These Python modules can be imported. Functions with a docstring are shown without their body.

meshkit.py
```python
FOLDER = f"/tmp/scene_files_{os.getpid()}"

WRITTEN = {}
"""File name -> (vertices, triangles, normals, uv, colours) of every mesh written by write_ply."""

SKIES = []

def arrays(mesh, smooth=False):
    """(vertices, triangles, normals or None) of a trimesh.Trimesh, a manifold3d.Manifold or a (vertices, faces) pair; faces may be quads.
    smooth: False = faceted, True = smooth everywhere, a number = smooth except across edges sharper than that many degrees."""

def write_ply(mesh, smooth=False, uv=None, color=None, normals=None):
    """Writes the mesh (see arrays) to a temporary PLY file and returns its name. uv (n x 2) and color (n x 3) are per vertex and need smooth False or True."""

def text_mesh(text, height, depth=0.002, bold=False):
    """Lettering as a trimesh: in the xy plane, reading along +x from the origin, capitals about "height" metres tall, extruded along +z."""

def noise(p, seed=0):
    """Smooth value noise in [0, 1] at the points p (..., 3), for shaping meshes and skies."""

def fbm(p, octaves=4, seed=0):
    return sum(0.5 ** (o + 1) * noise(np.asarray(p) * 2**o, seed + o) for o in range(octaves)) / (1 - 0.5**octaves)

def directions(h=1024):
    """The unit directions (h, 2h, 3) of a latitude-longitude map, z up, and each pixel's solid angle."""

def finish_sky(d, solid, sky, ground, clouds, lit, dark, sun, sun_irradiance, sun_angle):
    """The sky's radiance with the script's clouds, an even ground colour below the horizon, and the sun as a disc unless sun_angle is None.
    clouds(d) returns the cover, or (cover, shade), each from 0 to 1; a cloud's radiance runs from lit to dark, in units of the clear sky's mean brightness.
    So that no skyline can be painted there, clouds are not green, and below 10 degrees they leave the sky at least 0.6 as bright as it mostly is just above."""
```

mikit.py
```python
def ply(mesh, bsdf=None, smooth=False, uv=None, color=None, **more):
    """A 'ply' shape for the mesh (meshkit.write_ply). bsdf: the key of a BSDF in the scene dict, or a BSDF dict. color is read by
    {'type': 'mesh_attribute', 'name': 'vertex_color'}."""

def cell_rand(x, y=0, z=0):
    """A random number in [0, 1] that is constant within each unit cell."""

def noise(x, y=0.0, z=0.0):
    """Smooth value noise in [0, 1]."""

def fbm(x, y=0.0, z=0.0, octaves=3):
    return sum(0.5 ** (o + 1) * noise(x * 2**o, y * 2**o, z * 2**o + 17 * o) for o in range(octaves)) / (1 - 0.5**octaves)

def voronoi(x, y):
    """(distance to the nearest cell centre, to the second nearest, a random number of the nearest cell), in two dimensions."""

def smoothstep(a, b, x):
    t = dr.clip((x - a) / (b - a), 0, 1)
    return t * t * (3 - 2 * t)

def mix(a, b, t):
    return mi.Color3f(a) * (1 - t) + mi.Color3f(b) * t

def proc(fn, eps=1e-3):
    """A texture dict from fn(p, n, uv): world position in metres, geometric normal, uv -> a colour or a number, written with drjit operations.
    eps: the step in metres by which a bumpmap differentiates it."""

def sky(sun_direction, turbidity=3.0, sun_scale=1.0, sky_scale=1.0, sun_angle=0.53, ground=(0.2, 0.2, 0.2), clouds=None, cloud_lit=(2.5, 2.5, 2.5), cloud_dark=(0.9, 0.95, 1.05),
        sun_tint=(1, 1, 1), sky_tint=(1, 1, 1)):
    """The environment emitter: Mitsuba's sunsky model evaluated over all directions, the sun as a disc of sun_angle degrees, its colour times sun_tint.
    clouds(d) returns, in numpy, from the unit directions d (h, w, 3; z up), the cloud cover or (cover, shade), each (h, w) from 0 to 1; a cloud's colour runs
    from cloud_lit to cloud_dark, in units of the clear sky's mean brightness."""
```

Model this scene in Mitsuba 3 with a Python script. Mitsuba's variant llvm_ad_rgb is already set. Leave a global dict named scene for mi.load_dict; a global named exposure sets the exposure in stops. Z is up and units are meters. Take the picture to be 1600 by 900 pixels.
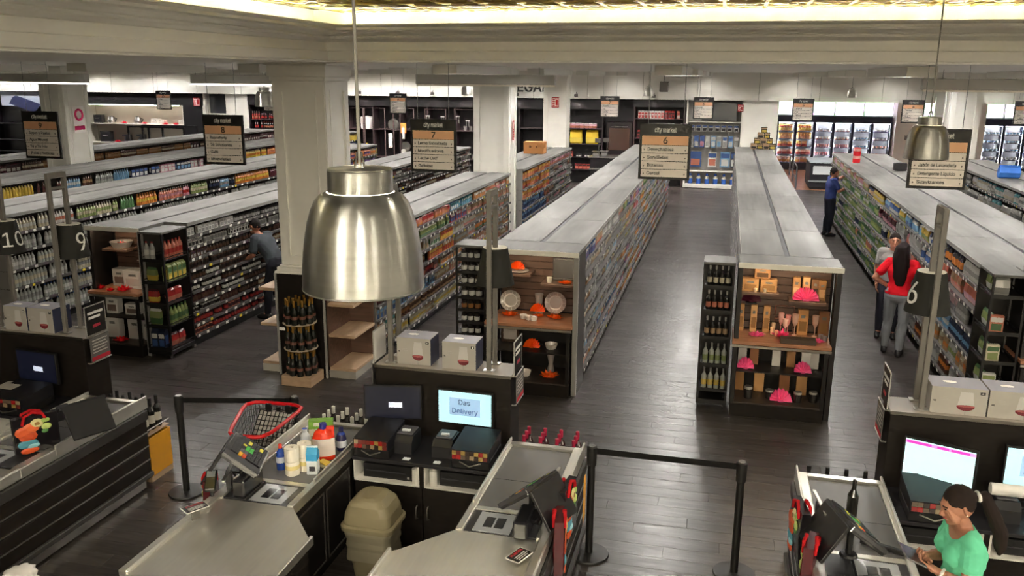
import math, random, colorsys
import numpy as np, trimesh, manifold3d as mf
import drjit as dr
import mitsuba as mi
import mikit, meshkit
from mikit import proc, noise, fbm, smoothstep, mix, cell_rand

# ------------------------------------------------------------------ camera, exposure, large lights
T = mi.ScalarTransform4f
scene, labels = {}, {}
exposure = 1.02
CAM_H = 3.95
F_PX = 1345.0
YAW, PITCH, ROLL = math.radians(13.75), math.radians(13.9), math.radians(-0.4)
fw = np.array([-math.sin(YAW) * math.cos(PITCH), math.cos(YAW) * math.cos(PITCH), -math.sin(PITCH)])
rt = np.array([math.cos(YAW), math.sin(YAW), 0.0])
dn = np.cross(fw, rt)
rt2 = math.cos(ROLL) * rt + math.sin(ROLL) * dn
dn2 = -math.sin(ROLL) * rt + math.cos(ROLL) * dn
eye = np.array([0, 0, CAM_H])
scene['camera'] = {'type': 'perspective', 'fov': math.degrees(2 * math.atan(800 / F_PX)), 'fov_axis': 'x', 'near_clip': 0.05, 'far_clip': 200.0,
                   'to_world': T().look_at(origin=eye.tolist(), target=(eye + fw).tolist(), up=(-dn2).tolist())}

STORE_LAMP = 34.0     # radiance of the long ceiling luminaires over the aisles
CHECKOUT_LAMP = 48.0   # radiance of the round downlights over the checkouts
COVE_STRIP = (1050.0, 860.0, 250.0)
FILL_PANEL = 78.0     # radiance of the unseen fill panels added behind and beside the camera
DISPLAY_STRIP = (24.0, 18.5, 12.0)     # strip lights inside the end displays
WARM = (1.0, 0.90, 0.70)
NEUTRAL = (1.0, 0.975, 0.90)
COOL = (0.92, 0.97, 1.06)

# ------------------------------------------------------------------ helpers
def c(h):
    if isinstance(h, str):
        h = h.lstrip('#'); v = np.array([int(h[i:i + 2], 16) / 255 for i in (0, 2, 4)])
        return np.where(v <= 0.04045, v / 12.92, ((v + 0.055) / 1.055) ** 2.4)
    return np.asarray(h, float)

def hexmul(h, k): return np.clip(c(h) * k, 0, 1)

class MB:
    """collects coloured shapes; becomes one mesh with a colour per vertex"""
    def __init__(s): s.v, s.f, s.c, s.n = [], [], [], 0
    def raw(s, v, f, col):
        v = np.asarray(v, float); f = np.asarray(f, int)
        s.v.append(v); s.f.append(f + s.n); s.n += len(v)
        col = c(col); s.c.append(np.tile(col, (len(v), 1)) if col.ndim == 1 else col)
        return s
    def add(s, tm, col, flat=True):
        v, f = (tm.vertices, tm.faces) if hasattr(tm, 'vertices') else tm
        v, f = np.asarray(v), np.asarray(f)
        if flat: v, f = v[f].reshape(-1, 3), np.arange(len(f) * 3).reshape(-1, 3)
        return s.raw(v, f, col)
    def box(s, x0, x1, y0, y1, z0, z1, col, b=0.0):
        if b <= 0:
            P = np.array([[x, y, z] for x in (x0, x1) for y in (y0, y1) for z in (z0, z1)])
            Q = np.array([[0, 1, 3, 2], [4, 6, 7, 5], [0, 4, 5, 1], [2, 3, 7, 6], [0, 2, 6, 4], [1, 5, 7, 3]])
            v = P[Q].reshape(-1, 3); k = np.arange(6)[:, None] * 4
            return s.raw(v, np.vstack([k + [0, 1, 2], k + [0, 2, 3]]), col)
        pts = []
        for x, sx in ((x0, 1), (x1, -1)):
            for y, sy in ((y0, 1), (y1, -1)):
                for z, sz in ((z0, 1), (z1, -1)):
                    pts += [[x, y + sy * b, z + sz * b], [x + sx * b, y, z + sz * b], [x + sx * b, y + sy * b, z]]
        return s.add(hull(pts), col)
    def cbox(s, cx, cy, z0, w, d, h, col, b=0.0): return s.box(cx - w / 2, cx + w / 2, cy - d / 2, cy + d / 2, z0, z0 + h, col, b)
    def lathe(s, prof, col, n=10, at=(0, 0, 0), sm=True, cap=True):
        """prof: list of (r, z[, colour]) ; col per segment when given"""
        a = np.arange(n) * 2 * math.pi / n
        ca, sa = np.cos(a), np.sin(a)
        i = np.arange(n); j = (i + 1) % n
        for k in range(len(prof) - 1):
            (r0, z0), (r1, z1) = prof[k][:2], prof[k + 1][:2]
            cc = prof[k][2] if len(prof[k]) > 2 and prof[k][2] is not None else col
            v = np.vstack([np.c_[r0 * ca, r0 * sa, np.full(n, z0)], np.c_[r1 * ca, r1 * sa, np.full(n, z1)]]) + at
            f = np.vstack([np.c_[i, j, j + n], np.c_[i, j + n, i + n]])
            s.raw(v, f, cc)
        return s
    def tube(s, pts, r, col, n=8, closed=False):
        p = np.asarray(pts, float)
        if closed: p = np.vstack([p, p[:1]])
        t = np.gradient(p, axis=0); t /= np.linalg.norm(t, axis=1, keepdims=True) + 1e-12
        if closed:
            t0 = p[1] - p[-2]; t[0] = t[-1] = t0 / np.linalg.norm(t0)
        ref = np.where(np.abs(t[:, 2:]).max() < 0.9, [[0, 0, 1.0]], [[1.0, 0.13, 0.07]])
        a = np.cross(t, ref); a /= np.linalg.norm(a, axis=1, keepdims=True) + 1e-12
        b = np.cross(t, a); an = np.arange(n) * 2 * math.pi / n
        rr = np.broadcast_to(r, (len(p),))
        v = p[:, None] + rr[:, None, None] * (np.cos(an)[None, :, None] * a[:, None] + np.sin(an)[None, :, None] * b[:, None])
        I, J = np.meshgrid(np.arange(len(p) - 1), np.arange(n), indexing='ij')
        q = np.stack([I * n + J, I * n + (J + 1) % n, (I + 1) * n + (J + 1) % n, (I + 1) * n + J], -1).reshape(-1, 4)
        q = q[:, ::-1]
        s.raw(v.reshape(-1, 3), np.vstack([q[:, [0, 1, 2]], q[:, [0, 2, 3]]]), col)
        if not closed:
            for e, o in ((0, 1), (len(p) - 1, -1)):
                s.raw(np.vstack([v[e], p[e]]), [[(k if o > 0 else (k + 1) % n), ((k + 1) % n if o > 0 else k), n] for k in range(n)], col)
        return s
    def prism(s, poly, d0, d1, axis, col):
        """polygon extruded along an axis: axis 'x' -> poly in (y,z), 'y' -> (x,z), 'z' -> (x,y)"""
        import shapely.geometry as sg
        tm = trimesh.creation.extrude_polygon(sg.Polygon(poly), abs(d1 - d0), engine='earcut')
        v = tm.vertices.copy(); f = tm.faces.copy(); lo = min(d0, d1)
        if axis == 'x': v = np.c_[v[:, 2] + lo, v[:, 0], v[:, 1]]
        elif axis == 'y': v = np.c_[v[:, 0], v[:, 2] + lo, v[:, 1]]; f = f[:, ::-1]
        else: v = v + [0, 0, lo]
        return s.add((v, f), col)
    def text(s, txt, h, O, U, V, col, depth=0.002, center=False, bold=False, wmax=None):
        """lettering on a plane: origin O (bottom left of the capitals), U reading direction, V up"""
        tm = meshkit.text_mesh(txt, h, depth, bold)
        v = tm.vertices.copy()
        w = v[:, 0].max()
        if wmax and w > wmax: v[:, 0] *= wmax / w; w = wmax
        if center: v[:, 0] -= w / 2
        U, V = np.asarray(U, float), np.asarray(V, float); N = np.cross(U, V)
        return s.add((np.asarray(O) + v[:, :1] * U + v[:, 1:2] * V + v[:, 2:] * N, tm.faces), col)
    def join(s, o, M=None):
        v, f, col = o.arr()
        if M is not None: v = v @ np.asarray(M)[:3, :3].T + np.asarray(M)[:3, 3]
        return s.raw(v, f, col)
    def arr(s): return np.vstack(s.v), np.vstack(s.f), np.vstack(s.c)
    def move(s, M):
        M = np.asarray(M, float); s.v = [v @ M[:3, :3].T + M[:3, 3] for v in s.v]; return s

def hull(pts):
    return trimesh.Trimesh(*(lambda m: (m.vert_properties[:, :3], m.tri_verts))(mf.Manifold.hull_points(np.asarray(pts, float)).to_mesh()), process=False)

def TR(x=0, y=0, z=0, rz=0.0, s=1.0, rx=0.0, ry=0.0):
    a, b, d = math.radians(rz), math.radians(rx), math.radians(ry)
    Rz = np.array([[math.cos(a), -math.sin(a), 0], [math.sin(a), math.cos(a), 0], [0, 0, 1]])
    Rx = np.array([[1, 0, 0], [0, math.cos(b), -math.sin(b)], [0, math.sin(b), math.cos(b)]])
    Ry = np.array([[math.cos(d), 0, math.sin(d)], [0, 1, 0], [-math.sin(d), 0, math.cos(d)]])
    M = np.eye(4); M[:3, :3] = Rz @ Ry @ Rx * s; M[:3, 3] = [x, y, z]; return M

def numbered(name):
    if name not in taken: taken.add(name); return name
    k = counter.get(name, 0)
    while True:
        k += 1; n = f'{name}_{k:03d}'
        if n not in taken: counter[name] = k; taken.add(n); return n
taken, counter = set(), {}

def lab(key, label=None, cat=None, group=None, kind=None):
    d = labels.setdefault(key, {})
    for a, b in (('label', label), ('category', cat), ('group', group), ('kind', kind)):
        if b: d[a] = b
    return key

def thing(name, label=None, cat=None, group=None, kind=None):
    k = numbered(name); lab(k, label, cat, group, kind); return k

def shape(m, mat, uv=None):
    v, f, col = m.arr()
    return mikit.ply((v, f), mat, smooth=True, uv=color_uv(col) if uv is None else uv)

def part(parent, name, m, mat='vc_satin', label=None, kind=None, M=None, emit=None):
    k = numbered(parent + '__' + name)
    d = m if isinstance(m, dict) else shape(m, mat)
    if M is not None: d = {**d, 'to_world': T(np.asarray(M).tolist())}
    if emit is not None: d = {**d, 'emitter': {'type': 'area', 'radiance': {'type': 'rgb', 'value': [float(x) for x in emit]}}}
    scene[k] = d
    if label or kind: lab(k, label, kind=kind)
    return k

def single(name, m, mat, label, cat, group=None, kind=None, M=None, emit=None):
    k = thing(name, label, cat, group, kind)
    d = m if isinstance(m, dict) else shape(m, mat)
    if M is not None: d = {**d, 'to_world': T(np.asarray(M).tolist())}
    if emit is not None: d = {**d, 'emitter': {'type': 'area', 'radiance': {'type': 'rgb', 'value': [float(x) for x in emit]}}}
    scene[k] = d
    return k

class Proto:
    """a thing with parts, built once and copied under new keys"""
    def __init__(s): s.parts = []
    def add(s, name, m, mat='vc_satin', label=None, kind=None, emit=None):
        s.parts.append((name, shape(m, mat), label, kind, emit)); return s
    def put(s, name, M, label, cat, group=None):
        k = thing(name, label, cat, group)
        if len(s.parts) == 1 and s.parts[0][0] == 'self':
            scene[k] = {**s.parts[0][1], 'to_world': T(np.asarray(M).tolist())}; return k
        ren = {}
        for n, d, l, kd, em in s.parts:
            if '__' in n:
                a, b = n.rsplit('__', 1); base = ren[a]
            else: base, b = k, n
            ren[n] = part(base, b, d, None, l, kd, M, em)
        return k

def struct(name, m, mat, parent=None, label=None, emit=None):
    k = numbered(name if parent is None else parent + '__' + name)
    d = m if isinstance(m, dict) else shape(m, mat)
    if emit is not None: d = {**d, 'emitter': {'type': 'area', 'radiance': {'type': 'rgb', 'value': [float(x) for x in emit]}}}
    scene[k] = d
    if parent is None: lab(k, label, kind='structure')
    return k

# ------------------------------------------------------------------ materials
def flat_color(p, n, uv):      # each face carries its plain paint colour, 12 bits a channel, in its uv
    a = dr.floor(uv.x + 0.5); r = dr.floor(a / 4096); b = dr.floor(uv.y + 0.5)
    return mi.Color3f(r, a - r * 4096, b) / 4095
VC = proc(flat_color)
def color_uv(col):
    q = np.round(np.clip(col, 0, 1) * 4095)
    return np.c_[q[:, 0] * 4096 + q[:, 1], q[:, 2]]
def two(d): return {'type': 'twosided', 'bsdf': d}
scene['vc_matte'] = two({'type': 'principled', 'base_color': VC, 'roughness': 0.75, 'specular': 0.25})
scene['vc_satin'] = two({'type': 'principled', 'base_color': VC, 'roughness': 0.45, 'specular': 0.3})
scene['vc_gloss'] = two({'type': 'principled', 'base_color': VC, 'roughness': 0.16, 'specular': 0.55})
scene['vc_metal'] = two({'type': 'principled', 'base_color': VC, 'roughness': 0.33, 'metallic': 1.0})
scene['vc_skin'] = two({'type': 'principled', 'base_color': VC, 'roughness': 0.5, 'specular': 0.35})
scene['vc_cloth'] = two({'type': 'principled', 'base_color': VC, 'roughness': 0.85, 'specular': 0.15, 'sheen': 0.3})
scene['vc_glow'] = two({'type': 'principled', 'base_color': VC, 'roughness': 0.5, 'specular': 0.3})
scene['clear_glass'] = {'type': 'thindielectric', 'int_ior': 1.45}

PL, PW = 1.22, 0.184
def plank_index(x, y):
    r = dr.floor(y / PW); o = (r * 0.618 - dr.floor(r * 0.618)) * PL
    return r, dr.floor((x + o) / PL)
def floor_color(p, n, uv):
    r, k = plank_index(p.x, p.y)
    tone = cell_rand(r, k, 3)
    g = fbm(p.x * 2.2 + 7 * tone, p.y * 34 + 11 * tone, 0, 4)
    fine = noise(p.x * 9, p.y * 160, 2)
    v = 0.62 + 0.35 * tone + 0.75 * (g - 0.5) + 0.35 * (fine - 0.5)
    scuff = smoothstep(0.62, 0.8, fbm(p.x * 0.7, p.y * 0.9, 4, 3))
    return mix((0.009, 0.0075, 0.0068), (0.046, 0.040, 0.036), dr.clip(v * 0.62 + 0.14 * scuff, 0, 1))
def floor_rough(p, n, uv):
    g = fbm(p.x * 2.5, p.y * 40, 1, 3)
    return 0.285 + 0.16 * (g - 0.4) + 0.07 * fbm(p.x * 0.8, p.y * 0.8, 5, 2)
def floor_bump(p, n, uv):
    return 0.0010 * fbm(p.x * 3, p.y * 42, 0, 3) + 0.0006 * noise(p.x * 1.3, p.y * 7, 3)
scene['floor_mat'] = {'type': 'bumpmap', 'scale': 1.0, 'texture': proc(floor_bump, 2e-3),
                      'bsdf': {'type': 'principled', 'base_color': proc(floor_color), 'roughness': proc(floor_rough), 'specular': 0.5}}

def paint_color(p, n, uv):
    return mix((0.74, 0.72, 0.655), (0.80, 0.78, 0.71), fbm(p.x * 1.5, p.y * 1.5, p.z * 1.5, 3))
scene['white_paint'] = two({'type': 'principled', 'base_color': proc(paint_color), 'roughness': 0.42, 'specular': 0.4})
def top_color(p, n, uv):
    d = fbm(p.x * 3.5, p.y * 0.8, 1, 4); s = noise(p.x * 30, p.y * 1.1, 2)
    return mix((0.050, 0.050, 0.047), (0.125, 0.123, 0.116), dr.clip(d * 0.9 + 0.2 * s, 0, 1))
def top_rough(p, n, uv): return 0.36 + 0.30 * fbm(p.x * 5, p.y * 1.2, 6, 3)
scene['gondola_metal'] = two({'type': 'principled', 'base_color': proc(top_color), 'roughness': proc(top_rough), 'metallic': 0.0, 'specular': 0.18})
def brushed_color(p, n, uv):
    return mix((0.46, 0.455, 0.42), (0.56, 0.55, 0.51), fbm(p.x * 4, p.y * 4, p.z * 60, 3))
def brushed_rough(p, n, uv): return 0.30 + 0.12 * fbm(p.x * 6, p.y * 6, p.z * 90, 3)
scene['spun_aluminium'] = two({'type': 'principled', 'base_color': proc(brushed_color), 'roughness': proc(brushed_rough), 'metallic': 1.0, 'anisotropic': 0.85})
def steel_color(p, n, uv):
    return mix((0.74, 0.72, 0.66), (0.84, 0.82, 0.75), fbm(p.x * 50, p.y * 3, p.z * 3, 3))
def steel_rough(p, n, uv): return 0.32 + 0.16 * fbm(p.x * 3, p.y * 3, 9, 4) + 0.06 * noise(p.x * 130, p.y * 5)
def steel_bump(p, n, uv): return 0.004 * fbm(p.x * 2.4, p.y * 2.4, 3, 2)
scene['stainless'] = {'type': 'bumpmap', 'scale': 1.0, 'texture': proc(steel_bump, 4e-3), 'bsdf': two({'type': 'principled', 'base_color': proc(steel_color), 'roughness': proc(steel_rough), 'metallic': 1.0})}
def wood_color(p, n, uv):
    g = fbm(p.x * 3 + 2 * noise(p.x * 1.5, p.y * 9, p.z * 9), p.y * 28, p.z * 28, 4)
    return mix((0.20, 0.083, 0.042), (0.37, 0.175, 0.095), g)
scene['red_wood'] = two({'type': 'principled', 'base_color': proc(wood_color), 'roughness': 0.32, 'specular': 0.5})
def slat_color(p, n, uv):
    g = fbm(p.x * 2.5, p.y * 30, p.z * 30, 4)
    return mix((0.045, 0.026, 0.019), (0.115, 0.064, 0.045), g)
scene['dark_wood'] = two({'type': 'principled', 'base_color': proc(slat_color), 'roughness': 0.38, 'specular': 0.45})
def oak_color(p, n, uv):
    g = fbm(p.x * 14, p.y * 3, p.z * 30, 4)
    return mix((0.30, 0.19, 0.115), (0.47, 0.33, 0.22), g)
scene['oak'] = two({'type': 'principled', 'base_color': proc(oak_color), 'roughness': 0.5, 'specular': 0.35})
def laminate_color(p, n, uv):
    g = fbm(p.x * 20, p.y * 4, p.z * 40, 3)
    return mix((0.005, 0.004, 0.0035), (0.010, 0.008, 0.007), g)
scene['dark_laminate'] = two({'type': 'principled', 'base_color': proc(laminate_color), 'roughness': 0.5, 'specular': 0.12})
def belt_color(p, n, uv):
    return mix((0.075, 0.075, 0.078), (0.105, 0.105, 0.108), fbm(p.x * 6, p.y * 1.4, 0, 4))
scene['belt_rubber'] = two({'type': 'principled', 'base_color': proc(belt_color), 'roughness': 0.5, 'specular': 0.35})
# ------------------------------------------------------------------ the room
XL, XR, YB, YF, ZS, ZC = -32.0, 16.0, 41.0, -4.0, 4.08, 4.665   # left, right, back, front walls; store soffit, checkout ceiling
BX, BY = -4.60, 9.60                                         # the bulkhead's inner corner
rng = random.Random(7)

def floor_build():
    slab = MB().box(XL, XR, YF, YB, -0.20, -0.004, '#1c1918')
    struct('floor', slab, 'floor_mat', label='dark grey-brown wood-look plank floor')
    far = MB(); near = []
    b, g = 0.002, 0.0006
    r0, r1 = math.floor(YF / PW), math.ceil(YB / PW)
    for r in range(r0, r1):
        o = (r * 0.618 - math.floor(r * 0.618)) * PL
        y0, y1 = max(r * PW, YF) + g, min((r + 1) * PW, YB) - g
        if y1 - y0 < 0.02: continue
        for k in range(math.floor((XL + o) / PL), math.ceil((XR + o) / PL)):
            x0, x1 = max(k * PL - o, XL) + g, min((k + 1) * PL - o, XR) - g
            if x1 - x0 < 0.02: continue
            xm, ym = (x0 + x1) / 2, (y0 + y1) / 2
            v = [[x0, y0, -0.003], [x1, y0, -0.003], [x1, y1, -0.003], [x0, y1, -0.003], [x0 + b, y0 + b, 0], [x1 - b, y0 + b, 0], [x1 - b, y1 - b, 0], [x0 + b, y1 - b, 0]]
            f = [[4, 5, 6], [4, 6, 7], [0, 1, 5], [0, 5, 4], [1, 2, 6], [1, 6, 5], [2, 3, 7], [2, 7, 6], [3, 0, 4], [3, 4, 7]]
            seen = (-3.6 < xm < 2.6 and 5.2 < ym < 10.3) or (-5.6 < xm < -3.4 and 4.4 < ym < 9.7)
            if seen and len(near) < 300: near.append((v, f))
            else: far.add((np.array(v), np.array(f)), '#1c1918')
    for v, f in near: part('floor', 'plank', MB().add((np.array(v), np.array(f)), '#1c1918'), 'floor_mat')
    part('floor', 'plank_field', far, 'floor_mat', kind='stuff')
floor_build()

def walls():
    W = '#cfcac0'
    struct('wall_left', MB().box(XL - 0.2, XL, YF, YB, 0, ZC + 0.2, W), 'white_paint', label='plain pale wall at the far left of the store')
    struct('wall_right', MB().box(XR, XR + 0.2, YF, YB, 0, ZC + 0.2, W), 'white_paint', label='plain pale wall at the far right of the store')
    struct('wall_front', MB().box(XL, XR, YF - 0.2, YF, 0, ZC + 0.2, W), 'white_paint', label='plain pale wall behind the checkouts')
    struct('wall_back', MB().box(XL, XR, YB, YB + 0.2, 0, ZC + 0.2, W), 'white_paint', label='pale back wall behind the refrigerators')
    # store soffit: one slab over the aisles, one over the left side of the checkouts
    m = MB().box(XL, XR, BY, YB, ZS, ZS + 0.12, '#d8d4c8').box(XL, BX, YF, BY, ZS, ZS + 0.12, '#d8d4c8')
    struct('ceiling', m, 'white_paint', label='low white soffit over the shopping aisles')
    # stepped cornice around the higher ceiling over the checkouts: (projection into the void, height)
    prof = [(0.0, 4.08), (0.0, 4.10), (0.025, 4.105), (0.025, 4.20), (0.0, 4.21), (0.0, 4.305), (0.05, 4.31), (0.07, 4.335), (0.10, 4.345), (0.105, 4.36),
            (0.10, 4.372), (0.135, 4.38), (0.15, 4.40), (0.18, 4.415), (0.185, 4.43), (0.25, 4.46), (0.28, 4.475), (0.28, 4.49), (0.24, 4.49), (0.24, 4.43), (-0.28, 4.43)]
    m = MB()
    for (o0, z0), (o1, z1) in zip(prof[:-1], prof[1:]):
        def ring(o, z): return [[XR, BY - o, z], [BX + o, BY - o, z], [BX + o, YF, z]]
        a, b = ring(o0, z0), ring(o1, z1)
        m.raw([a[0], a[1], b[1], b[0]], [[0, 1, 2], [0, 2, 3]], '#d8d4c8')
        m.raw([a[1], a[2], b[2], b[1]], [[0, 1, 2], [0, 2, 3]], '#d8d4c8')
    struct('trim_1', m, 'white_paint', label='pale stepped cornice below the glowing cove')
    struct('trim_10', MB().box(BX - 0.28, XR, BY + 0.28, BY + 0.30, 4.43, ZC + 0.02, '#e8e2d2').box(BX - 0.30, BX - 0.28, YF, BY + 0.30, 4.43, ZC + 0.02, '#e8e2d2'), 'white_paint', label='cream back wall of the light cove')
    # the cove light: an LED strip lying in the trough
    strip = MB()
    strip.raw([[XR, BY - 0.10, 4.445], [BX + 0.10, BY - 0.10, 4.445], [BX + 0.06, BY - 0.06, 4.445], [XR, BY - 0.06, 4.445]], [[0, 2, 1], [0, 3, 2]], '#ffffff')
    strip.raw([[BX + 0.10, BY - 0.10, 4.445], [BX + 0.10, YF, 4.445], [BX + 0.06, YF, 4.445], [BX + 0.06, BY - 0.06, 4.445]], [[0, 2, 1], [0, 3, 2]], '#ffffff')
    single('cove_light_strip', strip, 'vc_glow', 'warm white light strip hidden in the cove above the cornice', 'light strip', emit=COVE_STRIP)
    # checkout ceiling with embossed dark metal tiles
    struct('ceiling_upper', MB().box(BX - 0.3, XR, YF, BY + 0.3, ZC + 0.02, ZC + 0.2, '#15120c'), 'vc_satin', label='dark ornamental metal ceiling over the checkouts')
    tile = MB().box(-0.2, 0.2, -0.2, 0.2, -0.004, 0.015, '#2a2419')
    G = '#a8904a'
    for s in (-1, 1):
        tile.box(-0.2, 0.2, s * 0.19 - 0.008, s * 0.19 + 0.008, -0.018, -0.004, G).box(s * 0.19 - 0.008, s * 0.19 + 0.008, -0.2, 0.2, -0.018, -0.004, G)
    for k in range(8):
        a = k * math.pi / 4
        p = [[math.cos(a) * r, math.sin(a) * r, -0.012] for r in (0.03, 0.09, 0.15)]
        tile.tube(p, [0.012, 0.007, 0.004], G, 5)
        for e in (-0.5, 0.5):
            tile.tube([[math.cos(a) * 0.085, math.sin(a) * 0.085, -0.011], [math.cos(a + e) * 0.14, math.sin(a + e) * 0.14, -0.011]], [0.006, 0.004], G, 4)
    tile.tube([[math.cos(k * math.pi / 6) * 0.055, math.sin(k * math.pi / 6) * 0.055, -0.012] for k in range(12)], 0.005, G, 4, closed=True)
    d = shape(tile, 'vc_metal')
    for j in range(7):
        for i in range(36):
            x, y = -4.5 + 0.2 + i * 0.4, BY + 0.1 - j * 0.4
            part('ceiling_upper', 'ceiling_tile', d, M=TR(x, y, ZC))
walls()

# ------------------------------------------------------------------ columns
def column(x0, x1, y0, y1, z0, label, trim=True):
    k = thing('column', label, 'column', None)
    m = MB().box(x0, x1, y0, y1, z0, ZS, '#d8d4c8')
    part(k, 'shaft', m, 'white_paint')
    t, w = 0.014, 0.11
    za, zb = z0 + (0.22 if trim else 0.1), ZS - 0.33
    fr = MB()
    def frame(u0, u1, put):
        for a, b, c0, d in ((u0, u0 + w, za - 0.1, zb + 0.1), (u1 - w, u1, za - 0.1, zb + 0.1), (u0 + w, u1 - w, za - 0.1, za), (u0 + w, u1 - w, zb, zb + 0.1)): put(a, b, c0, d, t)
        for a, b, c0, d in ((u0 + w, u0 + w + 0.02, za, zb), (u1 - w - 0.02, u1 - w, za, zb), (u0 + w, u1 - w, za, za + 0.02), (u0 + w, u1 - w, zb - 0.02, zb)): put(a, b, c0, d, t + 0.008)
    frame(x0, x1, lambda a, b, c0, d, t: fr.box(a, b, y0 - t, y0, c0, d, '#d8d4c8'))
    frame(y0, y1, lambda a, b, c0, d, t: fr.box(x1, x1 + t, a, b, c0, d, '#d8d4c8'))
    frame(y0, y1, lambda a, b, c0, d, t: fr.box(x0 - t, x0, a, b, c0, d, '#d8d4c8'))
    part(k, 'panel_moulding', fr, 'white_paint')
    cap = MB()
    for e, a, b in ((0.03, ZS - 0.22, ZS - 0.17), (0.05, ZS - 0.17, ZS - 0.03), (0.075, ZS - 0.03, ZS)): cap.box(x0 - e, x1 + e, y0 - e, y1 + e, a, b, '#d8d4c8', 0.004)
    part(k, 'capital', cap, 'white_paint')
    if trim:
        bs = MB()
        for e, a, b in ((0.03, z0 + 0.08, z0 + 0.11), (0.06, z0 + 0.03, z0 + 0.08), (0.085, z0, z0 + 0.03)): bs.box(x0 - e, x1 + e, y0 - e, y1 + e, a, b, '#d8d4c8', 0.004)
        part(k, 'base_moulding', bs, 'white_paint')
    return k
col1 = column(-5.57, -4.87, 10.05, 10.72, 1.40, 'near white panelled column on a dark shelving base left of the big pendant lamp')
col2 = column(-5.40, -4.62, 18.45, 19.15, 0.0, 'white panelled column between the two sections of the gondola behind sign 7', False)
col3 = column(-5.35, -4.68, 25.7, 26.35, 0.0, 'white column with a small red hydrant sign at the far end of the gondola', False)
col4 = column(-15.85, -15.2, 17.6, 18.4, 0.0, 'white column with a round pink sign at the far left behind sign 9', False)
col5 = column(5.72, 6.45, 25.4, 26.1, 0.0, 'pale column on the right behind sign 5 and the pendant lamp', False)

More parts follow.
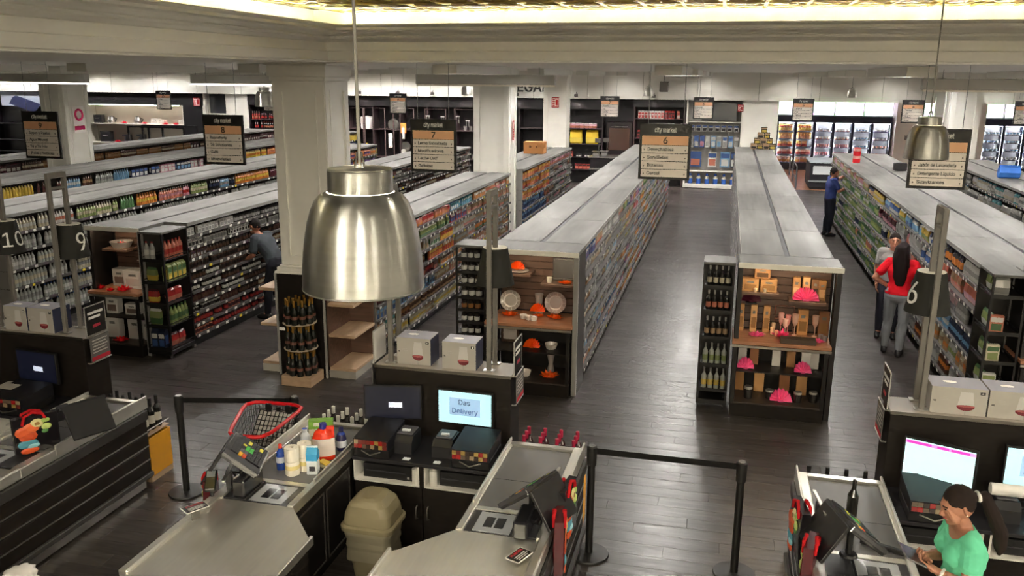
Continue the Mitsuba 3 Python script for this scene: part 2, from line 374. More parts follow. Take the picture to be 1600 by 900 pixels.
def red_sign(parent, M, w=0.22, h=0.30):
    m = MB().box(-w / 2, w / 2, -0.006, 0, 0, h, '#8e1c1c')
    m.box(-w / 2 + 0.02, w / 2 - 0.02, -0.009, -0.006, 0.03, h - 0.03, '#e9d9cf')
    for i in range(4): m.box(-w / 2 + 0.03, -w / 2 + 0.10, -0.011, -0.009, 0.05 + i * 0.055, 0.08 + i * 0.055, '#8e1c1c')
    m.box(0.01, w / 2 - 0.03, -0.011, -0.009, 0.06, h - 0.07, '#8e1c1c')
    return m
single('hydrant_sign', red_sign(None, None).move(TR(-5.0, 25.68, 3.02)), 'vc_satin', 'small red hydrant sign on the white column at the far end of the gondola', 'sign')
single('fire_sign', red_sign(None, None, 0.14, 0.42).move(TR(-4.595, 18.8, 2.55, 90)), 'vc_satin', 'narrow red and white notice on the side of the column right of sign 7', 'sign')
m = MB().box(0, 0.008, -0.19, 0.19, -0.32, 0.30, '#f1ece8')
ring = [[0.012, math.cos(a) * 0.12, math.sin(a) * 0.12 + 0.1] for a in np.arange(20) * math.pi / 10]
m.tube(ring, 0.028, '#c2225e', 6, closed=True).box(0.008, 0.012, -0.17, 0.17, -0.26, -0.16, '#c2225e')
single('round_sign', m.move(TR(-15.18, 18.0, 2.85)), 'vc_satin', 'round pink ring sign on the white column at far left', 'sign')
m2 = MB().box(-0.2, 0.2, -0.01, 0, -0.3, 0.3, '#f4eef0')
m2.tube([[math.cos(a) * 0.12, -0.015, math.sin(a) * 0.12 + 0.06] for a in np.arange(20) * math.pi / 10], 0.028, '#c24a78', 6, closed=True)
single('round_sign', m2.move(TR(6.35, 29.0, 2.55)), 'vc_satin', 'round pink ring sign on a white board beside the right pendant lamp', 'sign')
struct('trim_2', MB().box(6.1, 6.6, 29.0, 29.1, 0, 3.4, '#d8d4d0'), 'white_paint', label='white board behind the right pendant lamp')

# ------------------------------------------------------------------ luminaires over the aisles
def trough(L):
    p = Proto()
    m = MB()
    for s in (-1, 1): m.box(s * 0.16 - 0.008, s * 0.16 + 0.008, -L / 2, L / 2, -0.12, 0, '#d5d2c8')
    for s in (-1, 1): m.box(-0.16, 0.16, s * L / 2 - 0.008, s * L / 2 + 0.008, -0.12, 0, '#d5d2c8')
    m.box(-0.16, 0.16, -L / 2, L / 2, -0.012, 0, '#d5d2c8')
    p.add('housing', m, 'vc_satin')
    p.add('diffuser', MB().raw([[-0.14, -L / 2 + 0.02, -0.03], [0.14, -L / 2 + 0.02, -0.03], [0.14, L / 2 - 0.02, -0.03], [-0.14, L / 2 - 0.02, -0.03]], [[0, 2, 1], [0, 3, 2]], '#ffffff'), 'vc_glow',
          emit=np.array(NEUTRAL) * STORE_LAMP)
    return p
tr_proto = trough(3.0)
for xa, who in ((-0.75, 'sixth'), (2.15, 'fifth'), (-3.65, 'seventh'), (-6.5, 'eighth'), (-9.3, 'ninth'), (-12.6, 'tenth'), (5.2, 'fourth'), (8.6, 'third'), (-19.0, 'far left')):
    for i, ya in enumerate((12.6, 18.2, 23.8, 29.2)):
        if who == 'far left' and i == 0: continue
        tr_proto.put('aisle_luminaire', TR(xa, ya, ZS - 0.004), f'recessed white ceiling luminaire over the {who} aisle, ' + ('nearest', 'second', 'third', 'farthest')[i] + ' of its row', 'ceiling light', 'ceiling luminaires over the aisles')

def linear_lamp(x0, x1, y, z, lit, label):
    k = thing('suspended_lamp', label, 'lamp')
    part(k, 'housing', MB().box(x0, x1, y - 0.07, y + 0.07, z, z + 0.17, '#b9b6ae', 0.006), 'vc_satin')
    mm = MB().box(x0 + 0.02, x1 - 0.02, y - 0.06, y + 0.06, z - 0.03, z - 0.002, '#fff6e6')
    part(k, 'diffuser', mm, 'vc_glow', emit=(np.array(WARM) * 4.0 if lit else None))
    for xx in (x0 + 0.3, x1 - 0.3): part(k, 'hanger', MB().tube([[xx, y, z + 0.17], [xx, y, ZS]], 0.006, '#8a877f', 5), 'vc_satin')
linear_lamp(-15.76, -12.68, 15.4, 3.74, True, 'lit linear lamp hanging in front of the far left column')
linear_lamp(-10.27, -8.38, 15.4, 3.745, True, 'lit linear lamp hanging above sign 8')
linear_lamp(-5.6, -3.0, 15.4, 3.78, False, 'unlit grey linear lamp hanging across the column right of sign 7')
linear_lamp(3.0, 4.8, 15.4, 3.765, False, 'unlit grey linear lamp hanging above sign 5')
for i, xa in enumerate((-29.5, -26.0, -22.5, -17.0, -14.0, -10.8)):  # unseen row added to brighten the left shelves and fascia
    tr_proto.put('aisle_luminaire', TR(xa, 30.7 if i > 2 else 30.9, ZS - 0.004, 90), 'added ceiling luminaire along the back wall, ' + ('first', 'second', 'third', 'fourth', 'fifth', 'sixth')[i] + ' from the left', 'ceiling light', 'added ceiling luminaires along the back wall')
# ------------------------------------------------------------------ downlights in the ceiling over the checkouts
for i, (x, y) in enumerate(((-3.2, 6.6), (-0.6, 6.8), (1.9, 6.8), (-3.4, 3.0), (0.0, 3.6), (3.4, 5.4), (-1.6, 0.6), (2.4, 0.8))):
    k = thing('ceiling_downlight', 'round downlight in the dark ceiling over the checkouts, ' + ('first', 'second', 'third', 'fourth', 'fifth', 'sixth', 'seventh', 'eighth')[i] + ' from the cornice', 'ceiling light', 'checkout downlights')
    part(k, 'ring', MB().lathe([(0.13, ZC - 0.03), (0.15, ZC - 0.03), (0.15, ZC - 0.019), (0.13, ZC - 0.019), (0.13, ZC - 0.03)], '#2a2620', 24, (x, y, 0)), 'vc_satin')
    a = np.arange(20) * math.pi / 10
    part(k, 'lens', MB().raw(np.vstack([np.c_[x + 0.13 * np.cos(a), y + 0.13 * np.sin(a), np.full(20, ZC - 0.024)], [[x, y, ZC - 0.024]]]), [[(q + 1) % 20, q, 20] for q in range(20)], '#fff4e0'), 'vc_glow', emit=np.array(WARM) * CHECKOUT_LAMP)
# unseen fill panels added behind and right of the camera, brightening pendant and columns
for i, (x, y) in enumerate(((-3.0, -2.0), (0.5, -2.0), (4.0, -2.0), (8.5, 0.5), (8.5, 5.0))):
    k = thing('ceiling_panel_light', 'square fill light panel added out of view, ' + ('first', 'second', 'third', 'fourth', 'fifth')[i] + ' from the left', 'ceiling light', 'added fill light panels')
    part(k, 'frame', MB().tube([[x - .6, y - .6, ZC - .03], [x + .6, y - .6, ZC - .03], [x + .6, y + .6, ZC - .03], [x - .6, y + .6, ZC - .03]], .02, '#c9c6bd', 4, closed=True), 'vc_satin')
    part(k, 'diffuser', MB().raw([[x - .6, y - .6, ZC - .03], [x + .6, y - .6, ZC - .03], [x + .6, y + .6, ZC - .03], [x - .6, y + .6, ZC - .03]], [[0, 2, 1], [0, 3, 2]], '#ffffff'), 'vc_glow', emit=np.array(WARM) * FILL_PANEL)
# ------------------------------------------------------------------ packaged goods: one builder per kind, coloured by a scheme (body, accent, cap)
def k_bottle(b, a, cp):      # drink bottle
    return MB().lathe([(0.001, 0), (0.036, 0.0), (0.038, 0.02), (0.038, 0.07, a), (0.038, 0.14), (0.036, 0.17), (0.016, 0.225), (0.0155, 0.235, cp), (0.0155, 0.26, cp), (0.001, 0.26)], b, 8)
def k_wine(b, a, cp):
    return MB().lathe([(0.001, 0), (0.036, 0), (0.037, 0.05, a), (0.037, 0.13), (0.037, 0.18), (0.014, 0.225), (0.0135, 0.24, cp), (0.0145, 0.30, cp), (0.001, 0.30)], b, 8)
def k_jar(b, a, cp):
    return MB().lathe([(0.001, 0), (0.034, 0), (0.036, 0.015, a), (0.036, 0.065), (0.034, 0.08), (0.029, 0.086), (0.033, 0.088, cp), (0.033, 0.108, cp), (0.001, 0.109)], b, 8)
def k_can(b, a, cp):
    return MB().lathe([(0.001, 0), (0.036, 0, cp), (0.037, 0.006, b), (0.037, 0.04, a), (0.037, 0.085, b), (0.037, 0.106, cp), (0.035, 0.112, cp), (0.001, 0.111)], b, 8)
def boxy(w, d, h, b, a, cp):
    m = MB().box(-w / 2, w / 2, -d / 2, d / 2, 0, h, b)
    f = -d / 2 - 0.0012
    def q(x0, x1, z0, z1, col): m.raw([[x0, f, z0], [x1, f, z0], [x1, f, z1], [x0, f, z1]], [[0, 1, 2], [0, 2, 3]], col)
    q(-w * 0.44, w * 0.44, h * 0.62, h * 0.90, cp); q(-w * 0.38, w * 0.38, h * 0.10, h * 0.52, a)
    for s in (-1, 1):
        x = s * (w / 2 + 0.0012)
        v = [[x, -d * 0.35, h * 0.2], [x, d * 0.35, h * 0.2], [x, d * 0.35, h * 0.8], [x, -d * 0.35, h * 0.8]]
        m.raw(v, [[0, 1, 2], [0, 2, 3]] if s > 0 else [[0, 2, 1], [0, 3, 2]], a)
    return m
def k_cereal(b, a, cp): return boxy(0.19, 0.065, 0.28, b, a, cp)
def k_smallbox(b, a, cp): return boxy(0.11, 0.06, 0.15, b, a, cp)
def k_carton(b, a, cp):
    m = boxy(0.085, 0.085, 0.19, b, a, cp)
    m.prism([(-0.0425, 0.19), (0.0425, 0.19), (0.004, 0.225), (-0.004, 0.225)], -0.0425, 0.0425, 'x', b)
    return m
def pillow(w, d, h, b, a, cp, nz=5):
    ws = [(0.46, 0.06, 0), (0.5, 0.5, 0.1), (0.5, 0.95, 0.45), (0.48, 0.6, 0.85), (0.47, 0.05, 1.0)]
    v = []
    for x, dd, z in ws:
        for sx, sy in ((-1, -1), (0, -1.25), (1, -1), (1, 1), (0, 1.25), (-1, 1)): v.append([sx * x * w, sy * dd * d * 0.42, z * h])
    v = np.array(v); m = MB(); cols = [b, a, b, cp]
    for k in range(4):
        f = []
        for i in range(6):
            j = (i + 1) % 6; f += [[k * 6 + i, k * 6 + j, k * 6 + 6 + j], [k * 6 + i, k * 6 + 6 + j, k * 6 + 6 + i]]
        f = np.array(f) - k * 6
        m.add((v[k * 6:k * 6 + 12], f), cols[k])
    return m
def k_bag(b, a, cp): return pillow(0.17, 0.08, 0.23, b, a, cp)
def k_pouch(b, a, cp): return pillow(0.12, 0.06, 0.16, b, a, cp)
def k_jug(b, a, cp):
    m = MB()
    prof = [(0.075, 0.04, 0), (0.078, 0.043, 0.03), (0.078, 0.043, 0.15), (0.06, 0.036, 0.19), (0.028, 0.022, 0.215)]
    n = 8; an = np.arange(n) * 2 * math.pi / n + math.pi / n
    for k in range(4):
        (a0, b0, z0), (a1, b1, z1) = prof[k], prof[k + 1]
        v = np.vstack([np.c_[a0 * np.cos(an), b0 * np.sin(an), np.full(n, z0)], np.c_[a1 * np.cos(an), b1 * np.sin(an), np.full(n, z1)]])
        i = np.arange(n); j = (i + 1) % n
        m.raw(v, np.vstack([np.c_[i, j, j + n], np.c_[i, j + n, i + n]]), a if k == 1 else b)
    m.lathe([(0.024, 0.212, cp), (0.022, 0.25, cp), (0.001, 0.251)], cp, 8)
    m.box(0.052, 0.07, -0.012, 0.012, 0.14, 0.225, b).box(0.02, 0.07, -0.012, 0.012, 0.205, 0.225, b)
    return m
def k_tub(b, a, cp):
    return MB().lathe([(0.001, 0), (0.045, 0), (0.05, 0.03, a), (0.054, 0.075), (0.057, 0.076, cp), (0.057, 0.088, cp), (0.001, 0.089)], b, 10)
def k_block(b, a, cp):      # slim pack with a see-through look: tea, sachets
    return boxy(0.075, 0.12, 0.11, b, a, cp)
KINDS = {'juice_bottle': (k_bottle, 0.082, 0.26, 'bottle', 'vc_gloss'), 'wine_bottle': (k_wine, 0.082, 0.30, 'bottle', 'vc_gloss'), 'glass_jar': (k_jar, 0.078, 0.109, 'jar', 'vc_gloss'), 'food_can': (k_can, 0.08, 0.112, 'can', 'vc_satin'),
         'cereal_box': (k_cereal, 0.197, 0.28, 'box', 'vc_satin'), 'small_box': (k_smallbox, 0.116, 0.15, 'box', 'vc_satin'), 'drink_carton': (k_carton, 0.092, 0.225, 'carton', 'vc_satin'),
         'snack_bag': (k_bag, 0.178, 0.23, 'bag', 'vc_gloss'), 'food_pouch': (k_pouch, 0.126, 0.16, 'pouch', 'vc_gloss'), 'detergent_jug': (k_jug, 0.168, 0.251, 'jug', 'vc_satin'), 'plastic_tub': (k_tub, 0.12, 0.089, 'tub', 'vc_satin'),
         'tea_box': (k_block, 0.081, 0.11, 'box', 'vc_satin')}
COL = {'red': '#b3201c', 'orange': '#d9701c', 'yellow': '#e0b52c', 'green': '#3f6b3a', 'lime': '#83944a', 'blue': '#2a4f95', 'sky': '#5d93bd', 'purple': '#543a72', 'pink': '#c9798a', 'white': '#d8d5cd', 'cream': '#cdbf9f',
       'brown': '#4e2f20', 'dark': '#191414', 'black': '#121212', 'grey': '#85837f', 'amber': '#8f5420', 'wine': '#43151c', 'teal': '#2f7f86', 'silver': '#aaa8a2', 'tan': '#ab8459', 'salmon': '#cf6a4c', 'navy': '#1f2947', 'clear': '#a9aca3'}
def mute(h, k=0.26, v=0.80):      # printed packs: duller than pure pigment
    q = np.array([int(h[i:i + 2], 16) for i in (1, 3, 5)], float); g = q.mean(); q = (q * (1 - k) + g * k) * v
    return '#%02x%02x%02x' % tuple(int(t) for t in q)
COL = {k: mute(h) for k, h in COL.items()}
def S(kind, b, a, cp, w=1.0): return (kind, b, a, cp, w)
proto_cache = {}
def good(kind, b, a, cp):
    key = (kind, b, a, cp)
    if key not in proto_cache:
        mb = KINDS[kind][0](COL[b], COL[a], COL[cp]); proto_cache[key] = (mb.arr(), {})
    return proto_cache[key]
def good_dict(key):
    (v, f, col), memo = proto_cache[key]
    if 'd' not in memo: memo['d'] = mikit.ply((v, f), KINDS[key[0]][4], smooth=True, uv=color_uv(col))
    return memo['d']
NICE = {k: k for k in COL}; NICE.update(sky='sky-blue', dark='dark-brown', wine='wine-red', silver='silver-grey')
ORD = ['top', 'second', 'third', 'fourth', 'fifth', 'sixth', 'seventh', 'eighth', 'ninth', 'tenth', 'eleventh']
records = []      # every packaged product of the shelves: kind key, matrix, score, label, group
def score(P, N, kind, s):
    d = np.asarray(P) - eye; L = np.linalg.norm(d); q = np.array([rt2 @ d, dn2 @ d, fw @ d])
    if q[2] < 0.2: return 0.0
    px, py = 800 + F_PX * q[0] / q[2], 450 + F_PX * q[1] / q[2]
    if not (-20 < px < 1620 and -20 < py < 920): return 0.0
    return KINDS[kind][1] * KINDS[kind][2] * s * s / L ** 2 * max(0.06, -float(np.dot(d, N)) / L)

used_texts = set()
def uniq(cands):
    for t in cands:
        if t not in used_texts and len(t.split()) <= 16: used_texts.add(t); return t
    return min(cands, key=lambda t: len(t.split()))

def stock(face, along, a0, a1, level, fixed, direction, z, clear, pal, seed, where, nth, blk=(0.35, 0.9), fill=0.96, back=0.0):
    """one row of goods on one shelf. along 'y': the row runs in y on the plane x = fixed, facing +x or -x (direction); along 'x': it faces -y."""
    r = random.Random(seed)
    cur, prev = a0 + 0.02, None
    blocks = []
    while cur < a1 - 0.08:
        L = r.uniform(*blk)
        choice = r.choices(pal, [p[4] for p in pal])[0]
        if prev and choice[:4] == prev[:4] and len(pal) > 1: choice = r.choices(pal, [p[4] for p in pal])[0]
        prev = choice
        blocks.append((cur, min(cur + L, a1 - 0.02), choice)); cur += L
    mid = (a0 + a1) / 2
    for i, (u0, u1, (kind, b, a, cp, w)) in enumerate(blocks):
        _, kw, kh, cat, _ = KINDS[kind]
        good(kind, b, a, cp)
        s = min(1.25, (clear - 0.012) * r.uniform(0.84, 0.97) / kh)
        step = kw * s + 0.004
        nb = blocks[i + 1 if i + 1 < len(blocks) else i - 1][2]
        end = 'near end' if (u0 + u1) / 2 < a0 + (a1 - a0) * 0.3 else ('far end' if (u0 + u1) / 2 > a0 + (a1 - a0) * 0.7 else 'middle')
        kn = kind.replace('_', ' ')
        o = ORD[level] + ' shelf'
        text = uniq([f'{NICE[b]} {kn} with {NICE[a]} label, {o}, {end} of {where}', f'{NICE[b]} {kn} with {NICE[a]} label beside {NICE[nb[1]]} ones, {o}, {where}',
                     f'{NICE[b]} {kn} with {NICE[cp]} top beside {NICE[nb[1]]} ones, {o}, {where}', f'{NICE[b]} {kn}, {NICE[a]} label, {NICE[cp]} top, {o}, {end} of {where}'])
        u = u0 + step / 2
        while u + step / 2 < u1 + 0.004:
            if r.random() < fill:
                j = r.uniform(-0.006, 0.006)
                dpt = 0.055 * s + 0.012 + j + back
                if along == 'y':
                    P = (fixed - direction * dpt, u, z); rz = 90 * direction; N = (direction, 0, 0)
                else:
                    P = (u, fixed + dpt, z); rz = 0; N = (0, -1, 0)
                records.append(((kind, b, a, cp), TR(*P, rz + r.uniform(-4, 4), s), score((P[0], P[1], z + kh * s / 2), N, kind, s), text, f'{kn}s on {where}', cat))
            u += step

# ------------------------------------------------------------------ gondolas
DK = '#1d1c1b'
def gondola(name, x0, x1, y0, y1, top, where, faces, split=True, base_y0=None):
    """faces: list of (side +1/-1, shelf heights from the floor up, stock spec per shelf)"""
    k = thing('gondola', GL[name], 'shelving')
    m = MB().box(x0 + 0.07, x1 - 0.07, y0, y1, 0.0, 0.11, '#0e0e0e')
    part(k, 'plinth', m, 'vc_satin')
    xm = (x0 + x1) / 2
    part(k, 'back_panel', MB().box(xm - 0.03, xm + 0.03, y0, y1, 0.11, top - 0.02, '#2a2725'), 'vc_satin')
    # top: two rows of sheet-metal panels with open joints and a channel between
    gap = 0.03
    n = max(2, round((y1 - y0) / 1.83)); L = (y1 - y0) / n
    for side in (-1, 1):
        a, b = (x0 + 0.012, xm - gap) if side < 0 else (xm + gap, x1 - 0.012)
        d = shape(MB().box(a, b, 0.007, L - 0.007, top - 0.022, top, '#85847f', 0.004), 'gondola_metal')
        for i in range(n): part(k, 'top_panel', d, M=TR(0, y0 + i * L, 0))
    rim = MB().box(xm - gap, xm + gap, y0, y1, top - 0.05, top - 0.014, '#15151a')
    part(k, 'top_channel', rim, 'vc_satin')
    tags = MB(); any_tag = False
    for side, zs, spec in faces:
        xf = x1 if side > 0 else x0
        lip = MB().box(min(xf, xf - side * 0.012), max(xf, xf - side * 0.012), y0, y1, top - 0.05, top - 0.0, '#6d6c69')
        part(k, 'top_rail', lip, 'vc_satin')
        for i, z in enumerate(zs):
            zt = zs[i + 1] if i + 1 < len(zs) else top - 0.03
            sh = MB().box(min(xf, xm + side * 0.03), max(xf, xm + side * 0.03), y0, y1, z - 0.018, z, '#3a3836')
            sh.box(min(xf, xf + side * 0.010), max(xf, xf + side * 0.010), y0, y1, z - 0.034, z + 0.006, '#3d3b39')
            part(k, 'shelf', sh, 'vc_satin')
            level = len(zs) - 1 - i
            r = random.Random(1000 + hash_(where) + i + 50 * side)
            y = y0 + 0.06
            while y < y1 - 0.06:
                w = 0.026 + 0.012 * r.random()
                if r.random() < 0.86:
                    xo = xf + side * 0.012
                    v = [[xo, y - w, z - 0.036], [xo, y + w, z - 0.036], [xo + side * 0.010, y + w, z + 0.004], [xo + side * 0.010, y - w, z + 0.004]]
                    v[2][0] -= side * 0.008; v[3][0] -= side * 0.008
                    tags.raw(v, [[0, 1, 2], [0, 2, 3]] if side > 0 else [[0, 2, 1], [0, 3, 2]], '#dedcd6' if r.random() < 0.9 else '#d8c23a')
                    any_tag = True
                y += 0.13 + 0.16 * r.random()
            sp = spec(level, len(zs))
            for (a0, a1, pal, kw) in sp:
                stock(k, 'y', max(a0, y0), min(a1, y1), level, xf, side, z + 0.001, zt - z - 0.03, pal, hash_(where) + 131 * i + 17 * side + int(a0 * 10), where, level, **kw)
        for ye in (y0 + 0.01, y1 - 0.01):
            part(k, 'end_upright', MB().box(min(xf - side * 0.03, xm), max(xf - side * 0.03, xm), ye - 0.01, ye + 0.01, 0.0, top - 0.02, '#6a6865'), 'vc_satin')
    done = {f[0] for f in faces}
    for side in (-1, 1):
        if side in done: continue
        xf = x1 if side > 0 else x0
        for z in faces[0][1]:
            part(k, 'shelf', MB().box(min(xf, xm + side * 0.03), max(xf, xm + side * 0.03), y0, y1, z - 0.03, z, '#3a3836'), 'vc_satin')
    if any_tag: part(k, 'price_tags', tags, 'vc_satin', kind='stuff')
    return k
def hash_(s):
    h = 7
    for ch in s: h = (h * 31 + ord(ch)) % 100003
    return h
def levels(z0, z1, n): return [z0 + (z1 - z0) * i / (n - 1) for i in range(n)]
W = {}
GL = {'67': 'long gondola with grey metal top left of aisle 6 with orange display', '56': 'long gondola with grey metal top right of aisle 6 with pink display', '45': 'long gondola with grey metal top beside the woman in red', '34': 'gondola at the far right edge behind sign 5',
      '78': 'gondola of colourful packets behind the big pendant lamp', '78b': 'short gondola of orange packs between the two rear columns', '89': 'gondola of dark jars beside the bending man', '910': 'gondola of juice bottles under sign 9', '1011': 'second gondola from the left with yellow bottles on top shelf', '1112': 'leftmost gondola, only its top shelf showing'}
W['67'] = 'gondola left of aisle 6'
W['56'] = 'gondola with pink display'
W['45'] = 'gondola beside red-shirted woman'
W['34'] = 'far right gondola'
W['78'] = 'gondola behind big pendant'
W['78b'] = 'gondola between rear columns'
W['89'] = 'gondola beside bending man'
W['910'] = 'juice gondola under sign 9'
W['1011'] = 'second leftmost gondola'
W['1112'] = 'leftmost gondola'

jars_dark = [S('glass_jar', 'dark', 'brown', 'black', 3), S('glass_jar', 'black', 'white', 'black', 2), S('glass_jar', 'brown', 'dark', 'grey', 2), S('glass_jar', 'wine', 'brown', 'black', 1), S('tea_box', 'brown', 'grey', 'dark', 1), S('glass_jar', 'amber', 'cream', 'brown', 1), S('glass_jar', 'silver', 'dark', 'black', 1)]
jars_red = [S('glass_jar', 'wine', 'red', 'black', 3), S('glass_jar', 'salmon', 'wine', 'dark', 2), S('glass_jar', 'amber', 'red', 'brown', 1)]
def s89(level, n):
    if level == 0: return [(0, 12.0, [S('small_box', 'white', 'grey', 'silver'), S('small_box', 'white', 'dark', 'white')], {}), (12.0, 15.4, [S('glass_jar', 'black', 'grey', 'black')], {}), (15.4, 17.6, [S('small_box', 'white', 'brown', 'white', 2), S('small_box', 'cream', 'brown', 'white')], {}), (17.6, 40, jars_dark, {})]
    if level == 1: return [(0, 40, [S('glass_jar', 'silver', 'grey', 'dark', 2), S('glass_jar', 'black', 'grey', 'silver', 2), S('small_box', 'white', 'dark', 'grey', 1)], {})]
    if level >= n - 2: return [(0, 40, jars_red, {})]
    if level == 5 or level == 4: return [(0, 40, jars_dark + [S('glass_jar', 'silver', 'white', 'black', 2), S('glass_jar', 'tan', 'cream', 'dark', 2)], {})]
    return [(0, 40, jars_dark, {})]
gondola('89', -8.60, -7.42, 10.72, 25.0, 1.86, W['89'], [(1, levels(0.18, 1.66, 10), s89)])

J = lambda b, a, cp, w=1: S('juice_bottle', b, a, cp, w)
def s910(level, n):
    if level == 0: return [(10.6, 11.5, [J('cream', 'white', 'white')], {}), (11.5, 12.1, [J('white', 'salmon', 'white')], {}), (12.1, 13.2, [J('cream', 'lime', 'white'), J('lime', 'cream', 'white')], dict(blk=(0.4, 0.6))), (13.2, 13.65, [J('green', 'green', 'green')], {}), (13.65, 14.3, [J('orange', 'yellow', 'orange')], {}),
                          (14.3, 15.35, [J('pink', 'red', 'white'), J('salmon', 'pink', 'white')], {}), (15.35, 16.0, [J('lime', 'cream', 'green')], {}), (16.0, 17.0, [J('black', 'navy', 'black'), J('sky', 'grey', 'navy')], dict(blk=(0.35, 0.5))), (17.0, 18.5, [J('orange', 'yellow', 'orange')], dict(blk=(2, 2.1))), (18.5, 18.9, [J('wine', 'wine', 'dark')], {}),
                          (18.9, 19.3, [J('salmon', 'orange', 'orange')], {}), (19.3, 20.9, [J('wine', 'dark', 'silver')], dict(blk=(2, 2.1))), (20.9, 22.0, [J('clear', 'grey', 'clear')], dict(blk=(2, 2.1))), (22.0, 22.6, [J('green', 'lime', 'green')], {}), (22.6, 40, [J('orange', 'salmon', 'orange', 3), J('salmon', 'purple', 'white', 2), J('tan', 'orange', 'navy', 1)], {})]
    if level == 1: return [(0, 22.6, [J('clear', 'white', 'dark', 2), J('silver', 'white', 'dark', 1)], {}), (22.6, 40, [J('orange', 'salmon', 'orange', 3), J('purple', 'salmon', 'white', 1)], {})]
    if level in (4, 5): return [(0, 40, [J('clear', 'white', 'blue', 2), J('silver', 'cream', 'blue', 2), J('clear', 'grey', 'white', 1)], {})]
    return [(0, 40, [J('clear', 'cream', 'dark', 3), J('silver', 'white', 'white', 2), J('cream', 'grey', 'tan', 1), J('white', 'grey', 'silver', 1)], {})]
gondola('910', -11.75, -10.42, 10.55, 25.0, 1.86, W['910'], [(1, levels(0.16, 1.56, 6), s910)])
def s1011(level, n):
    if level == 0: return [(0, 14.6, [J('yellow', 'yellow', 'dark')], dict(blk=(3, 3.1))), (14.6, 15.4, [J('brown', 'wine', 'brown')], {}), (15.4, 15.9, [J('sky', 'white', 'blue')], {}), (15.9, 16.3, [J('brown', 'tan', 'dark')], {}), (16.3, 16.9, [J('clear', 'grey', 'white')], {}), (16.9, 17.5, [J('sky', 'sky', 'sky')], {}), (17.5, 18.6, [S('small_box', 'navy', 'white', 'blue')], dict(blk=(2, 2.1))),
                          (18.6, 20.6, [S('small_box', 'blue', 'white', 'navy'), S('small_box', 'pink', 'white', 'white'), S('small_box', 'navy', 'sky', 'white')], {}), (20.6, 21.2, [J('salmon', 'red', 'salmon')], {}), (21.2, 21.9, [J('clear', 'white', 'grey')], {}), (21.9, 22.3, [J('brown', 'dark', 'brown')], {}), (22.3, 23.8, [J('yellow', 'orange', 'cream')], dict(blk=(0.7, 0.8))), (23.8, 24.5, [J('orange', 'salmon', 'red')], {}), (24.5, 25.4, [J('yellow', 'tan', 'orange')], {}), (25.4, 26.8, [J('white', 'lime', 'lime')], dict(blk=(2, 2.1))), (26.8, 27.2, [J('green', 'lime', 'green')], {}), (27.2, 27.7, [J('red', 'wine', 'red')], {}), (27.7, 29.5, [J('navy', 'blue', 'blue')], dict(blk=(2, 2.1))), (29.5, 40, [J('yellow', 'yellow', 'yellow')], {})]
    return [(0, 40, [J('lime', 'tan', 'green', 2), J('navy', 'sky', 'blue', 2), J('yellow', 'tan', 'dark', 2)], {})]
gondola('1011', -14.8, -13.45, 11.5, 30.6, 1.86, W['1011'], [(1, levels(1.05, 1.55, 3), s1011)])
gondola('1112', -18.2, -16.9, 12.5, 30.6, 1.86, W['1112'], [(1, levels(1.3, 1.56, 2), lambda l, n: [(0, 40, [J('amber', 'tan', 'dark', 2), J('brown', 'cream', 'black'), J('wine', 'white', 'dark'), S('small_box', 'wine', 'white', 'dark')], {})])])

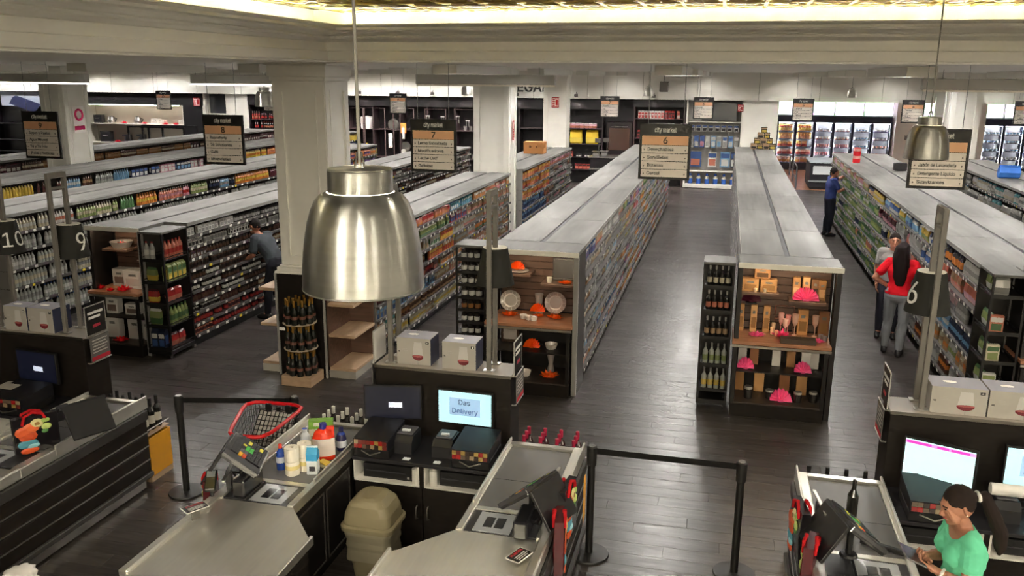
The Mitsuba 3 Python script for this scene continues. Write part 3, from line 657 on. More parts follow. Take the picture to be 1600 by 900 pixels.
warm_mix = [S('cereal_box', 'red', 'orange', 'yellow', 2), S('cereal_box', 'orange', 'red', 'cream', 2), S('snack_bag', 'salmon', 'red', 'white', 1), S('food_pouch', 'orange', 'tan', 'red', 1), S('small_box', 'red', 'cream', 'red', 1)]
def s78(level, n):
    A = {0: [(0, 12.0, [S('small_box', 'wine', 'salmon', 'dark', 1), S('small_box', 'brown', 'red', 'tan', 1)], {}), (12, 14.2, [S('snack_bag', 'red', 'salmon', 'red', 2), S('snack_bag', 'salmon', 'orange', 'red')], {}), (14.2, 15.6, [S('small_box', 'teal', 'sky', 'white'), S('small_box', 'sky', 'white', 'teal')], {}), (15.6, 40, [S('cereal_box', 'salmon', 'pink', 'cream', 2), S('cereal_box', 'tan', 'orange', 'white', 1), S('snack_bag', 'salmon', 'white', 'tan', 1)], {})],
         1: [(0, 11.8, [S('drink_carton', 'white', 'dark', 'black')], {}), (11.8, 12.6, [S('snack_bag', 'red', 'red', 'salmon')], {}), (12.6, 14.2, [S('snack_bag', 'lime', 'green', 'cream')], {}), (14.2, 15.2, [S('small_box', 'blue', 'red', 'white'), S('small_box', 'red', 'blue', 'white')], dict(blk=(0.3, 0.4))), (15.2, 40, [S('food_pouch', 'tan', 'salmon', 'white'), S('small_box', 'cream', 'salmon', 'tan')], {})],
         2: [(0, 13.6, [S('small_box', 'cream', 'tan', 'white', 2), S('small_box', 'white', 'green', 'cream')], {}), (13.6, 14.3, [S('cereal_box', 'orange', 'yellow', 'red')], {}), (14.3, 40, [S('food_can', 'grey', 'tan', 'silver'), S('small_box', 'silver', 'cream', 'tan'), S('food_pouch', 'cream', 'salmon', 'red')], {})],
         3: [(0, 13, [S('food_can', 'brown', 'tan', 'silver'), S('small_box', 'purple', 'pink', 'wine')], {}), (13, 14.5, warm_mix, {}), (14.5, 40, [S('food_can', 'tan', 'silver', 'grey'), S('food_pouch', 'orange', 'green', 'tan'), S('small_box', 'silver', 'salmon', 'cream')], {})],
         4: [(0, 13.6, [S('food_can', 'wine', 'red', 'grey', 2), S('small_box', 'wine', 'salmon', 'brown', 1)], {}), (13.6, 40, [S('small_box', 'salmon', 'white', 'tan'), S('food_can', 'silver', 'tan', 'grey'), S('small_box', 'cream', 'orange', 'brown')], {})],
         5: [(0, 13.4, [S('small_box', 'sky', 'navy', 'grey', 2), S('small_box', 'grey', 'blue', 'sky', 1)], {}), (13.4, 40, [S('food_can', 'tan', 'cream', 'silver'), S('small_box', 'salmon', 'tan', 'cream')], {})],
         6: [(0, 11.6, [S('small_box', 'brown', 'orange', 'tan'), S('small_box', 'green', 'white', 'teal')], dict(blk=(0.3, 0.4))), (11.6, 40, [S('food_can', 'tan', 'brown', 'dark', 2), S('food_can', 'brown', 'amber', 'tan')], {})],
         7: [(0, 11.4, [S('small_box', 'brown', 'dark', 'tan'), S('small_box', 'red', 'orange', 'white')], {}), (11.4, 40, [S('juice_bottle', 'cream', 'yellow', 'tan', 2), S('food_can', 'cream', 'yellow', 'white', 1), S('juice_bottle', 'tan', 'cream', 'amber', 1)], {})]}
    return A[min(level, 7)]
gondola('78', -5.58, -4.55, 10.78, 18.40, 1.86, W['78'], [(1, levels(0.17, 1.64, 8), s78)])
gondola('78b', -5.58, -4.45, 19.25, 25.6, 1.86, W['78b'], [(1, levels(0.2, 1.62, 7), lambda l, n: [(0, 22.5, [S('cereal_box', 'orange', 'salmon', 'yellow', 2), S('snack_bag', 'orange', 'red', 'tan', 1)] if l in (0, 1, 2, 6) else [S('small_box', 'blue', 'navy', 'sky', 2), S('food_pouch', 'sky', 'blue', 'dark', 1), S('small_box', 'brown', 'salmon', 'tan')], {}), (22.5, 40, [S('small_box', 'silver', 'grey', 'dark', 2), S('food_can', 'grey', 'pink', 'dark', 2), S('food_pouch', 'tan', 'wine', 'grey')] if l else [S('snack_bag', 'pink', 'salmon', 'white')], {})])])

soft = [S('food_pouch', 'silver', 'grey', 'white', 3), S('food_pouch', 'cream', 'tan', 'silver', 2), S('small_box', 'grey', 'silver', 'white', 2), S('food_pouch', 'tan', 'amber', 'cream', 1), S('small_box', 'silver', 'sky', 'white', 1)]
mid = [S('cereal_box', 'tan', 'orange', 'cream', 2), S('cereal_box', 'purple', 'pink', 'white', 1), S('cereal_box', 'yellow', 'red', 'cream', 2), S('snack_bag', 'lime', 'green', 'yellow', 1), S('snack_bag', 'silver', 'blue', 'white', 2), S('cereal_box', 'pink', 'red', 'white', 1), S('food_pouch', 'cream', 'salmon', 'tan', 2)]
def s67(level, n):
    if level == 0: return [(0, 11.7, [S('cereal_box', 'blue', 'purple', 'white')], {}), (11.7, 13.0, [S('snack_bag', 'tan', 'salmon', 'cream'), S('snack_bag', 'silver', 'white', 'grey')], {}), (13.0, 14.4, [S('cereal_box', 'silver', 'white', 'grey')], {}), (14.4, 40, mid, {})]
    if level == n - 1: return [(0, 12.6, [S('snack_bag', 'tan', 'salmon', 'orange', 2), S('snack_bag', 'cream', 'orange', 'tan', 1)], {}), (12.6, 14.6, [S('snack_bag', 'sky', 'sky', 'white'), S('snack_bag', 'orange', 'salmon', 'red'), S('snack_bag', 'blue', 'white', 'sky')], {}), (14.6, 40, mid, {})]
    if level == n - 2: return [(0, 12.2, soft, {}), (12.2, 14.5, [S('snack_bag', 'sky', 'blue', 'white'), S('snack_bag', 'orange', 'red', 'yellow'), S('food_pouch', 'tan', 'salmon', 'red')], {}), (14.5, 40, mid, {})]
    return [(0, 15.0, soft, {}), (15.0, 40, mid + soft + soft[:2], {})]
gondola('67', -2.80, -1.65, 10.72, 27.5, 1.86, W['67'], [(1, levels(0.17, 1.62, 8), s67)])
gondola('56', 0.26, 1.35, 10.62, 27.5, 1.86, W['56'], [(-1, levels(0.17, 1.62, 7), lambda l, n: [(0, 40, [S('food_pouch', 'white', 'silver', 'grey', 3), S('food_pouch', 'silver', 'pink', 'white', 2), S('small_box', 'white', 'salmon', 'red', 1)], {})])])
green = [S('detergent_jug', 'green', 'lime', 'white', 2), S('detergent_jug', 'grey', 'green', 'white', 2), S('juice_bottle', 'lime', 'white', 'green', 2), S('detergent_jug', 'silver', 'navy', 'white', 1), S('juice_bottle', 'green', 'grey', 'white', 1)]
blues = [S('snack_bag', 'sky', 'blue', 'white', 2), S('snack_bag', 'yellow', 'lime', 'white', 2), S('snack_bag', 'blue', 'white', 'yellow', 1), S('snack_bag', 'white', 'sky', 'blue', 2), S('detergent_jug', 'white', 'sky', 'blue', 1)]
def s45(level, n):
    if level == 0: return [(0, 11.6, [S('juice_bottle', 'white', 'silver', 'dark'), S('juice_bottle', 'clear', 'grey', 'white')], {}), (11.6, 12.6, [S('detergent_jug', 'orange', 'salmon', 'orange'), S('detergent_jug', 'dark', 'orange', 'navy')], {}), (12.6, 13.6, [S('detergent_jug', 'navy', 'white', 'dark'), S('juice_bottle', 'white', 'blue', 'grey')], {}), (13.6, 17.6, blues, {}), (17.6, 19.5, [S('detergent_jug', 'navy', 'tan', 'dark'), S('juice_bottle', 'yellow', 'cream', 'brown')], {}), (19.5, 40, [S('snack_bag', 'pink', 'white', 'salmon'), S('snack_bag', 'tan', 'lime', 'white')], {})]
    if level == 1: return [(0, 12.9, [S('snack_bag', 'salmon', 'pink', 'orange', 2), S('snack_bag', 'lime', 'yellow', 'cream', 1), S('snack_bag', 'tan', 'salmon', 'lime', 1)], {}), (12.9, 14.0, [S('detergent_jug', 'sky', 'white', 'blue'), S('detergent_jug', 'white', 'blue', 'sky')], {}), (14.0, 16.2, [S('snack_bag', 'white', 'silver', 'grey', 2), S('detergent_jug', 'pink', 'salmon', 'dark')], {}), (16.2, 18, [S('snack_bag', 'wine', 'pink', 'red')], {}), (18, 40, green, {})]
    if level == 2: return [(0, 13.5, [S('food_pouch', 'grey', 'dark', 'silver', 2), S('juice_bottle', 'grey', 'silver', 'dark')], {}), (13.5, 15, [S('detergent_jug', 'silver', 'sky', 'teal'), S('detergent_jug', 'salmon', 'pink', 'dark')], {}), (15, 17, [S('snack_bag', 'yellow', 'tan', 'cream'), S('snack_bag', 'cream', 'salmon', 'tan')], {}), (17, 40, green, {})]
    if level == 3: return [(0, 12.6, [S('juice_bottle', 'navy', 'sky', 'dark', 2), S('juice_bottle', 'sky', 'white', 'navy')], {}), (12.6, 15, [S('detergent_jug', 'white', 'sky', 'navy'), S('detergent_jug', 'grey', 'white', 'sky')], {}), (15, 17, [S('detergent_jug', 'yellow', 'dark', 'black'), S('snack_bag', 'brown', 'tan', 'salmon')], {}), (17, 40, green, {})]
    if level == 4: return [(0, 13, [S('juice_bottle', 'tan', 'orange', 'brown'), S('juice_bottle', 'cream', 'tan', 'salmon'), S('juice_bottle', 'orange', 'tan', 'grey'), S('juice_bottle', 'silver', 'lime', 'grey')], dict(blk=(0.18, 0.3))), (13, 15.5, [S('juice_bottle', 'grey', 'silver', 'dark'), S('snack_bag', 'salmon', 'tan', 'white')], {}), (15.5, 40, green + [S('snack_bag', 'salmon', 'yellow', 'green', 2)], {})]
    return [(0, 16.0, [S('detergent_jug', 'grey', 'silver', 'dark'), S('juice_bottle', 'brown', 'orange', 'tan')], {}), (16, 17.8, [S('snack_bag', 'yellow', 'green', 'red'), S('snack_bag', 'salmon', 'tan', 'orange')], {}), (17.8, 40, green, {})]
gondola('45', 2.95, 4.40, 10.72, 26.2, 1.86, W['45'], [(-1, levels(0.17, 1.58, 6), s45)])
gondola('34', 5.55, 6.75, 12.5, 25.2, 1.86, W['34'], [(-1, levels(0.2, 1.56, 5), lambda l, n: [(0, 40, [S('juice_bottle', 'silver', 'white', 'teal', 2), S('juice_bottle', 'white', 'grey', 'dark', 2), S('detergent_jug', 'teal', 'white', 'navy', 2), S('food_pouch', 'white', 'cream', 'grey', 2), S('detergent_jug', 'cream', 'white', 'sky', 1)], {})])])

def flush_goods():
    by = {}
    for rec in records: by.setdefault(rec[0][0], []).append(rec)
    for kind, rs in sorted(by.items()):
        rs.sort(key=lambda r: -r[2])
        for key, M, sc, text, group, cat in rs[:300]:
            k = thing(kind, text, cat, group)
            scene[k] = {**good_dict(key), 'to_world': T(M.tolist())}
        rest = [r for r in rs[300:] if r[2] > 0]
        if rest:
            per = {}
            for key, M, *_ in rest: per.setdefault(key, []).append(M)
            big = MB()
            for key, Ms in per.items():
                v, f, col = proto_cache[key][0]; Ms = np.array(Ms)
                vv = (np.einsum('kij,nj->kni', Ms[:, :3, :3], v) + Ms[:, None, :3, 3]).reshape(-1, 3)
                ff = (f[None] + (np.arange(len(Ms)) * len(v))[:, None, None]).reshape(-1, 3)
                big.raw(vv, ff, np.tile(col, (len(Ms), 1)))
            nm = kind.replace('_', ' ')
            single('distant_' + kind + 's', big, KINDS[kind][4], f'more distant {nm}s in closed rows on the shelves of the gondolas', KINDS[kind][3], kind='stuff')
# ------------------------------------------------------------------ end-of-aisle display units
def display_unit(x0, x1, y0, y1, z_top, label, right_post=True, wood='red_wood'):
    k = thing('display_unit', label, 'display shelf')
    B = '#100e0e'
    m = MB().box(x0, x1, y0 - 0.03, y1 + 0.0, z_top - 0.055, z_top, '#b9b6ac', 0.004)
    part(k, 'top', m, 'gondola_metal')
    part(k, 'top_edge', MB().box(x0 - 0.01, x1 + 0.01, y0 - 0.045, y0 - 0.03, z_top - 0.06, z_top + 0.002, '#d9d6cb', 0.003), 'vc_satin', label='pale metal front edge')
    for a, b, colr in ((x0, x0 + 0.05, '#171414'), (x1 - 0.06, x1, '#7d7b77' if right_post else '#171414')):
        part(k, 'upright', MB().box(a, b, y0 - 0.0, y0 + 0.06, 0, z_top - 0.056, colr, 0.003), 'vc_satin')
        part(k, 'side_panel', MB().box(a, a + 0.02 if a == x0 else b - 0.001, y0 + 0.06, y1, 0, z_top - 0.056, B) if a == x0 else MB().box(b - 0.02, b, y0 + 0.06, y1, 0, z_top - 0.056, '#2a2826'), 'vc_satin')
    # wall of horizontal slat boards
    z = 0.95
    while z < z_top - 0.1:
        h = min(0.088, z_top - 0.07 - z)
        part(k, 'slat', MB().box(x0 + 0.05, x1 - 0.06, y1 - 0.03, y1 - 0.012, z, z + h, '#3a241b', 0.004), 'dark_wood'); z += 0.094
    part(k, 'back_panel', MB().box(x0 + 0.03, x1 - 0.03, y1 - 0.011, y1, 0.05, z_top - 0.06, '#0c0a0a'), 'vc_satin')
    part(k, 'counter', MB().box(x0 - 0.02, x1 - 0.05, y0 - 0.10, y1 - 0.03, 0.895, 0.935, '#7d4a30', 0.004), wood, label='red-brown wooden counter board')
    part(k, 'counter_edge', MB().box(x0 - 0.02, x1 - 0.05, y0 - 0.112, y0 - 0.10, 0.862, 0.893, '#c9c6be', 0.003), 'vc_metal', label='bright metal edge strip')
    lo = MB().box(x0, x1 - 0.08, y0 - 0.09, y1 - 0.02, 0.0, 0.16, B, 0.004)
    part(k, 'plinth', lo, 'dark_laminate')
    for a in (x0, x1 - 0.12): part(k, 'cabinet_post', MB().box(a, a + 0.04, y0 - 0.09, y0 - 0.05, 0.16, 0.892, B), 'vc_satin')
    part(k, 'lower_shelf', MB().box(x0, x1 - 0.08, y0 - 0.085, y1 - 0.03, 0.16, 0.178, '#2e2723'), 'vc_satin')
    part(k, 'middle_shelf', MB().box(x0 + 0.01, x1 - 0.09, y0 + 0.04, y1 - 0.03, 0.515, 0.53, '#1b1716'), 'vc_satin')
    # warm strip light under the front edge of the top
    part(k, 'strip_light', MB().box(x0 + 0.08, x1 - 0.10, y0 + 0.035, y0 + 0.06, z_top - 0.075, z_top - 0.06, '#fff0d8'), 'vc_glow', emit=np.array(DISPLAY_STRIP))
    return k
def shelf_on(x0, x1, y0, y1, z, label, k):
    part(k, 'wall_shelf', MB().box(x0, x1, y0, y1, z - 0.035, z, '#1c1412', 0.003), 'dark_wood', label=label)
D67 = display_unit(-2.80, -1.65, 10.15, 10.715, 1.86, 'wooden end display with orange decorations and glass plates, left of aisle 6')
D56 = display_unit(0.24, 1.38, 10.12, 10.615, 1.86, 'wooden end display with pink napkins, right of aisle 6', False)
D89 = display_unit(-8.66, -7.80, 10.18, 10.715, 1.86, 'wooden end display with red bows and white boxes beside post lamp 9')
D45 = display_unit(3.32, 4.45, 10.18, 10.715, 1.86, 'end display at the right edge behind the green and white packs')
shelf_on(-2.74, -2.30, 10.36, 10.68, 1.50, 'short dark wall shelf, upper left', D67); shelf_on(-2.17, -1.73, 10.36, 10.68, 1.39, 'short dark wall shelf, upper right', D67)
shelf_on(0.29, 0.72, 10.30, 10.58, 1.465, 'short dark wall shelf, upper left', D56); shelf_on(0.84, 1.26, 10.30, 10.58, 1.385, 'short dark wall shelf, upper right', D56)
shelf_on(-8.58, -8.17, 10.34, 10.68, 1.50, 'short dark wall shelf, upper left', D89); shelf_on(-8.02, -7.88, 10.34, 10.68, 1.36, 'short dark wall shelf, upper right', D89)

def fan(r, col, n=9, tilt=20):       # pleated napkin fan standing on its edge, facing -y
    m = MB(); a = np.linspace(0.08, math.pi - 0.08, 2 * n + 1)
    v = [[0, 0, 0.004]] + [[-math.cos(t) * r, (0.03 if i % 2 else -0.03) * r / 0.1, math.sin(t) * r + 0.004] for i, t in enumerate(a)]
    v = np.array(v); v[:, 1] += v[:, 2] * math.tan(math.radians(tilt))
    f = [[0, i, i + 1] for i in range(1, 2 * n + 1)]
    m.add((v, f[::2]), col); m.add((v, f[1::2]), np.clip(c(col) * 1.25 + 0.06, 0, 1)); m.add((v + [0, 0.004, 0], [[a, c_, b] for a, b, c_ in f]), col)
    return m.box(-r * 0.25, r * 0.25, -0.02, 0.03, 0, r * 0.14, hexmul(col, 0.75), 0.004)
def flower(r, col, seed=0, h=1.0):     # crumpled napkin rosette
    m = MB(); rr = random.Random(seed)
    for ringi, (n, rad, up) in enumerate(((9, 1.0, 0.35), (7, 0.75, 0.7), (5, 0.45, 1.0))):
        for k in range(n):
            a = 2 * math.pi * (k + 0.5 * ringi) / n + rr.uniform(-0.15, 0.15); w = 1.1 * math.pi / n
            R = r * rad * rr.uniform(0.85, 1.1); z = r * up * 0.75 * h * rr.uniform(0.8, 1.15)
            p = lambda t, q, zz: [math.cos(t) * q, math.sin(t) * q, zz]
            v = np.array([p(a, r * 0.08, 0.004), p(a - w, R * 0.6, z * 0.5 + 0.004), p(a, R * 0.55, z * 0.30 + 0.004), p(a + w, R * 0.6, z * 0.5 + 0.004), p(a, R, z + 0.004)])
            f = [[0, 2, 1], [0, 3, 2], [1, 2, 4], [2, 3, 4]]
            m.add((v, f), hexmul(col, rr.uniform(0.8, 1.1)))
    return m.lathe([(0.001, 0), (r * 0.3, 0.0), (r * 0.25, r * 0.3), (0.001, r * 0.35)], hexmul(col, 0.7), 7)
def plate_round(r, col, rim):       # glass plate standing upright in an easel
    m = MB(); n = 28; a = np.arange(n) * 2 * math.pi / n
    def rg(q, y): return np.c_[np.cos(a) * q, np.full(n, y), np.sin(a) * q + r]
    i = np.arange(n); j = (i + 1) % n
    for (q0, y0, q1, y1, cc) in ((0.001, 0.0, r * 0.55, 0.0, col), (r * 0.55, 0.0, r * 0.68, -0.012, rim), (r * 0.68, -0.012, r, -0.024, col), (r, -0.024, r, -0.016, rim), (r, -0.016, r * 0.66, 0.004, col), (r * 0.66, 0.004, 0.001, 0.012, col)):
        m.raw(np.vstack([rg(q0, y0), rg(q1, y1)]), np.vstack([np.c_[i, j, j + n], np.c_[i, j + n, i + n]]), cc)
    for k in range(0, n, 2):
        m.tube([[math.cos(a[k]) * r * 0.7, -0.016, math.sin(a[k]) * r * 0.7 + r], [math.cos(a[k]) * r * 0.95, -0.026, math.sin(a[k]) * r * 0.95 + r]], 0.003, rim, 4)
    return m.move(TR(rx=-12))
def giftbox(w, d, h, col, acc):
    m = MB().box(-w / 2, w / 2, -d / 2, d / 2, 0, h, col, 0.003)
    return m.box(-w * 0.36, w * 0.36, -d / 2 - 0.002, -d / 2 + 0.001, h * 0.15, h * 0.55, acc).box(-w * 0.2, w * 0.2, -d / 2 - 0.002, -d / 2 + 0.001, h * 0.68, h * 0.8, '#6c6a66')
def cup(r, h, col): return MB().lathe([(0.001, 0), (r * 0.7, 0), (r * 0.75, h * 0.1), (r, h), (r * 0.93, h), (r * 0.7, h * 0.12), (0.001, h * 0.1)], col, 14)
def goblet(r, h, col): return MB().lathe([(0.001, 0), (r * 0.8, 0), (r * 0.75, h * 0.03), (r * 0.12, h * 0.06), (r * 0.12, h * 0.4), (r * 0.8, h * 0.6), (r, h), (r * 0.92, h), (r * 0.7, h * 0.62), (0.001, h * 0.45)], col, 14)
OR, PK, RD = '#f0641a', '#ef5c93', '#e01a22'
def item(name, m, x, y, z, label, cat, mat='vc_satin', rz=0, group=None): return single(name, m, mat, label, cat, group, M=TR(x, y, z, rz))
# orange display
item('glass_plate', plate_round(0.135, '#8a847c', '#c9c4bc'), -2.58, 10.45, 0.985, 'large clear glass plate standing on orange napkin, left on orange display counter', 'plate', 'vc_gloss')
item('napkin_flower', flower(0.13, OR, 1, 0.45), -2.58, 10.42, 0.936, 'orange napkin rosette under the left glass plate on the counter', 'napkin')
item('napkin_fan', fan(0.10, OR), -2.22, 10.46, 0.99, 'orange napkin fan in the middle of the orange display counter', 'napkin')
item('napkin_flower', flower(0.09, OR, 2, 0.4), -2.21, 10.46, 0.936, 'orange napkin base under the standing fan on the counter', 'napkin')
for i, (dx, dy) in enumerate(((-0.10, -0.05), (-0.02, -0.09), (0.05, -0.12))): item('glass_bowl', cup(0.05, 0.05, '#d9cfc4'), -2.27 + dx, 10.36 + dy, 0.936, 'small clear glass bowl in front of the orange fan, ' + ('left one', 'middle one', 'right one')[i] + ' of three', 'bowl', 'vc_gloss')
item('glass_plate', plate_round(0.14, '#8f7c76', '#b9a8a0'), -1.99, 10.46, 0.985, 'big round textured glass plate at the right end of the orange display', 'plate', 'vc_gloss')
item('napkin_flower', flower(0.13, OR, 3, 0.4), -1.99, 10.44, 0.936, 'orange napkin rosette under the right glass plate', 'napkin')
item('glass_vase', MB().lathe([(0.001, 0), (0.055, 0), (0.045, 0.1), (0.05, 0.2), (0.058, 0.26), (0.05, 0.26), (0.04, 0.1), (0.001, 0.02)], '#a79d96', 14), -2.23, 10.60, 0.936, 'tall clear vase behind the orange napkin fan', 'vase', 'vc_gloss')
item('napkin_fan', fan(0.10, OR), -2.50, 10.48, 1.53, 'orange napkin fan on the upper left wall shelf of orange display', 'napkin')
item('glass_plate', MB().lathe([(0.001, 0.0), (0.13, 0.012), (0.13, 0.02), (0.001, 0.012)], '#c9c2ba', 18), -2.48, 10.50, 1.50, 'flat glass plate under the upper left orange fan', 'plate', 'vc_gloss')
item('glass_tray', MB().box(-0.145, 0.145, -0.012, 0.012, 0, 0.29, '#3a3634', 0.004).tube([[-0.13, -0.014, 0.02], [0.13, -0.014, 0.02], [0.13, -0.014, 0.27], [-0.13, -0.014, 0.27]], 0.005, '#8e8880', 5, closed=True).move(TR(rx=-8)), -1.92, 10.62, 1.39, 'square smoked glass tray standing on the upper right wall shelf', 'tray', 'vc_gloss')
item('napkin_flower', flower(0.11, OR, 4, 0.5), -1.86, 10.46, 1.39, 'orange napkin rosette before the square glass tray', 'napkin')
item('votive_cup', cup(0.04, 0.07, '#e6d9cc'), -2.07, 10.46, 1.39, 'small white candle cup at the left of the square glass tray', 'cup', 'vc_gloss')
item('napkin_fan', fan(0.11, OR), -2.27, 10.36, 0.532, 'orange napkin fan on the middle shelf inside the orange display cabinet', 'napkin')
item('glass_bowl', cup(0.085, 0.07, '#d9cfc4'), -2.02, 10.40, 0.531, 'glass bowl right of the fan on the cabinet middle shelf', 'bowl', 'vc_gloss')
item('glass_bowl', cup(0.07, 0.07, '#d9cfc4'), -2.52, 10.30, 0.179, 'left glass bowl on the bottom shelf of the orange display', 'bowl', 'vc_gloss')
item('glass_bowl', cup(0.075, 0.07, '#d9cfc4'), -2.33, 10.28, 0.179, 'second glass bowl on the bottom shelf of the orange display', 'bowl', 'vc_gloss')
item('napkin_flower', flower(0.14, OR, 5, 0.9), -2.03, 10.30, 0.179, 'spiky orange napkin flower on the bottom shelf of orange display', 'napkin')
item('glass_vase', MB().lathe([(0.001, 0), (0.05, 0), (0.03, 0.1), (0.06, 0.27), (0.052, 0.27), (0.025, 0.1), (0.001, 0.02)], '#a79d96', 12), -2.05, 10.55, 0.179, 'tall glass vase at the back of the bottom shelf of orange display', 'vase', 'vc_gloss')
item('picture_frame', MB().box(-0.12, 0.12, -0.01, 0.01, 0, 0.26, '#3a2a22', 0.003).box(-0.09, 0.09, -0.013, -0.009, 0.04, 0.22, '#a79d96'), -2.60, 10.55, 0.531, 'dark framed board at the back of the cabinet shelf, left', 'frame', 'vc_gloss')
# pink display
KR, KB = '#b98a58', '#8a6238'
item('kraft_box', giftbox(0.19, 0.12, 0.15, KR, KB), 0.39, 10.42, 1.466, 'kraft gift box, left one of the pair on the pink display shelf', 'box'); item('kraft_box', giftbox(0.19, 0.12, 0.15, KR, KB), 0.60, 10.42, 1.466, 'kraft gift box, right one of the pair on the pink display shelf', 'box')
item('kraft_box', giftbox(0.18, 0.11, 0.13, '#9a7048', '#4a3220'), 0.52, 10.44, 1.618, 'kraft gift box stacked on top of the pair, under the pale top edge', 'box')
for i, x in enumerate((0.45, 0.56)): item('votive_cup', cup(0.022, 0.045, '#ffe6c0'), x, 10.33, 1.466, ('left', 'right')[i] + ' small candle cup before the stacked kraft boxes', 'cup', 'vc_gloss')
item('napkin_fan', fan(0.115, '#5e1730'), 0.42, 10.54, 1.29, 'dark wine-red napkin fan hung on the slat wall of the pink display', 'napkin')
part(D56, 'hook', MB().box(0.36, 0.48, 10.5, 10.585, 1.27, 1.289, '#151212'), 'vc_satin')
for i, (x, h) in enumerate(((0.92, 0.26), (1.03, 0.27), (1.13, 0.25), (1.21, 0.24))): item('kraft_box', giftbox(0.085, 0.085, h, (KR, '#c79a68', '#6a4a32', KB)[i], ('#d8b98c', KB, '#3a2a20', '#caa070')[i]), x, 10.47, 1.386, 'slim kraft box on the upper right shelf, ' + ('first', 'second', 'third', 'fourth')[i] + ' from the left', 'box')
item('napkin_fan', fan(0.15, PK, 10), 1.03, 10.36, 1.387, 'bright pink napkin fan before the slim boxes on the upper right shelf', 'napkin')
for i, (x, h, cc) in enumerate(((0.31, 0.33, KR), (0.46, 0.33, '#c79a68'), (0.61, 0.33, KR), (1.03, 0.31, '#c9925a'), (1.27, 0.30, '#8a5c3c'))): item('kraft_box', giftbox(0.075 if i < 3 else 0.12, 0.07, h, cc, KB), x, 10.50, 0.936, 'tall kraft box standing on the pink display counter, ' + ('first', 'second', 'third', 'fourth', 'last')[i] + ' from the left', 'box')
item('candle_stand', MB().tube([[-0.11, 0, 0.006], [0.11, 0, 0.006], [0.11, 0, 0.33], [-0.11, 0, 0.33]], 0.005, '#c48a72', 5, closed=True).tube([[-0.11, 0, 0.17], [0.11, 0, 0.17]], 0.004, '#c48a72', 5), 0.82, 10.54, 0.936, 'copper wire stand among the candles on the pink counter', 'stand', 'vc_metal')
for i, (x, y, h) in enumerate(((0.68, 10.40, 0.09), (0.73, 10.34, 0.07), (0.70, 10.50, 0.12))): item('votive_cup', cup(0.025, h, ('#ffd9a8', '#f4b890', '#e8c8a0')[i]), x, y, 0.936, 'lit-looking amber candle cup ' + ('left of the pink flower', 'before the pink flower', 'behind the pink flower')[i], 'cup', 'vc_gloss')
for i, (x, y, h) in enumerate(((0.78, 10.46, 0.26), (0.86, 10.47, 0.24), (0.83, 10.42, 0.2))): item('candle_glass', goblet(0.035, h, ('#f2b7a8', '#e89c92', '#f6c8b4')[i]), x, y, 0.936, 'pink stemmed candle glass, ' + ('left', 'right', 'front')[i] + ' one within the copper frame', 'glass', 'vc_gloss')
for i, x in enumerate((0.94, 1.17)): item('candle_glass', goblet(0.04, 0.26, '#d8b09a'), x, 10.44, 0.936, 'clear stemmed glass ' + ('left', 'right')[i] + ' of the fourth kraft box', 'glass', 'vc_gloss')
item('napkin_flower', flower(0.11, PK, 6, 0.6), 0.50, 10.30, 0.936, 'pink napkin bow at the left on the pink display counter', 'napkin'); item('napkin_flower', flower(0.13, '#f2487e', 7, 0.9), 0.79, 10.33, 0.936, 'big pink napkin rosette in the middle of the pink counter', 'napkin'); item('napkin_flower', flower(0.08, PK, 8, 0.7), 1.20, 10.22, 0.936, 'small pink napkin bow at the right on the pink counter', 'napkin')
item('wooden_tray', MB().box(-0.2, 0.2, -0.07, 0.07, 0, 0.055, '#3c3026', 0.004).box(-0.19, 0.19, -0.06, 0.06, 0.056, 0.06, '#241d18'), 0.96, 10.12, 0.936, 'long dark wooden tray at the front of the pink counter', 'tray')
for i, x in enumerate((1.26, 1.30)): item('glass_bowl', cup(0.03, 0.06, '#8a807c'), x - 0.03, 10.34 - i * 0.07, 0.936, ('rear', 'front')[i] + ' tiny glass bowl at the right end of the pink counter', 'bowl', 'vc_gloss')
for i, x in enumerate((0.40, 1.06)): item('napkin_flower', fan(0.10, PK, 7, 50), x, 10.24, 0.531, ('left', 'right')[i] + ' pink napkin bow on the middle shelf of the pink cabinet', 'napkin')
for i, x in enumerate((0.36, 0.50, 0.76, 0.93, 1.10, 1.20)): item('gift_bag', MB().box(-0.05, 0.05, -0.03, 0.03, 0, 0.2, ('#c9c4bd', '#8a5c3c', '#c9c4bd', '#9a7048', '#d9d5ce', '#c9c4bd')[i], 0.003).tube([[-0.025, 0, 0.2], [-0.015, 0, 0.24], [0.015, 0, 0.24], [0.025, 0, 0.2]], 0.003, '#2a2624', 4), x, 10.46, 0.531, 'small grey gift bag on the middle cabinet shelf, ' + ('first', 'second', 'third', 'fourth', 'fifth', 'sixth')[i] + ' from the left', 'bag')
for i, (x, hh) in enumerate(((0.45, 0.15), (0.70, 0.11), (1.02, 0.13), (1.20, 0.13))): item('candle_jar', MB().lathe([(0.001, 0), (0.045, 0), (0.048, 0.02), (0.048, hh * 0.7), (0.04, hh * 0.75), (0.047, hh * 0.78, '#9a958c'), (0.047, hh, '#5a5652'), (0.001, hh)], '#1a1716', 14), x, 10.20 + 0.05 * (i % 2), 0.179, 'dark lidded candle jar on the bottom shelf, ' + ('first', 'second', 'third', 'fourth')[i] + ' from the left', 'jar', 'vc_gloss')
for i, x in enumerate((0.34, 0.58, 0.88, 1.08)): item('gift_bag', MB().box(-0.06, 0.06, -0.03, 0.03, 0, 0.24, (KB, KR, '#8a5c3c', KR)[i], 0.003).tube([[-0.025, 0, 0.24], [0, 0, 0.28], [0.025, 0, 0.24]], 0.003, '#2a2624', 4), x, 10.48, 0.179, 'brown gift bag at the back of the bottom shelf, ' + ('first', 'second', 'third', 'fourth')[i] + ' from the left', 'bag')
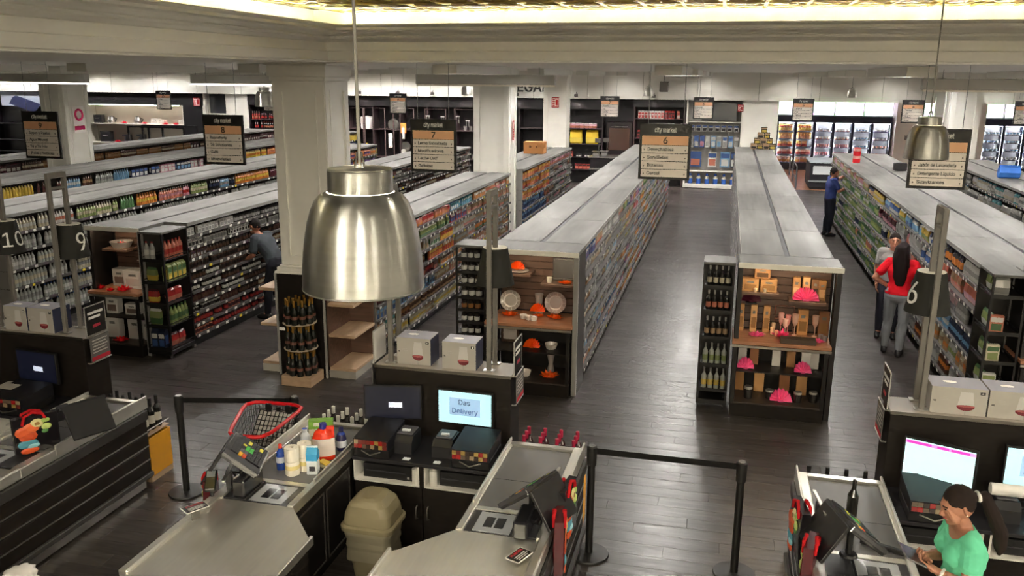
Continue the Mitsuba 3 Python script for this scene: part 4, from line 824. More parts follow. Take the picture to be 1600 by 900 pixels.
item('napkin_flower', fan(0.13, PK, 8, 30), 0.83, 10.16, 0.179, 'pink folded napkin on the bottom shelf of the pink display', 'napkin')
# red display
item('glass_bowl', cup(0.16, 0.09, '#b8b2ac'), -8.37, 10.50, 1.50, 'wide glass bowl on the upper left shelf of the red display', 'bowl', 'vc_gloss'); item('napkin_flower', flower(0.10, RD, 13, 0.8), -8.37, 10.50, 1.53, 'red bow inside the wide glass bowl', 'bow')
item('napkin_flower', flower(0.10, RD, 14, 0.8), -7.93, 10.46, 1.36, 'red bow on the upper right shelf of the red display', 'bow')
item('wine_glass_box', giftbox(0.22, 0.16, 0.25, '#c9c4bd', '#6c5a52'), -8.42, 10.52, 0.936, 'white gift box at the left on the red display counter', 'box'); item('wine_glass_box', giftbox(0.30, 0.22, 0.26, '#e2ddd6', '#c9c0b8'), -8.13, 10.46, 0.936, 'big white gift box in the middle of the red display counter', 'box'); item('wine_glass_box', giftbox(0.12, 0.16, 0.25, '#c5beb6', '#7a5c40'), -7.90, 10.48, 0.936, 'narrow white gift box at the right on the red display counter', 'box')
for i, (x, y, r) in enumerate(((-8.58, 10.24, 0.08), (-8.36, 10.16, 0.07), (-8.18, 10.20, 0.13))): item('napkin_flower', flower(r, RD, 15 + i, 0.9), x, y, 0.936, 'red bow on the red display counter, ' + ('left', 'middle', 'right')[i] + ' of three', 'bow')
for i, (x, w, h) in enumerate(((-8.55, 0.2, 0.24), (-8.22, 0.22, 0.16), (-7.98, 0.10, 0.2))): item('wine_glass_box', giftbox(w, 0.12, h, '#c9c4bd', '#6c5a52'), x, 10.44, 0.531, 'greyish gift box on the middle shelf of the red cabinet, ' + ('left', 'middle', 'right')[i], 'box')
for i, (x, w) in enumerate(((-8.54, 0.22), (-8.17, 0.22), (-7.99, 0.06))): item('wine_glass_box', giftbox(w, 0.12, 0.3, '#c9c4bd', '#c9c0b8'), x, 10.40, 0.179, 'tall pale gift box on the bottom shelf of the red cabinet, ' + ('left', 'middle', 'right')[i], 'box')
item('napkin_flower', flower(0.12, RD, 19, 0.8), -8.32, 10.22, 0.179, 'red bow on the bottom shelf of the red display', 'bow')
# right-edge display
item('napkin_flower', flower(0.12, '#f0c02a', 20, 1.0), 3.56, 10.40, 1.50, 'yellow napkin flower at the right edge of the picture', 'napkin'); shelf_on(3.40, 3.80, 10.30, 10.68, 1.50, 'short dark wall shelf', D45)
item('glass_bowl', cup(0.12, 0.09, '#a09890'), 3.62, 10.40, 0.936, 'glass bowl on the counter at the right edge of the picture', 'bowl', 'vc_gloss')

# ------------------------------------------------------------------ wire racks beside the displays
def wire_rack(x0, x1, y0, y1, zs, top, label, wheels=True, mesh=True):
    k = thing('wire_rack', label, 'rack'); B = '#0d0c0c'
    t = 0.012
    for x in (x0, x1):
        for y in (y0, y1): part(k, 'post', MB().box(x - t, x + t, y - t, y + t, 0.06 if wheels else 0.0, top, B), 'vc_satin')
    for z in zs:
        m = MB().box(x0, x1, y0, y1, z - 0.014, z, '#191717').box(x0, x1, y0 - 0.016, y0 - 0.008, z - 0.02, z + 0.022, B)
        for s in (x0, x1): m.box(s - 0.006, s + 0.006, y0, y1, z + 0.03, z + 0.04, B)
        part(k, 'shelf', m, 'vc_satin')
    part(k, 'top', MB().box(x0 - 0.015, x1 + 0.015, y0 - 0.02, y1 + 0.01, top - 0.03, top, '#777672', 0.004), 'gondola_metal')
    part(k, 'back_panel', MB().box(x0, x1, y1 - 0.006, y1, 0.08, top - 0.03, '#131111'), 'vc_satin')
    part(k, 'base', MB().box(x0 - 0.012, x1 + 0.012, y0 - 0.02, y1, 0.06, 0.12, B, 0.004), 'vc_satin')
    if wheels:
        for x in (x0 + 0.03, x1 - 0.03):
            for y in (y0 + 0.03, y1 - 0.03):
                part(k, 'caster', MB().lathe([(0.001, -0.012), (0.03, -0.012), (0.03, 0.012), (0.001, 0.012)], '#222020', 12).move(TR(x, y, 0.03, ry=90)), 'vc_satin')
    return k
BZ = [0.24, 0.56, 0.90, 1.23, 1.53]
wire_rack(-0.15, 0.19, 10.20, 10.58, BZ, 1.83, 'narrow black bottle rack left of the pink display')
for i, z in enumerate(BZ):
    pal = [S('wine_bottle', 'clear', 'yellow', 'grey')] if i == 0 else [S('wine_bottle', 'clear', 'lime', 'grey')] if i == 1 else [S('wine_bottle', 'black', ('salmon', 'cream', 'tan')[i % 3], 'silver')]
    stock(None, 'x', -0.14, 0.20, 4 - i, 10.205, 0, z + 0.001, 0.29, pal, 900 + i, 'black bottle rack', 4 - i, blk=(2, 2.1), fill=1.0)
JZ = [0.20 + 0.165 * i for i in range(10)]
wire_rack(-3.22, -2.85, 10.20, 10.60, JZ, 1.87, 'narrow dark jar rack left of the orange display', wheels=False)
for i, z in enumerate(JZ): stock(None, 'x', -3.21, -2.86, 9 - i, 10.205, 0, z + 0.001, 0.145, [S('glass_jar', 'dark', 'white' if i != 5 else 'amber', 'black')], 930 + i, 'dark jar rack', 9 - i, blk=(2, 2.1), fill=1.0)
RZ = [0.14, 0.47, 0.79, 1.10, 1.42]
wire_rack(-7.79, -7.44, 10.14, 10.70, RZ, 1.82, 'black wire rack of red and green packs right of the red display')
for i, z in enumerate(RZ):
    fr, sd = [(S('drink_carton', 'navy', 'blue', 'white'), S('food_pouch', 'red', 'salmon', 'wine')), (S('snack_bag', 'lime', 'green', 'white'), S('juice_bottle', 'lime', 'green', 'green')), (S('food_pouch', 'red', 'yellow', 'wine'), S('food_pouch', 'red', 'salmon', 'red')), (S('food_pouch', 'lime', 'yellow', 'green'), S('drink_carton', 'lime', 'yellow', 'green')), (S('juice_bottle', 'silver', 'white', 'red'), S('juice_bottle', 'salmon', 'red', 'red'))][i]
    stock(None, 'x', -7.80, -7.52, 4 - i, 10.145, 0, z + 0.001, 0.29, [fr], 960 + i, 'red and green rack', 4 - i, blk=(2, 2.1), fill=1.0)
    stock(None, 'y', 10.22, 10.70, 4 - i, -7.43, 1, z + 0.001, 0.29, [sd], 970 + i, 'red and green rack', 4 - i, blk=(2, 2.1), fill=1.0)
GZ = [0.20, 0.52, 0.86, 1.20, 1.62]
wire_rack(2.95, 3.28, 10.18, 10.70, GZ, 1.87, 'black wire rack of green and white packs at right')
for i, z in enumerate(GZ):
    pal = [[S('snack_bag', 'white', 'cream', 'silver')], [S('small_box', 'white', 'green', 'lime')], [S('small_box', 'cream', 'lime', 'green')], [S('small_box', 'salmon', 'green', 'white')], [S('food_pouch', 'silver', 'grey', 'clear')]][i]
    stock(None, 'x', 2.96, 3.28, 4 - i, 10.185, 0, z + 0.001, 0.26, pal, 980 + i, 'green and white rack', 4 - i, blk=(2, 2.1), fill=1.0)
    stock(None, 'y', 10.26, 10.70, 4 - i, 2.94, -1, z + 0.001, 0.26, [S('food_pouch', 'lime', 'white', 'green')] if i else pal, 990 + i, 'green and white rack', 4 - i, blk=(2, 2.1), fill=1.0)

# ------------------------------------------------------------------ dark fixture around the near column, champagne stack before it
k = thing('shelving_unit', 'dark shelving fixture around the base of the near white column', 'shelving')
part(k, 'front_panel', MB().box(-5.66, -4.96, 9.98, 10.02, 0, 1.398, '#0d0c0c', 0.003), 'dark_laminate')
part(k, 'core', MB().box(-5.60, -4.97, 10.03, 10.715, 0, 1.398, '#151211'), 'dark_laminate')
for x in (-4.985, -5.665): part(k, 'edge_strip', MB().box(x, x + 0.03, 9.965, 9.98, 0, 1.398, '#8d8b86'), 'vc_satin', label='grey edge strip')
part(k, 'side_board', MB().box(-4.968, -4.95, 10.03, 10.715, 0.14, 1.398, '#4a2818'), 'dark_wood')
part(k, 'end_board', MB().box(-4.96, -4.60, 10.715, 10.74, 0, 1.398, '#5a4638'), 'dark_wood')
part(k, 'plinth', MB().box(-4.96, -4.58, 10.02, 10.715, 0, 0.10, '#8d8982'), 'vc_satin'); part(k, 'plinth', MB().box(-5.96, -5.66, 10.05, 10.9, 0, 0.10, '#a9a59c'), 'vc_satin')
for z in (0.14, 0.60, 1.02): part(k, 'shelf', MB().box(-4.95, -4.58, 10.03, 10.71, z - 0.04, z, '#8a5f42', 0.003), 'oak')
for z in (0.14, 0.68, 1.17): part(k, 'shelf', MB().box(-5.96, -5.67, 10.06, 10.9, z - 0.04, z, '#b08a68', 0.003), 'oak')
part(k, 'side_board', MB().box(-5.664, -5.64, 10.06, 10.9, 0.14, 1.398, '#4a3a30'), 'dark_wood')
k = thing('bottle_stack', 'three-tier stack stand of champagne bottles on a pale wooden crate', 'stand')
part(k, 'crate', MB().box(-5.43, -5.01, 9.58, 9.96, 0, 0.135, '#c9a878', 0.004), 'oak', label='pale wooden crate')
for z in (0.475, 0.815): part(k, 'tray', MB().lathe([(0.001, 0), (0.215, 0), (0.22, 0.006), (0.001, 0.01)], '#c9b8a0', 24).move(TR(-5.22, 9.77, z)), 'vc_satin', label='round pale divider tray')
part(k, 'price_tag', MB().box(-5.40, -5.32, 9.553, 9.556, 0.76, 0.80, '#e4e2dc'), 'vc_satin')
part(k, 'centre_pole', MB().tube([[-5.22, 9.77, 0.135], [-5.22, 9.77, 1.0]], 0.012, '#6a5a48', 8), 'vc_satin')
champ = Proto()
champ.add('body', MB().lathe([(0.001, 0), (0.041, 0), (0.043, 0.02), (0.043, 0.075, '#5c3b30'), (0.043, 0.115), (0.042, 0.16), (0.016, 0.23), (0.014, 0.245)], '#0d100c', 10), 'vc_gloss')
champ.add('foil', MB().lathe([(0.0155, 0.225), (0.0165, 0.25), (0.0155, 0.285), (0.018, 0.29), (0.018, 0.315), (0.001, 0.322)], '#b98f45', 10), 'vc_metal', label='gold foil neck')
for t, z in enumerate((0.136, 0.487, 0.827)):
    n = 0
    for ringr, cnt in ((0.165, 10), (0.075, 4)):
        for q in range(cnt):
            a = 2 * math.pi * q / cnt + 0.2 * t
            champ.put('champagne_bottle', TR(-5.22 + ringr * math.cos(a), 9.77 + ringr * math.sin(a), z), 'gold-necked champagne bottle on the ' + ('bottom', 'middle', 'top')[t] + ' tier, ' + ('outer' if cnt > 4 else 'inner') + ' ring, ' + ('right side' if math.cos(a) > 0.5 else 'left side' if math.cos(a) < -0.5 else 'rear' if math.sin(a) > 0 else 'front'), 'bottle', ('bottom', 'middle', 'top')[t] + ' tier champagne bottles')
# ------------------------------------------------------------------ checkout lanes
def sbox(m, xa, xb, y0, y1, z0, z1, col, b=0.0): return m.box(min(xa, xb), max(xa, xb), y0, y1, z0, z1, col, b)
LB = '#0d0b0b'
YE = 4.12       # front end of the bagging areas
def lane(xi, d, label):
    X = lambda u: xi + d * u
    k = thing('checkout_lane', label, 'checkout counter')
    m = MB(); sbox(m, X(0.02), X(0.66), 5.17, 6.70, 0.10, 0.80, LB); sbox(m, X(0.0), X(0.66), YE + 0.06, 5.17, 0.10, 0.80, LB)
    part(k, 'body', m, 'dark_laminate')
    m = MB(); sbox(m, X(0.06), X(0.60), YE + 0.12, 6.62, 0.0, 0.10, '#0a0a0a'); part(k, 'plinth', m, 'vc_satin')
    m = MB(); sbox(m, X(0.655), X(0.672), YE + 0.10, 6.60, 0.03, 0.11, '#9a9893', 0.003); part(k, 'kick_plate', m, 'vc_metal', label='pale metal kick plate')
    m = MB(); sbox(m, X(0.66), X(0.69), YE + 0.05, 6.70, 0.70, 0.80, '#242322', 0.006); part(k, 'bumper_rail', m, 'vc_satin')
    m = MB(); sbox(m, X(0.66), X(0.695), YE + 0.05, 6.70, 0.115, 0.165, '#2c2b2a', 0.006); part(k, 'bumper_rail', m, 'vc_satin')
    for z in (0.28, 0.42, 0.56, 0.69):
        m = MB(); sbox(m, X(0.66), X(0.668), YE + 0.05, 6.70, z, z + 0.010, '#b3b0aa'); part(k, 'trim_strip', m, 'vc_metal', label='thin bright metal strip')
    for z in (0.17, 0.295, 0.435, 0.575):
        m = MB(); sbox(m, X(0.655), X(0.663), YE + 0.05, 6.70, z, z + 0.11, '#141110', 0.003); part(k, 'side_board', m, 'dark_laminate')
    # inner side: framed panels
    for y0, y1 in ((5.24, 5.68), (5.72, 6.16)):
        m = MB(); sbox(m, X(0.012), X(0.02), y0, y1, 0.14, 0.74, '#121010')
        for a, b, c0, e in ((y0, y1, 0.14, 0.155), (y0, y1, 0.725, 0.74), (y0, y0 + 0.015, 0.14, 0.74), (y1 - 0.015, y1, 0.14, 0.74)): sbox(m, X(0.006), X(0.012), a, b, c0, e, '#33302e')
        part(k, 'inner_panel', m, 'vc_satin')
    m = MB(); sbox(m, X(0.05), X(0.575), 5.55, 6.63, 0.80, 0.868, '#3c3c3d', 0.006); part(k, 'conveyor_belt', m, 'belt_rubber')
    m = MB(); sbox(m, X(0.05), X(0.575), 6.005, 6.013, 0.868, 0.8685, '#26262a'); part(k, 'belt_seam', m, 'vc_satin')
    m = MB(); sbox(m, X(0.0), X(0.052), 5.17, 6.70, 0.80, 0.885, '#a8a69f', 0.006); part(k, 'inner_rail', m, 'stainless')
    m = MB(); sbox(m, X(0.012), X(0.03), 5.55, 6.72, 0.885, 0.915, '#a8a69f', 0.004); part(k, 'inner_rail', m, 'stainless')
    m = MB(); sbox(m, X(0.573), X(0.66), 5.17, 6.70, 0.80, 0.89, '#a8a69f', 0.006); sbox(m, X(0.645), X(0.662), 5.55, 6.74, 0.80, 0.925, '#a8a69f', 0.004); part(k, 'outer_rail', m, 'stainless')
    m = MB(); sbox(m, X(0.03), X(0.65), 6.63, 6.70, 0.78, 0.888, '#c2bfb7', 0.006); part(k, 'end_cap', m, 'vc_metal', label='bright metal end of the conveyor')
    m = MB(); sbox(m, X(0.05), X(0.575), 5.495, 5.55, 0.80, 0.872, '#a8a69f', 0.004); part(k, 'divider', m, 'stainless')
    m = MB(); sbox(m, X(0.05), X(0.40), 5.18, 5.495, 0.80, 0.866, '#232427', 0.003); sbox(m, X(0.11), X(0.38), 5.20, 5.47, 0.866, 0.872, '#8d9094', 0.002); sbox(m, X(0.17), X(0.235), 5.26, 5.40, 0.872, 0.874, '#0c0d10'); sbox(m, X(0.25), X(0.315), 5.26, 5.40, 0.872, 0.874, '#0c0d10'); part(k, 'scanner', m, 'vc_gloss', label='barcode scanner plate with dark glass windows')
    m = MB(); sbox(m, X(0.40), X(0.575), 5.18, 5.495, 0.80, 0.880, '#1c1c1e', 0.004); part(k, 'side_deck', m, 'vc_satin')
    # stainless bagging plate, widening towards the cashier
    poly = [(X(0.0), 5.172), (X(-0.29), 4.83), (X(-0.33), 4.80), (X(-0.33), YE), (X(0.60), YE), (X(0.60), 5.172)]
    m = MB().prism(poly, 0.845, 0.872, 'z', '#a8a69f'); part(k, 'bagging_plate', m, 'stainless', label='brushed steel bagging plate')
    m = MB(); sbox(m, X(-0.35), X(-0.325), YE, 4.80, 0.835, 0.905, '#c9c7c0', 0.006); part(k, 'plate_lip', m, 'stainless')
    m = MB(); sbox(m, X(0.595), X(0.665), YE, 5.172, 0.80, 0.90, '#a8a69f', 0.012); part(k, 'plate_lip', m, 'stainless')
    m = MB(); sbox(m, X(-0.30), X(0.0), YE + 0.02, 4.80, 0.10, 0.835, '#0b0a0a'); part(k, 'bagging_cabinet', m, 'dark_laminate')
    return k
lane(-1.66, 1, 'checkout lane with bent-back steel bagging plate and red-capped bottles behind, bottom centre')
lane(-2.90, -1, 'checkout lane with groceries on the belt beside the red-rimmed cart')
lane(-5.93, 1, 'dark checkout lane with metal strips at the left edge')
lane(1.37, -1, 'checkout lane where the woman in mint green stands')

# ------------------------------------------------------------------ cashier cabinets with the tall back wall
def cabinet(x0, x1, label):
    k = thing('cashier_cabinet', label, 'cabinet'); xm = (x0 + x1) / 2
    part(k, 'back_wall', MB().box(x0, x1, 6.76, 7.08, 0.0, 1.43, '#0f0d0e', 0.004), 'dark_laminate')
    part(k, 'wall_top', MB().box(x0 - 0.005, x1 + 0.005, 6.75, 7.09, 1.43, 1.45, '#857e76', 0.004), 'vc_satin', label='greyish wall top board')
    part(k, 'top_edge', MB().box(x0 - 0.005, x1 + 0.005, 6.742, 6.75, 1.425, 1.452, '#77736d', 0.002), 'vc_metal')
    part(k, 'carcass', MB().box(x0 + 0.01, x1 - 0.01, 6.24, 6.755, 0.05, 0.60, '#0c0b0b').box(x0 + 0.01, x1 - 0.01, 6.66, 6.755, 0.60, 0.79, '#0c0b0b'), 'dark_laminate')
    part(k, 'counter', MB().box(x0 + 0.004, x1 - 0.004, 6.19, 6.757, 0.79, 0.82, '#17161a', 0.004), 'vc_satin')
    part(k, 'plinth', MB().box(x0 + 0.04, x1 - 0.04, 6.28, 6.72, 0.0, 0.05, '#080808'), 'vc_satin')
    fr = MB()
    for a, b in ((x0 + 0.012, xm - 0.02), (xm + 0.02, x1 - 0.012)):
        fr.box(a, b, 6.20, 6.655, 0.602, 0.62, '#d3d0c8', 0.002).box(a, a + 0.016, 6.20, 6.655, 0.62, 0.788, '#d3d0c8').box(b - 0.016, b, 6.20, 6.655, 0.62, 0.788, '#d3d0c8').box(a, b, 6.645, 6.655, 0.62, 0.788, '#8a8880')
    part(k, 'shelf_lining', fr, 'vc_satin', label='white shelf bay lining')
    part(k, 'divider', MB().box(xm - 0.02, xm + 0.02, 6.20, 6.655, 0.60, 0.79, '#0c0b0b'), 'dark_laminate')
    for s, a, b in ((1, x0 + 0.015, xm - 0.004), (-1, xm + 0.004, x1 - 0.015)):
        dk = part(k, 'door', MB().box(a, b, 6.215, 6.235, 0.06, 0.595, '#110f0f', 0.003), 'dark_laminate')
        hx = (b - 0.045) if s > 0 else (a + 0.045)
        part(dk, 'handle', MB().tube([[hx, 6.215, 0.43], [hx, 6.185, 0.42], [hx, 6.18, 0.37], [hx, 6.185, 0.32], [hx, 6.215, 0.31]], 0.006, '#c9c7c2', 6), 'vc_metal', label='chrome bow handle')
    return k
cabinet(-2.90, -1.66, 'dark cashier cabinet with two doors between the two middle lanes')
cabinet(-7.17, -5.93, 'dark cashier cabinet at the left edge below the two post lamps')
cabinet(1.37, 2.61, 'dark cashier cabinet behind the woman in mint green')

def computer(x0, x1, label): single('computer', MB().box(x0, x1, 6.25, 6.60, 0.621, 0.745, '#0e0e10', 0.004).box(x0 + 0.02, x1 - 0.06, 6.247, 6.25, 0.68, 0.69, '#26262a').box(x1 - 0.045, x1 - 0.025, 6.246, 6.25, 0.64, 0.66, '#8a8a8a'), 'vc_satin', label, 'computer')
def paper_roll(x, label): single('paper_roll', MB().lathe([(0.012, 0.0), (0.032, 0), (0.032, 0.13), (0.012, 0.13), (0.012, 0.0)], '#dedbd2', 14), 'vc_matte', label, 'paper roll', M=TR(x, 6.24, 0.621))
computer(-2.82, -2.38, 'black computer in the left white-lined bay between the lanes'); computer(-2.14, -1.72, 'black computer in the right white-lined bay between the lanes')
paper_roll(-2.345, 'white receipt paper roll at the right of the left computer'); paper_roll(-2.19, 'white receipt paper roll at the left of the right computer')
computer(1.45, 1.85, 'black computer in the bay below the cash drawer behind the cashier'); computer(2.10, 2.50, 'black computer at the right edge behind the cashier')
paper_roll(1.93, 'white paper roll behind the cashier, right of her ponytail')

def monitor(x, y, rz, screen, label, lit=0.37):
    w, h = 0.48, 0.29
    k = thing('monitor', label, 'monitor'); M = TR(x, y, 0, rz)
    part(k, 'bezel', MB().box(-w / 2 - 0.015, w / 2 + 0.015, -0.002, 0.035, 0.985, 1.0 + h + 0.015, '#0b0b0d', 0.004), 'vc_satin', M=M)
    part(k, 'stand', MB().box(-0.11, 0.11, -0.02, 0.07, 0.821, 0.835, '#0c0c0e', 0.003).box(-0.03, 0.03, 0.036, 0.06, 0.835, 1.1, '#0c0c0e'), 'vc_satin', M=M)
    def pane(x0, x1, z0, z1, colr, e, y=-0.003, nm='screen', l=None):
        part(k, nm, MB().raw([[x0, y, z0], [x1, y, z0], [x1, y, z1], [x0, y, z1]], [[0, 1, 2], [0, 2, 3]], colr), 'vc_glow', M=M, emit=(c(colr) * e if e else None), label=l)
    a, b, z0, z1 = -w / 2, w / 2, 1.0, 1.0 + h
    if screen == 'dark':
        pane(a, b, z0, z1, '#0a0d1c', 0.3); pane(-0.04, 0.08, 1.10, 1.15, '#cdd8f2', lit * 0.8, -0.004, 'window', 'small lit window on the dark screen')
    elif screen == 'blue':
        pane(a, b, z0, z1, '#a9e3f2', lit)
        pane(-0.14, 0.14, 1.075, 1.235, '#8fb2d6', lit * 0.8, -0.004, 'picture', 'greyish picture on the screen')
        t = MB().text('Das', 0.045, [-0.06, -0.005, 1.175], [1, 0, 0], [0, 0, 1], '#1d2d5a', 0.001); t.text('Delivery', 0.045, [-0.12, -0.005, 1.095], [1, 0, 0], [0, 0, 1], '#2a4a8a', 0.001)
        part(k, 'lettering', t, 'vc_matte', M=M)
    else:
        pane(a, b, z0, z1, '#b9ecf2', lit)
        pane(a, b, z1 - 0.035, z1 - 0.008, '#e79adf', lit * 0.9, -0.004, 'title_bar', 'pink title bar on the screen')
        for u0, u1 in ((a + 0.01, -0.06), (-0.02, 0.06), (0.075, 0.2)): pane(u0, u1, z1 - 0.031, z1 - 0.013, '#d63fc0', lit * 0.7, -0.005, 'title_bar')
    return k
monitor(-2.70, 6.66, 12, 'dark', 'dark monitor with a small lit window, left of the bright one between the lanes')
monitor(-2.05, 6.69, -2, 'blue', 'bright blue monitor at the right of the cabinet between the lanes')
monitor(-6.42, 6.66, -6, 'dark', 'dark monitor with a small lit window at the left edge')
monitor(1.70, 6.55, -22, 'pink', 'bright monitor with a pink title bar behind the cashier')
monitor(2.42, 6.62, -4, 'blue', 'bright monitor cut by the right edge of the picture')

def candy_case(x0, x1, z, label):
    k = thing('counter_case', label, 'case')
    y0, y1 = 6.195, 6.60
    part(k, 'drawer', MB().box(x0, x1, y0 + 0.01, y1, z, z + 0.075, '#0c0c0e', 0.004), 'vc_satin')
    part(k, 'case', MB().prism([(y0, z + 0.078), (y1, z + 0.078), (y1, z + 0.20), (y0, z + 0.165)], x0, x1, 'x', '#0e0e13'), 'vc_satin')
    r = random.Random(int(x0 * 100)); m = MB()
    cols = ['#7e1a1a', '#8a1c1c', '#54483c', '#2a201c', '#84745a', '#1f1815', '#8a7440', '#5a2420']
    n = 8; w = (x1 - x0 - 0.02) / n
    for i in range(n):
        for j in range(2): m.box(x0 + 0.01 + i * w, x0 + 0.01 + (i + 1) * w - 0.002, y0 - 0.006, y0 - 0.001, z + 0.085 + j * 0.038, z + 0.12 + j * 0.038, cols[i] if j == 0 else r.choice(cols))
    part(k, 'front_pack_row', m, 'vc_gloss', label='row of small coloured packs')
    part(k, 'drawer_handle', MB().tube([[x0 + 0.07, y0 + 0.005, z + 0.06], [(x0 + x1) / 2, y0 - 0.02, z + 0.035], [x1 - 0.07, y0 + 0.005, z + 0.06]], 0.006, '#b9b6b0', 6), 'vc_metal', label='bright curved handle')
    return k
candy_case(-2.88, -2.57, 0.821, 'black counter case with small packs in front, left of the printers'); candy_case(-2.02, -1.70, 0.821, 'black counter case with small packs in front, right of the printers')
candy_case(1.46, 1.80, 0.821, 'black counter case with small packs left of the cashier'); candy_case(-6.60, -6.20, 0.821, 'black counter case below the left-edge monitor')
single('paper_sheet', MB().box(-6.66, -6.46, 6.36, 6.55, 1.008, 1.012, '#8a857e'), 'vc_matte', 'paper sheet lying on the left-edge counter case', 'paper')
def printer(x, label):
    k = thing('receipt_printer', label, 'printer'); y0, y1, z = 6.34, 6.58, 0.821
    part(k, 'body', MB().prism([(y0, z), (y1, z), (y1, z + 0.15), (y0 + 0.05, z + 0.15), (y0, z + 0.10)], x - 0.085, x + 0.085, 'x', '#17171a'), 'vc_satin')
    part(k, 'lid', MB().box(x - 0.07, x + 0.07, y0 + 0.06, y1 - 0.01, z + 0.151, z + 0.165, '#3d3d42', 0.004), 'vc_satin')
    part(k, 'receipt', MB().box(x - 0.035, x + 0.035, y0 + 0.10, y0 + 0.125, z + 0.166, z + 0.18, '#d9dade'), 'vc_matte', label='white receipt')
printer(-2.50, 'left receipt printer on the cabinet between the lanes'); printer(-2.15, 'right receipt printer on the cabinet between the lanes'); printer(2.15, 'receipt printer at the right edge beside the cashier')
for i, x in enumerate((-2.43, -2.16)): single('paper_slip', MB().box(x - 0.03, x + 0.03, 6.23, 6.28, 0.8215, 0.824, '#cfd2d6'), 'vc_matte', 'small white paper slip before the ' + ('left', 'right')[i] + ' receipt printer', 'paper')
single('paper_stack', MB().lathe([(0.001, -0.12), (0.045, -0.12), (0.045, 0.12), (0.001, 0.12)], '#d3d1cc', 14).move(TR(2.16, 6.44, 1.036, ry=90)), 'vc_matte', 'rolled white paper on the printer at the right edge', 'paper roll')

# ------------------------------------------------------------------ post lamps, boxes and signs on the back walls
def curved_text(m, txt, h, z0, r0, slope, ang, col):
    tm = meshkit.text_mesh(txt, h, 0.004); v = tm.vertices.copy(); v[:, 0] -= v[:, 0].max() / 2
    v2, f2 = trimesh.remesh.subdivide_to_size(v, tm.faces, 0.02)
    th = ang + v2[:, 0] / (r0 - slope * h / 2); r = r0 - slope * v2[:, 1] + v2[:, 2]
    return m.add((np.c_[r * np.sin(th), -r * np.cos(th), z0 + v2[:, 1]], f2), col)
def post_lamp(x, num, ang, label):
    k = thing('post_lamp', label, 'lamp'); G = '#5f5c57'
    ya, yb = 6.84, 7.045
    for y in (ya, yb): part(k, 'pole', MB().box(x - 0.02, x + 0.02, y - 0.018, y + 0.018, 1.452, 3.02, G, 0.003), 'vc_satin')
    part(k, 'top_bar', MB().box(x - 0.02, x + 0.02, ya - 0.018, yb + 0.018, 2.97, 3.02, G, 0.003), 'vc_satin'); part(k, 'cross_bar', MB().box(x - 0.018, x + 0.018, ya, yb, 2.86, 2.885, G, 0.003), 'vc_satin')
    for y in (ya, yb): part(k, 'foot', MB().box(x - 0.05, x + 0.05, y - 0.035, y + 0.035, 1.4505, 1.462, '#c9c7c2', 0.003), 'vc_metal')
    r1, r0, z0, z1 = 0.108, 0.168, 2.185, 2.505
    sh = MB().lathe([(r0 - 0.012, z0), (r0, z0), (r1, z1), (r1 - 0.006, z1), (r0 - 0.012, z0)], '#161715', 32, (x, yb + 0.0, 0))
    part(k, 'shade', sh, 'vc_matte', label='dark tapered shade')
    part(k, 'shade_top', MB().lathe([(0.026, z1 - 0.012), (r1 - 0.004, z1 - 0.012), (r1 - 0.004, z1 + 0.004), (0.026, z1 + 0.004)], '#dcd8cc', 32, (x, yb, 0)), 'vc_satin', label='pale disc closing the shade')
    if num:
        sl = (r0 - r1) / (z1 - z0)
        m = MB(); curved_text(m, num, 0.17 if len(num) < 2 else 0.14, z0 + 0.075, r0 - sl * 0.075 + 0.001, sl, math.radians(ang), '#d8d8d4'); m.move(TR(x, yb, 0))
        part(k, 'number', m, 'vc_satin', label='pale number ' + num)
post_lamp(-1.875, '7', 175, 'post lamp with dark tapered shade in front of the orange display')
post_lamp(-2.78, '8', 165, 'post lamp whose shade hides behind the big pendant')
post_lamp(1.60, '6', -72, 'post lamp at the right, its shade numbered six, before the red-shirted woman'); post_lamp(-6.19, '9', 80, 'post lamp at the left, its dark shade numbered nine, near the red display'); post_lamp(-6.955, '10', 70, 'post lamp cut by the left edge of the picture')

